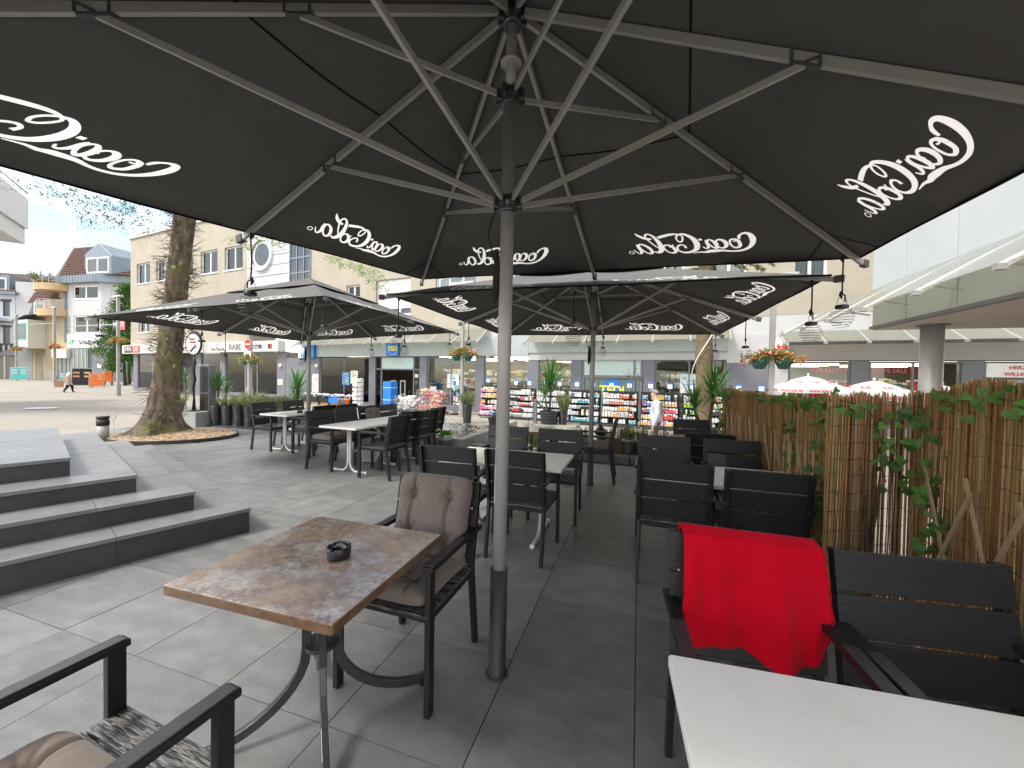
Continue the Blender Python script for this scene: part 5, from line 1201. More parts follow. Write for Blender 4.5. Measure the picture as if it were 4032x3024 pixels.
def shrub_mesh(n, w_, h, mat, leaf=.03):
    mb = MB()
    for s in range(n):
        a = rnd.uniform(0,6.28); r_ = w_*math.sqrt(rnd.random())*.5; tip = Vector((math.cos(a)*(r_+w_*.4*rnd.random()), math.sin(a)*(r_+w_*.4*rnd.random()), h*rnd.uniform(.55,1.05))); b = Vector((math.cos(a)*r_*.5, math.sin(a)*r_*.5, 0))
        mb.tube([b, b.lerp(tip,.6)+Vector((0,0,.02)), tip], [.0035,.0025,.001], 3)
        for k in range(15):
            f = .2+.8*k/15; p = b.lerp(tip, f)
            for q in range(2):
                d = Vector((rnd.uniform(-1,1), rnd.uniform(-1,1), rnd.uniform(.1,1))).normalized(); sd = d.orthogonal().normalized()*leaf*.16
                mb.add([p-sd, p+sd, p+d*leaf*rnd.uniform(.7,1.3)], [(0,1,2)])
    return mb.mesh('foliage', mat)
SH = [shrub_mesh(60, .4, .36, 'herb', .045), shrub_mesh(50, .36, .3, 'herb', .05)]
for k, (x, y) in enumerate([(-7.57,10.43),(-7.2,10.34),(-6.84,10.23),(-6.5,10.15),(-6.17,10.06),(-5.83,9.98)]):
    t = thing('herb_pot', 'wavy ribbed black herb pot, '+('first','second','third','fourth','fifth','sixth')[k]+' in the row from the display box', 'potted plant', (x, y, -.02), rnd.uniform(0,6), 'ribbed herb pots in a row'); mb = MB(); ribbed_pot(mb, .12, .165, .57, 40, 15, .009); part(mb, 'pot', 'pot_black', t, smooth=True); part(MB().lathe([(.001,.53),(.14,.52)],16), 'soil', 'soil', t); ob('foliage', SH[k % 2], t, loc=(0,0,.53)).scale = (rnd.uniform(.9,1.3),)*3
t = thing('tall_ribbed_pot', 'tall tapered ribbed black pot with a feathery herb beyond the fountain', 'potted plant', (-1.38,12.17,-.03), 1.); mb = MB(); ribbed_pot(mb, .115, .165, .6, 40, 15, .009); part(mb, 'pot', 'pot_black', t, smooth=True); o = ob('foliage', SH[0], t, loc=(0,0,.55)); o.scale = (1.1,1.1,1.4)
t = thing('ribbed_pot', 'small ribbed pot with a pale herb beside the wide bowl', 'potted plant', (1.62,12.3,-.05), 2.); mb = MB(); ribbed_pot(mb, .11, .15, .46, 36, 12, .008); part(mb, 'pot', 'pot_black', t, smooth=True); o = ob('foliage', SH[1], t, loc=(0,0,.42)); o.scale = (1.1,1.1,2.)
# grey pot with a yellow-green plant on the basin side
def broad_plant(par, z, n, s_, mat='leaf_bright'):
    mb = MB()
    for k in range(n):
        a = rnd.uniform(0,6.28); el = rnd.uniform(.2,1.3); d = Vector((math.cos(a)*math.cos(el), math.sin(a)*math.cos(el), math.sin(el))); p = Vector((0,0,z))+d*s_*rnd.uniform(.3,.8); q = p+d*s_*.6; sd = d.cross(Vector((0,0,1))).normalized()*s_*.22
        mb.add([p, p.lerp(q,.5)+sd, q, p.lerp(q,.5)-sd], [(0,1,2,3)])
    part(mb, 'foliage', mat, par)
t = thing('grey_pot', 'grey flower pot with yellow-green leaves by the basin rim', 'potted plant', (-1.2,7.18,0)); part(MB().lathe([(.09,0),(.13,.27),(.14,.27),(.14,.31),(.125,.31)],24), 'pot', 'pot_grey', t, smooth=True); broad_plant(t, .3, 40, .16)
t = thing('grey_pot', 'small grey pot with a dry plant on the stone block', 'potted plant', (-8.8,10.32,bz)); part(MB().lathe([(.1,0),(.14,.2),(.15,.2),(.13,.22)],20), 'pot', 'pot_grey', t, smooth=True); o = ob('foliage', SH[1], t, loc=(0,0,.18)); o.scale = (.9,.9,.7)
t = thing('spider_plant', 'striped arching plant beside the hairdresser sign', 'potted plant', (-8.84,10.6,bz)); 
for k in range(26): ob('leaf', YL[2], t, mtx=Matrix.Translation((0,0,.3+.8*rnd.random())) @ Matrix.Rotation(rnd.uniform(0,6.28),4,'Z') @ Matrix.Rotation(-rnd.uniform(.3,1.2),4,'Y') @ Matrix.Scale(rnd.uniform(.3,.5),4))
part(MB().tube([(0,0,0),(0,0,1.1)],.01,6), 'stem', 'stem', t)
# saplings in grey pots on the kerb, arched board, vase, weeds
def sapling(label, loc, h, nb, pot=True):
    t = thing('potted_sapling', label, 'potted plant', loc, rnd.uniform(0,3), 'saplings on the kerb')
    if pot: part(MB().lathe([(.075,0),(.105,.21),(.115,.21),(.115,.245),(.1,.245)],24), 'pot', 'pot_grey', t, smooth=True)
    z0 = .2 if pot else 0; mb = MB(); pts = [(0,0,z0)]
    for k in range(1,7): pts.append((.02*math.sin(k*1.3), .015*math.cos(k), z0+h*k/6))
    mb.tube(pts, [.009*(1-k/8) for k in range(7)], 6)
    lf = MB()
    for k in range(nb):
        f = rnd.uniform(.3,.98); p = Vector((.015*math.sin(f*8), 0, z0+h*f)); a = rnd.uniform(0,6.28); q = p+Vector((math.cos(a)*.12, math.sin(a)*.12, .14))*rnd.uniform(.5,1.4); mb.tube([p, p.lerp(q,.5)+Vector((0,0,-.01)), q], [.004,.003,.0012], 4)
        for w_ in range(2): d = Vector((rnd.uniform(-1,1),rnd.uniform(-1,1),rnd.uniform(-.6,.6)))*.03; lf.add([q, q+d+Vector((.008,0,0)), q+d*1.6, q+d-Vector((.008,0,0))], [(0,1,2,3)])
    part(mb, 'stem', 'stem', t); part(lf, 'foliage', 'herb', t, kind='stuff')
    for k in range(1): o = ob('undergrowth', SH[1], t, loc=(0,0,z0)); o.scale = (.5,.5,.9)
sapling('thin sapling in a grey pot next to the arched board', (2.06,6.86,.14), 1.25, 14); sapling('thin sapling in the second grey pot on the kerb', (2.29,6.84,.14), 1.2, 18); sapling('bare sapling growing in the planting bed beyond the kerb', (2.75,7.05,.08), 1.35, 22, False)
t = thing('arched_board', 'brown arched wooden board leaning on the kerb', 'board', (1.86,6.83,.14), RZ); P = [(-.085,0),(.085,0),(.085,.19)]+[(.085*math.cos(R(a)), .19+.085*math.sin(R(a))) for a in range(15,180,15)]+[(-.085,.19)]
part(MB().prism(P, -.012, .012), 'board', 'wood_dark', t, mtx=Matrix.Rotation(R(97),4,'X'), bevel=.003)
t = thing('black_vase', 'squat black vase on a small stand behind the cushioned armchair', 'vase', (1.66,7.25,.1)); part(MB().lathe([(.05,.28),(.1,.32),(.11,.38),(.06,.44),(.035,.47),(.045,.5)],20), 'vase', 'black_plastic', t, smooth=True); part(MB().lathe([(.07,0),(.06,.28)],10), 'stand', 'wire', t)
for k in range(26):
    f = rnd.random(); p = k0-U*(.3+4.2*f)+V*rnd.uniform(.15,.7); t = ob('bed_plant', SH[k % 2], loc=(p.x,p.y,.085), rot=(0,0,rnd.uniform(0,6)), label='small wild herb growing in the kerbed bed', cat='plant', group='herbs in the planting bed'); t.scale = (rnd.uniform(.35,.6),)*2+(rnd.uniform(.7,1.5),)
# ------------------------------------------------------------------ reed fence with trellis and ivy
fence = thing('reed_fence', 'brown reed mat fence with binding wires and wooden trellis along the terrace', 'fence', (0,0,0))
SEC = [((2.02,2.42),(3.52,6.5),1.33,.006,.02,.10),((1.84,2.28),(2.34,2.30),1.39,.0056,.03,.02),((2.345,2.28),(1.38,.1),1.42,.0056,.02,.03)]
def fpt(k, f, z, out=0.):
    (ax, ay), (bx, by), h, *_ = SEC[k]; d = Vector((bx-ax, by-ay, 0)); n_ = Vector((-d.y, d.x, 0)).normalized()
    if n_.x > 0 and k != 1: n_ = -n_
    if k == 1 and n_.y > 0: n_ = -n_
    p = Vector((ax, ay, 0))+d*f; wv = .02*math.sin(f*d.length*5+k)+.012*math.sin(f*d.length*13)
    return p+n_*(out+wv)+Vector((0,0,z))
for k, (a, b, h, stp, gap, lean) in enumerate(SEC):
    mb = MB(); Ln = math.hypot(b[0]-a[0], b[1]-a[1]); x = 0; i = 0; lay = 0
    while x < Ln or lay == 0:
        if x >= Ln: x = 0; lay = 1
        f = x/Ln; g_ = gap
        if k == 1 and .45 < f < .98: g_ = .5
        if k == 2 and (f < .1 or .42 < f < .5): g_ = .14
        x += stp*rnd.uniform(.8,1.25); i += 1
        if rnd.random() < g_: continue
        r_ = rnd.uniform(.0022,.0038); top = h+rnd.uniform(-.016,.012)+.012*math.sin(f*17+k*2)+(.05*math.sin(f*6.28)**2 if k == 2 else 0); t_ = rnd.gauss(0,.006); o_ = rnd.uniform(-.009,.009)
        q = rnd.random(); mb.cur = tuple(v*rnd.uniform(.75,1.1) for v in ((.74,.47,.205) if q < .6 else ((.44,.245,.095) if q < .84 else (.8,.62,.37))))
        ln = lean*(1 if k == 0 else .4)
        o_ -= .013*lay; P = [fpt(k, f-(ln*0)/Ln, .02, o_), fpt(k, min(1,max(0,f+(t_+ln*.35)/Ln)), top*.5, o_+rnd.uniform(-.004,.004)), fpt(k, min(1,max(0,f+(2*t_+ln)/Ln)), top, o_)]
        mb.tube(P, r_, 4)
    part(mb, 'reeds', 'reed', fence, kind='stuff')
    for w_ in range(13):
        z = .1+w_*.102
        if z > h-.05: break
        wm = MB(); N = int(Ln*40)
        wm.tube([fpt(k, q/N, z+.006*math.sin(q*.7+w_)+.012*math.sin(q*.06*(k+1)+w_), .006+.002*(q % 2)) for q in range(N+1)], .0017, 4); part(wm, 'binding_wire', 'black_plastic', fence)
# boards closing the back of the mat low down are bare: trellis slats in front
def slat(k, f0, z0, f1, z1, o_): part(MB().beam(fpt(k,f0,z0,o_), fpt(k,f1,z1,o_), .019, .008, up=(fpt(k,f0,0,1)-fpt(k,f0,0,0))), 'slat', 'slat_wood', fence)
for q in range(26):
    f = .03+q*.037; slat(0, f, .03, f-.004, 1.02+.03*math.sin(q*1.7), .06)
    if q % 2 == 0 and f < .9: slat(0, f, .5, min(.99,f+.07), 1.04, .072)
for q in range(7):
    f = .1+q*.135; slat(2, f, 1.05-.02*q, min(.98,f+.16), .2, .05); slat(2, min(.98,f+.17), .98, f+.02, .36, .066)
for k, f in ((0,.02),(0,.33),(0,.66),(0,.99),(1,.98),(2,.5),(2,.97)):
    p = fpt(k, f, 0, -.03); part(MB().tube([p, p+Vector((0,0,1.3))], .02, 10), 'post', 'stem', fence, smooth=True)
# crooked branch woven into the mat
pb = [fpt(1,.5,.0,.03), fpt(1,.47,.45,.03), fpt(1,.4,.72,.03), fpt(1,.33,.98,.025)]; part(MB().tube(pb, [.014,.013,.009,.004], 8), 'branch', 'bark', fence, smooth=True); pb = [fpt(1,.48,.5,.03), fpt(1,.56,.75,.035), fpt(1,.62,1.02,.03)]; part(MB().tube(pb, [.011,.009,.003], 8), 'branch', 'bark', fence, smooth=True)
def ivy_leaf(mat):
    pr = [(0,0),(.28,-.16),(.52,-.24),(.56,.02),(.8,.2),(.5,.42),(.3,.72),(0,1.05)]; P = [(x,y) for x,y in pr]+[(-x,y) for x,y in pr[-2:0:-1]]; mb = MB(); vs = [(x,y,.12*abs(x)-.1*y*y) for x,y in P]+[(0,.35,-.03)]; n = len(P)
    mb.add(vs, [(k,(k+1)%n,n) for k in range(n)]); return mb.mesh('leaf', mat, False)
IV = [ivy_leaf('ivy'), ivy_leaf('ivy_light')]
def garland(label, pts, n, size, mixl=.2, spread=.05):
    t = thing('ivy_garland', label, 'ivy', pts[0], 0, 'ivy garlands on the reed fence'); o0_ = Vector(pts[0]); C = [Vector(p) for p in catmull([tuple(p) for p in pts], 10)]
    part(MB().tube([p-o0_ for p in C], .0028, 5), 'vine', 'stem', t)
    for k in range(n):
        p = rnd.choice(C); d = Vector((rnd.gauss(0,spread), rnd.gauss(0,spread)-.02, rnd.gauss(0,spread*.8))); toc = (Vector((0,0,1.3))-p); toc.z = 0; az = math.atan2(toc.y, toc.x)
        ob('leaf', IV[0 if rnd.random() > mixl else 1], t, mtx=Matrix.Translation(p-o0_+d+toc.normalized()*.03) @ Matrix.Rotation(az+math.pi/2+rnd.uniform(-.9,.9),4,'Z') @ Matrix.Rotation(R(90)+rnd.uniform(-.7,.5),4,'X') @ Matrix.Rotation(math.pi+rnd.uniform(-.9,.9),4,'Z') @ Matrix.Scale(size*rnd.uniform(.65,1.25),4))
def fl(k, *q): return [fpt(k, f, z, .03) for f, z in q]
garland('ivy strand hanging down the fold of the fence behind the dark armchair', fl(0,(.02,1.36),(.035,1.1),(.04,.85),(.02,.62),(-.01,.42),(-.03,.22)), 80, .034, .3, .035)
garland('dark ivy cluster over the gap in the reed mat', fl(1,(.05,1.36),(.4,1.3),(.6,1.12),(.62,.98),(.7,.88)), 40, .036, .05, .05)
garland('broad ivy strand drooping below the top rail beside the lit gap', fl(2,(.03,1.3),(.08,1.24),(.09,1.08),(.1,.92),(.13,.72),(.12,.55)), 60, .042, .15, .05)
garland('light green ivy along the top of the fence toward the white table', fl(2,(.12,1.36),(.28,1.4),(.42,1.38),(.55,1.33)), 34, .04, .65, .045)
garland('light ivy trailing along the top edge by the trellis', fl(0,(.02,1.34),(.15,1.3),(.3,1.3),(.5,1.3),(.75,1.28),(.97,1.3)), 84, .034, .5, .04)
garland('ivy strand hanging in the middle of the trellis stretch', fl(0,(.2,1.32),(.19,1.1),(.2,.95),(.18,.8)), 34, .04, .4, .04)
garland('bushy ivy clump at the far end of the fence', fl(0,(.98,1.34),(.9,1.25),(.86,1.05),(.9,.8),(.94,.6)), 70, .05, .4, .08)
# ------------------------------------------------------------------ thorny tree by the steps
tree = thing('honey_locust_tree', 'big mossy tree trunk bristling with thorns in the mulch bed', 'tree', (-7.68,8.55,.05))
def trunk_c(z): return Vector((.0+.085*z+.012*z*z*.5, .02*math.sin(z*.8), z))
def trunk_r(z, a):
    r_ = .218-.006*z+.3*math.exp(-z/.16)*(.75+.25*math.cos(a*5+1.))+.2*math.exp(-z/.62)
    return r_*(1+.03*math.sin(a*4+z*2.1)+.025*math.sin(a*9-z*3.3))
mb = MB(); N = 40; Zs = [0,.03,.08,.15,.25,.4,.6,.85]+[1.1+.25*k for k in range(22)]; vs = []
for z in Zs:
    c_ = trunk_c(z)
    for k in range(N):
        a = 2*math.pi*k/N; r_ = trunk_r(z, a)*(1+.02*rnd.uniform(-1,1)); vs.append((c_.x+r_*math.cos(a), c_.y+r_*math.sin(a), z))
mb.add(vs, [(j*N+k, j*N+(k+1) % N, (j+1)*N+(k+1) % N, (j+1)*N+k) for j in range(len(Zs)-1) for k in range(N)])
trk = part(mb, 'trunk', 'tree_bark', tree, smooth=True)
mt = MB()
def thorn(p, d, L_, r_=.009):
    d = d.normalized(); s1 = d.orthogonal().normalized()*r_; s2 = d.cross(s1).normalized()*r_; mt.add([p+s1, p-s1*.5+s2, p-s1*.5-s2, p+d*L_], [(0,1,3),(1,2,3),(2,0,3)])
clus = [(rnd.uniform(.3,5.6), rnd.uniform(0,6.28)) for _ in range(60)]+[(2.55,-1.0),(2.7,.4),(2.2,-.2),(3.0,-.3),(3.2,-2.4),(2.3,3.0),(2.6,-2.6),(3.6,-.2),(2.9,-1.4),(1.9,.1),(2.1,-2.9),(.2,-1.2),(.25,-.9),(.3,-.6),(2.75,.0),(2.45,.2),(3.3,.1)]
for z, a in clus:
    p = trunk_c(z)+Vector((math.cos(a), math.sin(a), 0))*(trunk_r(z,a)-.01); nrm = Vector((math.cos(a), math.sin(a), 0))
    for q in range(rnd.randint(6,14)):
        d = nrm+Vector((rnd.gauss(0,.6), rnd.gauss(0,.6), rnd.gauss(0,.6))); L_ = rnd.uniform(.14,.42); pp = p+Vector((rnd.gauss(0,.05), rnd.gauss(0,.05), rnd.gauss(0,.08))); thorn(pp, d, L_)
        if rnd.random() < .5: thorn(pp+d.normalized()*L_*.45, d+Vector((rnd.gauss(0,.8),rnd.gauss(0,.8),rnd.gauss(0,.8))), L_*.4, .004)
part(mt, 'thorns', 'thorn', tree, kind='stuff')
def spray(lf, p, d, L_, n=12, drop=.25):
    """compound leaf: rachis with paired leaflets"""
    d = d.normalized(); side = d.cross(Vector((0,0,1))); side = side.normalized() if side.length > .01 else Vector((1,0,0))
    for k in range(n):
        f = (k+1)/n; q = p+d*L_*f+Vector((rnd.gauss(0,.02),rnd.gauss(0,.02),-drop*L_*f*f+rnd.gauss(0,.015)))
        for s in (-1, 1):
            t = side*s*.7+d*.5+Vector((rnd.gauss(0,.35),rnd.gauss(0,.35),-.45+rnd.gauss(0,.3))); t.normalize(); l = L_*.2*(1-.35*f)*rnd.uniform(.7,1.2); wv = t.cross(Vector((0,0,1))).normalized()*l*.3
            lf.add([q, q+t*l*.5+wv, q+t*l, q+t*l*.5-wv], [(0,1,2,3)])
TO = Vector((-7.68,8.55,.05))
lb, ld = MB(), MB(); br = []
def twig(lf, tips, nspr, L_, jit):
    for tp in tips:
        tp = Vector(tp)-TO
        for k in range(nspr):
            d = Vector((rnd.gauss(0,1), rnd.gauss(0,1), rnd.uniform(-.9,.3))); spray(lf, tp+Vector((rnd.gauss(0,jit), rnd.gauss(0,jit), rnd.gauss(0,jit*.55))), d, L_*rnd.uniform(.7,1.2), 9)
topz = 6.2
limbs = [((-8.6,7.4,5.0),(-7.9,7.2,4.75)), ((-7.0,6.6,5.4),(-6.3,7.2,4.9)), ((-5.9,8.0,5.0),(-4.9,7.8,4.35)), ((-5.0,8.2,4.6),(-2.75,7.6,3.55)), ((-9.5,9.6,8.2),(-10.6,10.2,8.6)), ((-6.8,10.6,8.2),(-6.2,11.8,8.5)), ((-5.6,9.2,8.4),(-4.2,9.6,8.8)), ((-9.4,7.6,8.0),(-10.9,7.0,8.3)), ((-7.5,8.6,9.0),(-7.3,8.7,10.4))]
for A, B_ in limbs:
    s_ = trunk_c(topz if A[2] > 6 else 4.9); A_, B2 = Vector(A)-TO, Vector(B_)-TO
    part(MB().tube([s_, s_.lerp(A_,.5)+Vector((0,0,.45)), A_, A_.lerp(B2,.6)+Vector((0,0,.08)), B2], [.13,.09,.05,.03,.012], 8), 'limb', 'tree_bark', tree, smooth=True)
twig(ld, [(-8.35,7.25,4.72),(-7.9,7.2,4.6),(-7.45,7.2,4.55),(-7.1,7.2,4.42),(-7.6,7.2,4.25),(-7.05,7.25,4.2),(-6.75,7.3,4.35),(-9.1,7.2,4.9)], 26, .2, .17)  # dark leaf colour here paints these sprays as backlit silhouettes
twig(lb, [(-5.15,7.8,4.3),(-4.85,7.8,4.2),(-4.6,7.8,4.12),(-4.35,7.8,4.25),(-5.3,7.8,4.1)], 24, .2, .13)
twig(lb, [(-3.5,7.7,3.72),(-3.25,7.65,3.62),(-3.0,7.6,3.55),(-2.8,7.6,3.46),(-2.62,7.55,3.36),(-2.55,7.55,3.2)], 18, .17, .08)
for A, B_ in limbs[4:]:
    for q in range(90):
        p = Vector(B_).lerp(Vector(A), rnd.random()*.8)+Vector((rnd.gauss(0,.9), rnd.gauss(0,.9), rnd.gauss(0,.45))); spray(ld, p-TO, Vector((rnd.gauss(0,1),rnd.gauss(0,1),rnd.uniform(-.7,.3))), .42, 8)
part(lb, 'foliage', 'leaf_bright', tree, kind='stuff'); part(ld, 'crown', 'leaf_tree', tree, kind='stuff')
# bare twig seedling beside the bollard
t = thing('dry_seedling', 'leafless branching seedling beside the short bollard', 'plant', (-8.75,8.6,0)); mb = MB()
def tw(p, d, L_, r_, dep):
    q = p+d*L_; mb.tube([p, q], [r_, r_*.6], 4)
    if dep:
        for k in range(3): tw(p.lerp(q, rnd.uniform(.4,1)), (d+Vector((rnd.gauss(0,.7),rnd.gauss(0,.4),rnd.gauss(.1,.4)))).normalized(), L_*.62, r_*.6, dep-1)
tw(Vector((0,0,0)), Vector((-.05,0,1)).normalized(), .34, .005, 3); part(mb, 'stem', 'slat_wood', t)
# ------------------------------------------------------------------ ringed palm-like trunk right (monkey puzzle)
mp_ = thing('monkey_puzzle_tree', 'thick ringed conifer trunk with a fairy light chain behind the spiky plant', 'tree', (4.68,9.5,zs(4.68,9.5))); mb = MB(); N = 32; vs = []; ZZ = [.06*k for k in range(100)]
for z in ZZ:
    for k in range(N):
        a = 2*math.pi*k/N; r_ = .192-.006*z+.03*math.exp(-((z-2.6)/.22)**2)+.05*math.exp(-z/.3)+.007*math.sin(z*52+.6*math.sin(a*3)); vs.append((r_*math.cos(a)-.012*z, r_*math.sin(a), z))
mb.add(vs, [(j*N+k, j*N+(k+1) % N, (j+1)*N+(k+1) % N, (j+1)*N+k) for j in range(len(ZZ)-1) for k in range(N)]); part(mb, 'trunk', 'palm_bark', mp_, smooth=True)
M('spike', (.05,.07,.02), (.16,.12,.03), scale=6, rough=.6, tint=.2)
for k in range(15):
    a = k*2.4; z = 4.55+.13*(k % 8); d = Vector((math.cos(a), math.sin(a), 0)); L_ = rnd.uniform(1.2,1.7); P = [Vector((0,0,z))+d*L_*f+Vector((0,0,.25*f-.75*f*f)) for f in (0,.2,.4,.6,.8,1)]
    bo_ = part(MB().tube(P, [.04,.04,.04,.035,.03,.012], 8), 'limb', 'spike', mp_, smooth=True); sm_ = MB()
    for q in range(170):
        f = rnd.uniform(.1,1)*(len(P)-1); i = min(int(f), len(P)-2); p = P[i].lerp(P[i+1], f-i); dd = (P[i+1]-P[i]).normalized(); s_ = Vector((rnd.gauss(0,1),rnd.gauss(0,1),rnd.gauss(0,1))); s_ = (s_-dd*s_.dot(dd)).normalized(); w_ = dd.cross(s_)*.016
        sm_.add([p+s_*.03-w_, p+s_*.03+w_, p+s_*.085+dd*.03], [(0,1,2)])
    part(sm_, 'scale_leaves', 'spike', bo_, kind='stuff')
mb = MB(); mb.tube([(.27*math.cos(f*7-1.2)-.012*f*3.2, .27*math.sin(f*7-1.2), 3.2*f+.3) for f in [k/60 for k in range(61)]], .012, 6); part(mb, 'fairy_light_chain', 'sign_white', mp_)
# ------------------------------------------------------------------ building on the right with panels and glass canopy
h_ = R(18.5); dR = Vector((math.sin(h_), math.cos(h_), 0)); PR = Vector((8.73,9.57,0))
# local x runs toward the camera along the facade, local y points into the building
bR = thing('panelled_building', 'pale metal panelled building with glass canopy, soffit and round column', 'building', PR, math.atan2(-dR.y, -dR.x))
def RB(x0,x1,y0,y1,z0,z1): return MB().bb(x0,x1,y0,y1,z0,z1)
S_ = 1   # facade outward is local -y
xs_ = [0,1.28,2.72,4.2,5.7,7.2,8.7,10.2]
for i in range(len(xs_)-1):
    part(RB(xs_[i]+.012, xs_[i+1]-.012, .0, .08, 3.62, 9.0), 'wall_panel', 'panel_white', bR, bevel=.004)
    part(RB(xs_[i]+.012, xs_[i+1]-.012, .02, .08, 2.83, 3.6), 'fascia_panel', 'panel_white', bR, bevel=.004)
part(RB(-.0,10.2,.081,8,2.9,9.0), 'wall', 'galv', bR); part(RB(-.02,10.2,-.03,8,2.76,2.825), 'soffit_edge', 'grey_panel', bR); part(RB(.0,10.2,.05,8,2.74,2.758), 'soffit', 'soffit', bR)
cp = MB(); cp.lathe([(.19,zs(9.1,8.54)),(.19,2.74)], 40, (0,0,0))
cw = Vector((9.12,8.53,0))-PR; ca = math.atan2(-dR.y, -dR.x); cx, cy = cw.x*math.cos(ca)+cw.y*math.sin(ca), -cw.x*math.sin(ca)+cw.y*math.cos(ca)
cpo = part(cp, 'column', 'galv', bR, smooth=True); cpo.location = (cx, max(cy,.36), 0)
part(MB().lathe([(.27,0),(.27,.018)],32,(cx,max(cy,.36),2.72)), 'column_collar', 'grey_panel', bR)
part(RB(-.6,10.2,7.5,8,-.8,2.74), 'rear_wall', 'room', bR)
canopy(bR, -1.45, 10.2, 8, 2.86, 3.7, 1.35, y0=-.01, mat='canopy_glass_warm', rm='frame_white', rw=.05, sh=.8)
# ------------------------------------------------------------------ houses down the street
NE = Vector((math.sin(R(13)), math.cos(R(13)), 0)); TE = Vector((NE.y, -NE.x, 0)); ERZ = -R(13)
def EP(s, off=0., z=0.): p = NE*(39.9-off)+TE*s; return (p.x, p.y, z)
def house(name, label, s): return thing(name, label, 'building', EP(s), ERZ)
GZ = -.6
# electronics shop house; local x = s - s0
h1 = house('electronics_shop_house', 'light grey house with zinc dormer and green and black shop lettering', -70)
m = MB(); wall_grid(m, -3.92, 2.5, 4.36, 13.5, [(-2.75,2.15,6.45,8.95),(-2.86,1.9,11.2,13.1)], 0, .3); m.bb(-3.92,-3.6,.3,9,GZ,13.5); part(m, 'wall', 'white_wall', h1)
m = MB(); m.add([(2.5,0,4.36),(7.8,2.6,4.36),(7.8,2.6,13.2),(2.5,0,13.5)], [(0,1,2,3)]); part(m, 'side_wall', 'white_wall', h1)
window(h1, -2.75, 2.15, 6.45, 8.95, 2, fw=.18, depth=.1); window(h1, -2.86, 1.9, 11.2, 13.1, 2, fw=.18, depth=.1)
w_ = part(MB().bb(2.9,4.0,-.02+.2,.3,11.2,12.8), 'window', 'frame_white', h1, rot=(0,0,R(26)), loc=(.25,-1.15,0)); part(MB().bb(3.1,3.8,.17,.19,11.4,12.6), 'pane', 'dark_pane', w_)
part(MB().bb(-3.95,2.5,-.06,.0,4.4,6.35), 'sign_board', 'sign_white', h1); a_ = lettering('EP:', .95, 'green_ink', h1, -2.95, -.08, 5.2, bold=.02, shear=.2); lettering('Schallowetz', .95, 'ink', h1, .55, -.08, 5.2, bold=.015, shear=.2)
lettering('EP:Schallo', .6, 'green_ink', h1, -3.55, -.08, 7.7, rot=Matrix.Rotation(R(-90),4,'Y'))
P = [(-5.1,-.7),(2.4,-.7),(7.9,2.0),(7.9,9),(-5.1,9)]; part(MB().prism(P, 13.4, 14.4), 'zinc_band', 'slate', h1)
for k in range(14): part(MB().bb(-5.0+k*.55,-4.96+k*.55,-.73,-.7,13.4,14.4), 'zinc_seam', 'frame_grey', h1)
m = MB(); m.add([(-5.1,-.7,14.4),(7.9,-.7,14.4),(7.9,6,19.5),(-5.1,6,19.5)], [(0,1,2,3)])
def tile_roof(par, a, b, c, d, rows, cols_, mat='red_roof'):
    """pantiles as real overlapping rows: a-b eave, d-c ridge"""
    a, b, c, d = map(Vector, (a, b, c, d)); nrm = (b-a).cross(d-a).normalized(); mb = MB()
    for r_ in range(rows):
        f0, f1 = r_/rows, (r_+1.12)/rows; L0, R0 = a.lerp(d,f0), b.lerp(c,f0); L1, R1 = a.lerp(d,min(1,f1)), b.lerp(c,min(1,f1))
        for k in range(cols_):
            g0, g1 = k/cols_, (k+.94)/cols_; up = nrm*.09
            mb.add([L0.lerp(R0,g0)+up, L0.lerp(R0,(g0+g1)/2)+up*1.9, L0.lerp(R0,g1)+up, L1.lerp(R1,g1), L1.lerp(R1,(g0+g1)/2)+up*.6, L1.lerp(R1,g0), L0.lerp(R0,g0), L0.lerp(R0,g1)], [(0,1,4,5),(1,2,3,4),(6,7,2,1,0)])
    return part(mb, 'roof_tiles', mat, par, kind='stuff')
tile_roof(h1, (-4.6,-.5,14.5),(.2,-.5,14.5),(.0,1.2,18.9),(-4.6,1.2,18.9), 16, 14); tile_roof(h1, (4.6,-.3,14.4),(8,1.8,14.4),(8,6,17.6),(5,5,17.6), 9, 9)
m = MB(); m.add([(-4.7,-.6,14.4),(-4.7,3.2,14.4),(-4.7,1.3,18.9)], [(0,1,2)]); part(m, 'gable', 'white_wall', h1); part(MB().beam((-4.75,-.6,14.4),(-4.75,1.3,19.1),.15,.35), 'bargeboard', 'sign_cream', h1)
dm = part(MB().add([(0,-.3,14.4),(4.9,-.3,14.4),(4.9,-.3,16.9),(2.5,-.3,18.7),(0,-.3,17.3),(0,7,14.4),(4.9,7,14.4),(8,7,17),(2.5,7,18.9),(0,7,17.3)], [(0,1,2,3,4),(0,4,9,5),(1,6,7,2),(4,3,8,9),(3,2,7,8)]), 'dormer', 'slate', h1)
for k in range(7): part(MB().beam((2.5+.01,-.3+k*1.1,18.72),(4.95,-.3+k*1.1,16.92),.06,.06), 'zinc_seam', 'galv', dm)
window(dm, .4, 4.6, 14.6, 16.75, 2, fw=.2, depth=-.38, sill=False, curtain=False)
part(MB().bb(-3.9,-.1,.05,.2,GZ,4.3), 'shop_glazing', 'pane_green', h1)
for x in (-3.9,-2.9,-2.0,-1.2,-.5): part(MB().bb(x,x+.12,.0,.25,GZ,4.3), 'mullion', 'galv', h1)
part(MB().bb(-.05,3.5,.3,.4,GZ,4.35), 'dark_gate', 'frame_grey', h1); part(MB().bb(1.3,2.2,.28,.3,1.6,2.2), 'notice', 'sign_white', h1); m = MB(); m.add([(3.5,.4,GZ),(8.2,2.8,GZ),(8.2,2.8,4.4),(3.5,.4,4.4)],[(0,1,2,3)]); part(m, 'shop_glazing', 'pane_green', h1)
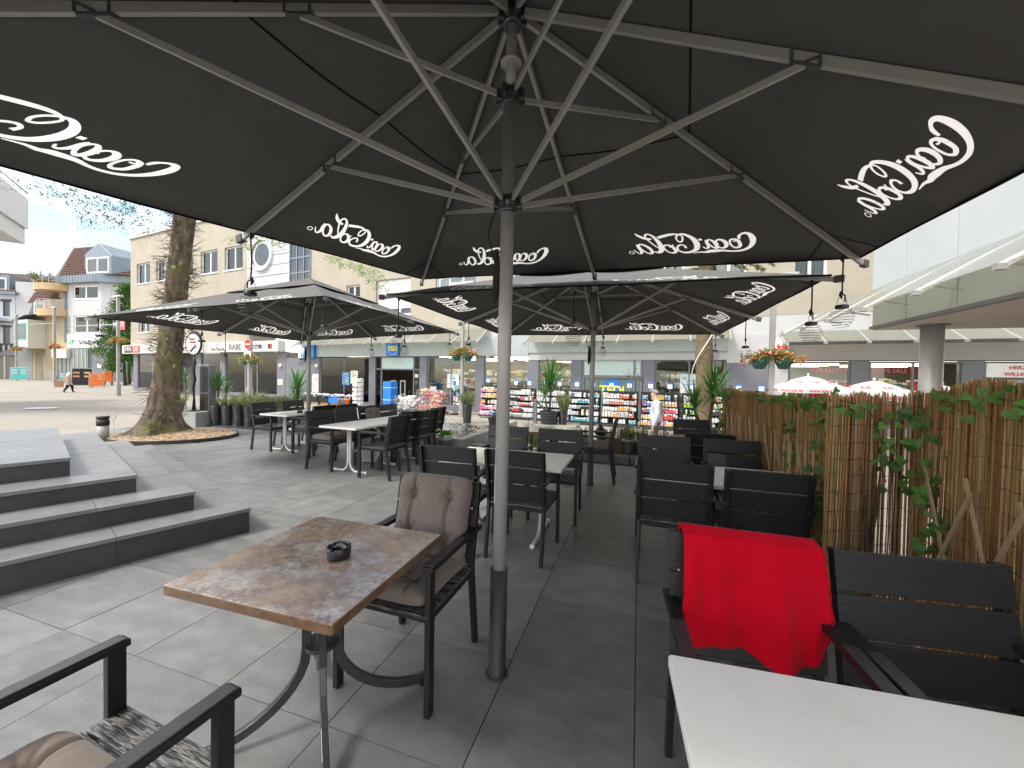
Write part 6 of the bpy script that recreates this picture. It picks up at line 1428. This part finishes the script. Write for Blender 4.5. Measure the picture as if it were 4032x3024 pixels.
# cream house with round balconies
h2 = house('cream_balcony_house', 'cream house with two rounded balconies beside the electronics shop', -76.2)
part(MB().bb(-2.6,2.25,.2,9,GZ,11.4), 'wall', 'cream_wall', h2); part(MB().bb(-2.7,2.2,.15,.22,GZ,1.2), 'plinth', 'soffit', h2)
for z0, r_ in ((12.4,2.6),(8.85,2.3)):
    mb = MB(); n = 20; P = [(math.cos(R(180+180*k/n))*r_, math.sin(R(180+180*k/n))*r_*.8) for k in range(n+1)]; b_ = part(MB(Matrix.Translation((-.1,.2,0))).prism(P, z0, z0+.95), 'balcony', 'orange_wall', h2)
    mr_ = MB(Matrix.Translation((-.1,.2,0)))
    for zz in (.3,.55,.8,1.05,1.3): mr_.tube([(x,y,z0+.95+zz) for x,y in P], .03, 4)
    for k in range(0,n+1,2): mr_.tube([(P[k][0],P[k][1],z0+.95),(P[k][0],P[k][1],z0+2.25)], .04, 4)
    part(mr_, 'railing', 'galv', b_)
part(MB().bb(-.3,2.2,.5,8,11.4,14.4), 'upper_wall', 'cream_wall', h2)
for z in (5.2,9.4): part(MB().bb(1.3,1.8,.14,.19,z,z+3.4), 'window', 'frame_grey', h2)
part(MB().bb(-.2,2.7,-.4,.2,2.95,4.2), 'door_canopy', 'sign_cream', h2); part(MB().bb(.0,2.6,.1,.18,GZ,2.9), 'shop_door', 'pane_green', h2)
for x in (0,.85,1.7,2.5): part(MB().bb(x,x+.12,.05,.2,GZ,2.9), 'mullion', 'frame_grey', h2)
t = thing('balcony_plant', 'feathery shrub on the upper round balcony', 'plant', EP(-76.6,1.2,13.3)); o = ob('foliage', SH[0], t); o.scale = (5,5,4.5)
# brown roofed house with bay
h3 = house('bay_window_house', 'low house with brown tiled roof and a turquoise framed bay', -81)
part(MB().bb(-2.6,2.2,.8,9,GZ,9.6), 'wall', 'cream_wall', h3); tile_roof(h3, (-1.6,.3,11.0),(5.2,.3,11.0),(3.2,1.9,14.6),(-1.6,1.9,14.6), 14, 18); m = MB(); m.add([(-1.65,.3,9.2),(-1.65,4,9.2),(-1.65,1.9,14.6)],[(0,1,2)]); part(m, 'gable', 'white_wall', h3)
part(MB().bb(-.2,2.2,.2,.9,9.3,11.2), 'dormer', 'white_wall', h3); part(MB().bb(.3,1.6,.12,.19,9.6,10.8), 'window', 'dark_pane', h3)
bay = part(MB().prism([(-2.5,1.0),(-2.3,-.8),(2.2,-1.6),(2.2,1.0)], 4.3, 8.3), 'bay', 'sign_cream', h3)
for k in range(7): x = -1.9+k*.56; y = -.8-(x+2.3)*.178-.03; part(MB().bb(x,x+.42,y-.05,y+.03,5.4,7.9), 'bay_window', 'teal_sign', bay); part(MB().bb(x+.08,x+.34,y-.07,y-.05,5.6,7.7), 'pane', 'dark_pane', bay)
m = MB(); m.add([(-3,-.9,8.2),(2.4,-1.9,8.9),(2.4,1.,9.6),(-3,1.,8.9)],[(0,1,2,3)]); part(m, 'bay_roof', 'slate', h3); m = MB(); m.add([(-2.4,-1.0,4.3),(2.3,-1.8,4.5),(2.4,-3.2,3.2),(-2.6,-2.6,3.2)],[(0,1,2,3)]); part(m, 'awning', 'timber', h3)
for x in (-2.4,-1.2,.9,2.1): part(MB().bb(x,x+.2,.7,.9,GZ,3.6), 'shop_post', 'sign_cream', h3)
part(MB().bb(-2.4,2.1,.85,.95,GZ,3.6), 'shop_front', 'room', h3)
# white half-timbered house, its front running back along the street
h4 = house('half_timbered_house', 'white house with dark framed windows and balustrade at the street bend', -84.5); h4.rotation_euler[2] = ERZ-R(-28)
h4.rotation_euler[2] = ERZ+R(24)
m = MB(); hol = [(-1.6-k*1.55,-.75-k*1.55,9.0,11.2) for k in range(6)]+[(-1.6-k*1.55,-.75-k*1.55,4.9,7.4) for k in range(6)]; wall_grid(m, -12, -.1, 3.4, 12.2, hol, 0, .3); m.bb(-.1,2.6,.05,.4,GZ,14.2); part(m, 'wall', 'white_wall', h4)
for h in hol: part(MB().bb(h[0],h[1],.15,.2,h[2],h[3]), 'window', 'dark_pane', h4); part(MB().bb(h[0]-.2,h[1]+.2,-.12,.02,h[3],h[3]+.3), 'window_hood', 'timber', h4)
for k in range(16): part(MB().bb(-10+k*.62,-9.75+k*.62,-.1,.0,3.9,4.9), 'baluster', 'timber', h4)
for z in (3.7,4.85,8.1): part(MB().bb(-11,-.1,-.13,-.0,z,z+.16), 'timber_beam', 'timber', h4)
part(MB().bb(-12,.3,-.5,.5,12.2,12.6), 'eave', 'slate', h4); tile_roof(h4, (-12,-.3,12.6),(0,-.3,12.6),(0,4.5,16.2),(-12,4.5,16.2), 12, 26)
for x in (-2.6,-5.4): d_ = part(MB().bb(x,x+1.9,-.1,3,12.7,15.0), 'dormer', 'slate', h4); part(MB().bb(x+.3,x+1.6,-.16,-.11,12.9,14.6), 'window', 'frame_white', d_); part(MB().bb(x+.5,x+1.4,-.19,-.17,13.0,14.4), 'pane', 'dark_pane', d_)
part(MB().bb(-11,-.2,.4,.5,GZ,3.4), 'shop_front', 'room', h4); part(MB().add([(-11,-.2,4.6),(-2.2,-.2,4.6),(-2.2,-3.2,3.5),(-11,-3.2,3.5)],[(0,1,2,3)]), 'awning', 'sign_cream', h4); part(MB().add([(-11,-.2,9.0),(-1.0,-.2,8.8),(-1.0,-2.6,8.2),(-11,-2.6,8.4)],[(0,1,2,3)]), 'awning', 'blue_sign', h4)
for x in (-9,-7.2,-5.4,-3.6,-1.8): part(MB().bb(x,x+.18,.3,.4,GZ,3.4), 'shop_post', 'sign_cream', h4)
# roofs behind
h5 = house('rear_brick_house', 'house behind with a shallow dark roof and brick gable', -80); part(MB().bb(-5,5.5,10,18,GZ,13.5), 'wall', 'red_roof', h5); m = MB(); m.add([(-9,9.5,14.6),(5.8,9.5,19.2),(5.8,18,19.2),(-9,18,14.6),(-9,9.5,13.8),(5.8,9.5,18.4)],[(0,1,2,3),(4,5,1,0)]); part(m, 'roof', 'slate', h5); m = MB(); m.add([(-5,9.9,13.4),(5.5,9.9,13.4),(5.5,9.9,18.6),(-5,9.9,15.4)],[(0,1,2,3)]); part(m, 'gable', 'red_roof', h5); part(MB().bb(4.2,5.2,11,12,18,20.6), 'chimney', 'slate', h5)
h6 = house('far_tiled_house', 'house with a long brown tiled roof behind the half-timbered front', -92); part(MB().bb(-12,9,8,18,GZ,14), 'wall', 'white_wall', h6); tile_roof(h6, (-14,7.5,13.8),(9.5,7.5,13.8),(9.5,13,18.6),(-14,13,18.6), 10, 30)
# balcony of a near house on the left edge
bl2 = thing('near_balcony_house', 'edge of a near house with a white perforated balcony', 'building', (-20.0,14.0,0), R(35)); part(MB().bb(-12,-5.5,.6,8,GZ,12), 'wall', 'white_wall', bl2); bk_ = part(MB().bb(-6,1.35,-1.2,1.2,6.4,7.15), 'balcony_slab', 'balcony_white', bl2, bevel=.02)
for k in range(14): part(MB().bb(-5.9+k*.52,-5.42+k*.52,-1.32,-1.24,7.0,8.2), 'balcony_panel', 'balcony_white', bk_)
for k in range(4): part(MB().bb(1.38,1.45,-1.2+k*.6,-.64+k*.6,7.0,8.2), 'balcony_panel', 'balcony_white', bk_)
part(MB().tube([(-6,-1.28,8.45),(1.41,-1.28,8.45),(1.41,1.2,8.45)], .035, 6), 'handrail', 'galv', bk_)
# boards, bins and café things down the street
def aboard(x, y, w_, h, mat, label, kind):
    t = thing('a_board', label, 'sign board', (x, y, zs(x,y)), R(38), 'pavement sign boards'); part(MB().box((0,.0,h/2+.15), (w_,.06,h), Matrix.Rotation(R(-6),3,'X')), 'frame', 'galv' if kind != 'o' else 'slat_wood', t); b_ = part(MB().box((0,-.045,h/2+.15), (w_-.14,.02,h-.14), Matrix.Rotation(R(-6),3,'X')), 'face', mat, t)
    for s in (-1,1): part(MB().beam((s*(w_/2-.05),.0,.15),(s*(w_/2-.05),.0,0),.06,.06), 'foot', 'galv', t); part(MB().beam((s*(w_/2-.05),.02,h*.7),(s*(w_/2-.05),.5,0),.05,.05), 'rear_leg', 'galv', t)
    gm = MB(); rr = random.Random(5)
    for r_ in range(4):
        for q in range(2): gm.cur = rr.choice([(.8,.5,.25),(.75,.3,.12),(.85,.75,.6),(.6,.25,.1)]) if kind != 't' else (.75,.8,.8); gm.box((-.25*w_+.5*w_*q, -.062-(h*.5-(.25+r_*.2)*h)*-.1, .25+r_*.2*h+.12), (w_*.3,.01,h*.1), Matrix.Rotation(R(-6),3,'X'))
    part(gm, 'print', 'poster', t, kind='stuff')
aboard(-42.0,38.2,1.45,1.75,'black','black menu board with food pictures behind the walking woman','m'); aboard(-40.6,38.2,1.05,1.25,'orange','orange pavement board beside the menu board','o'); aboard(-63.5,50.4,1.5,1.6,'teal_sign','turquoise pavement board near the bay window house','t'); aboard(-49.5,43.4,.9,1.1,'teal_sign','turquoise board half behind the walking woman','t')
t = thing('orange_bin', 'orange steel bin on legs beside the lamp post', 'bin', (-44.4,43.0,zs(-44.4,43)), R(38)); part(MB().bb(-.36,.36,-.3,.3,.4,1.55), 'body', 'orange', t, bevel=.05)
for x in (-.28,.28): part(MB().beam((x,0,0),(x,0,.4),.06,.2), 'leg', 'frame_grey', t)
for k, (x, y) in enumerate(((-78.5,63.5),(-77.3,62.8))):
    t = thing('cone_planter', 'dark round planter outside the bay window house', 'planter', (x,y,zs(x,y)), 0, 'dark planters by the house'); part(MB().lathe([(.5,0),(.6,1.3),(.55,1.3)],14), 'pot', 'timber', t); o = ob('foliage', SH[0], t, loc=(0,0,1.2)); o.scale = (3,3,3)
# trees in the street
def leafy(label, loc, h, w_, n, z0, mat='leaf_tree', cone=True):
    t = thing('street_tree', label, 'tree', loc, rnd.uniform(0,6)); part(MB().tube([(0,0,0),(.1,.05,h*.4),(0,0,h*.85)], [.18,.12,.04], 8), 'trunk', 'bark', t, smooth=True); mb = MB()
    for c in range(int(n/40)):
        f = rnd.random()**.9; z = z0+(h-z0)*f; r_ = w_*((1-f)**.7*.9+.12 if cone else math.sin(math.pi*(f*.85+.1)))*math.sqrt(rnd.uniform(.2,1)); a = rnd.uniform(0,6.28); cc = Vector((r_*math.cos(a), r_*math.sin(a), z)); 
        for q in range(40):
            p = cc+Vector((rnd.gauss(0,.33),rnd.gauss(0,.33),rnd.gauss(0,.28))); d = Vector((rnd.gauss(0,1),rnd.gauss(0,1),rnd.gauss(0,.6))).normalized()*rnd.uniform(.1,.2); s_ = d.orthogonal().normalized()*.07; mb.add([p-d,p+s_,p+d,p-s_],[(0,1,2,3)])
    part(mb, 'crown', mat, t, kind='stuff')
leafy('bushy green tree in front of the electronics shop', (-45.0,46.0,zs(-45,46)), 11.5, 3.0, 9000, 3.2); leafy('yellow-green tall tree against the beige building', (-47.5,51.0,zs(-47,51)), 16, 2.4, 6000, 8, 'leaf_bright')
leafy('small green bush by the far electronics shop window', (-43.5,44.0,zs(-43,44)), 5.5, 1.8, 3600, 1.6)
# ------------------------------------------------------------------ people
def person(label, loc, rz, J, rad, mats, pick, name='person', hair=None, lift=0.):
    """J: joint positions, bones follow; one skinned mesh; pick(co, bone) gives the material slot"""
    bones = [('pelvis','spine'),('spine','chest'),('chest','neck'),('neck','head'),('head','crown'),('chest','shL'),('shL','elL'),('elL','wrL'),('wrL','haL'),('chest','shR'),('shR','elR'),('elR','wrR'),('wrR','haR'),('pelvis','hiL'),('hiL','knL'),('knL','anL'),('anL','toL'),('pelvis','hiR'),('hiR','knR'),('knR','anR'),('anR','toR'),('head','nose')]
    names = list(J); me = bpy.data.meshes.new('body'); me.from_pydata([J[n] for n in names], [(names.index(a), names.index(b)) for a, b in bones], [])
    tmp = bpy.data.objects.new('tmp', me); col.objects.link(tmp); md_ = tmp.modifiers.new('skin', 'SKIN'); md_.use_smooth_shade = True
    for i, n in enumerate(names):
        r_ = rad[n]; me.skin_vertices[0].data[i].radius = r_ if isinstance(r_, tuple) else (r_, r_); me.skin_vertices[0].data[i].use_root = (n == 'pelvis')
    sb = tmp.modifiers.new('sub', 'SUBSURF'); sb.levels = 2; sb.render_levels = 2
    dg = bpy.context.evaluated_depsgraph_get(); m2 = bpy.data.meshes.new_from_object(tmp.evaluated_get(dg)); bpy.data.objects.remove(tmp)
    m2.materials.clear()
    for q in mats: m2.materials.append(MT[q])
    segs = [(a, b, Vector(J[a]), Vector(J[b])) for a, b in bones]
    for p in m2.polygons:
        c = p.center; best = min(segs, key=lambda s: ((s[2].lerp(s[3], max(0, min(1, (c-s[2]).dot(s[3]-s[2])/max(1e-6, (s[3]-s[2]).length_squared))))-c).length)); p.material_index = pick(c, best[1]); p.use_smooth = True
    t = thing(name, label, 'person', loc, rz); ob('body', m2, t)
    if hair:
        mat, s_ = hair; hd = Vector(J['head']); mb = MB(); n = 16
        mb.grid(lambda a, b: tuple(hd+Vector((math.cos(a*6.283)*math.sin(b*1.45)*s_[0], math.sin(a*6.283)*math.sin(b*1.45)*s_[1]-.012, math.cos(b*1.45)*s_[2]+.035+ (.07*max(0, math.sin(a*6.283))*b if True else 0)))), n, 8); part(mb, 'hair', mat, t, smooth=True)
    return t
def std(stride=.18, arm=.15, bend=0., h=1.74):
    k = h/1.74; f = lambda x,y,z: (x*k, y*k, z*k)
    return dict(pelvis=f(0,0,.95), spine=f(0,.01,1.12), chest=f(0,.01,1.36), neck=f(0,.02,1.49), head=f(0,.05,1.62), crown=f(0,.04,1.7), nose=f(0,.13,1.6), shL=f(-.18,0,1.4), elL=f(-.23,-arm*.5,1.14), wrL=f(-.22,arm*.2+.05,.9), haL=f(-.21,arm*.3+.08,.82), shR=f(.18,0,1.4), elR=f(.23,arm*.4,1.14), wrR=f(.22,arm,.92), haR=f(.21,arm+.03,.84), hiL=f(-.09,0,.9), knL=f(-.1,stride*.7+.03,.5), anL=f(-.1,stride,.08), toL=f(-.11,stride+.15,.03), hiR=f(.09,0,.9), knR=f(.1,-stride*.2+.05,.5), anR=f(.1,-stride,.1), toR=f(.11,-stride+.14,.03))
RAD = dict(pelvis=(.15,.12), spine=(.145,.11), chest=(.165,.12), neck=.058, head=(.08,.095), crown=(.06,.07), nose=.02, shL=.075, elL=.05, wrL=.033, haL=.035, shR=.075, elR=.05, wrR=.033, haR=.035, hiL=.1, knL=.065, anL=.045, toL=.04, hiR=.1, knR=.065, anR=.045, toR=.04)
def pk(shirt_bones_skin=True):
    def f(c, b):
        if b in ('neck','head','crown','nose') : return 0
        if b in ('wrL','haL','wrR','haR') and b[:2] == 'ha': return 0
        if b in ('hiL','hiR','knL','knR','pelvis'): return 2
        if b in ('anL','anR','toL','toR'): return 3
        return 1
    return f
zz = zs(3.5,9.45)
J = std(.12,.05,h=1.75); rd = dict(RAD); rd.update(spine=(.175,.15), chest=(.19,.145), pelvis=(.17,.14), shL=.085, shR=.085, elL=.07, elR=.07)
t = person('grey-haired man in a pale blue shirt walking past the goods racks', (3.5,9.45,zz), R(72), J, rd, ['skin','shirt','trousers','black_cloth'], pk(), hair=('hair_grey',(.08,.098,.088)))
part(MB().tube([(.16,-.11,1.42),(.0,-.14,1.2),(-.15,-.05,1.02)], .018, 6), 'bag_strap', 'trousers', t)
# woman with headscarf carrying a paper bag
x_, y_w = -34.4, 30.3; z_ = zs(x_, y_w)
J = std(.24,.1,h=1.62); rd = dict(RAD); rd.update(spine=(.22,.2), chest=(.22,.18), pelvis=(.24,.2), hiL=.14, hiR=.14, knL=.1, knR=.1, head=(.11,.125), crown=(.095,.1), neck=.09, elL=.075, elR=.075, nose=.03)
t = person('woman in a pink coat and white headscarf walking with a paper bag', (x_, y_w, z_), R(-60), J, rd, ['white_cloth','pink_coat','black_cloth','black_cloth'], lambda c, b: 0 if c.z > 1.36 else (1 if c.z > .6 else 2))
t2 = thing('paper_bag', 'brown paper bag carried by the woman in pink', 'bag', (x_-.42, y_w-.25, z_+.42), R(40)); part(MB().bb(-.22,.22,-.1,.1,0,.5), 'bag', 'bag', t2); part(MB().tube([(-.1,0,.5),(-.08,0,.62),(.08,0,.62),(.1,0,.5)],.012,5), 'handle', 'bag', t2)
part(MB().tube([(-.2,-.16,1.3),(0,-.22,1.1),(.24,-.16,.85)], .03, 6), 'bag_strap', 'bag', t)
# browsing person behind the tall pot
x_, y_w = -2.05, 16.6; J = std(.1,.25,h=1.7); 
for k in ('chest','neck','head','crown','nose','shL','shR'): J[k] = (J[k][0], J[k][1]+.16, J[k][2]-.08)
person('dark-haired person in a black top and light jeans browsing the baskets', (x_, y_w, zs(x_,y_w)), R(40), J, RAD, ['skin','black_cloth','jeans','jeans'], pk(), hair=('hair_dark',(.095,.11,.1)))
t2 = thing('shoulder_bag', 'grey shoulder bag hanging from the browsing person', 'bag', (x_-.3, y_w-.2, zs(x_,y_w)+.35)); part(MB().box((0,0,.2), (.3,.12,.32), Matrix.Rotation(.5,3,'Y')), 'bag', 'frame_grey', t2, bevel=.03)
q = FP(-15.9, -1.6, -.5); J = std(.05,.5,h=1.68); person('dark figure standing inside the shop doorway', q, R(150), J, RAD, ['skin','black_cloth','black_cloth','black_cloth'], pk(), hair=('hair_dark',(.095,.11,.1)))
# café guests at the far left
for k, (x, y) in enumerate(((-83.5,63.0),(-80.5,61.5))):
    J = std(.1,.2,h=1.7); dz = -.42
    for n_ in J:
        if n_[:2] not in ('kn','an','to'): J[n_] = (J[n_][0], J[n_][1]-.05, J[n_][2]+dz)
    for s_ in 'LR': J['kn'+s_] = ((-.1 if s_ == 'L' else .1), .42, .5); J['an'+s_] = ((-.1 if s_ == 'L' else .1), .42, .08); J['to'+s_] = ((-.1 if s_ == 'L' else .1), .57, .03)
    person(('guest in white seated outside the half-timbered house','guest in dark clothes seated outside the half-timbered house')[k], (x,y,zs(x,y)), R(-60), J, RAD, ['skin',('white_cloth','black_cloth')[k],('jeans','black_cloth')[k],'black_cloth'], pk(), hair=('hair_dark',(.095,.11,.1)))
    c_ = thing('cafe_chair', ('dark cafe chair under the guest in white','dark cafe chair under the guest in dark clothes')[k], 'chair', (x,y,zs(x,y)), R(-60)); part(MB().box((0,-.02,.4),(.46,.44,.04)), 'seat', 'black', c_); part(MB().box((0,-.26,.68),(.46,.03,.5)), 'backrest', 'black', c_)
    for a in (-.2,.2):
        for b in (-.2,.18): part(MB().beam((a,b,0),(a,b,.39),.03,.03), 'leg', 'black', c_)
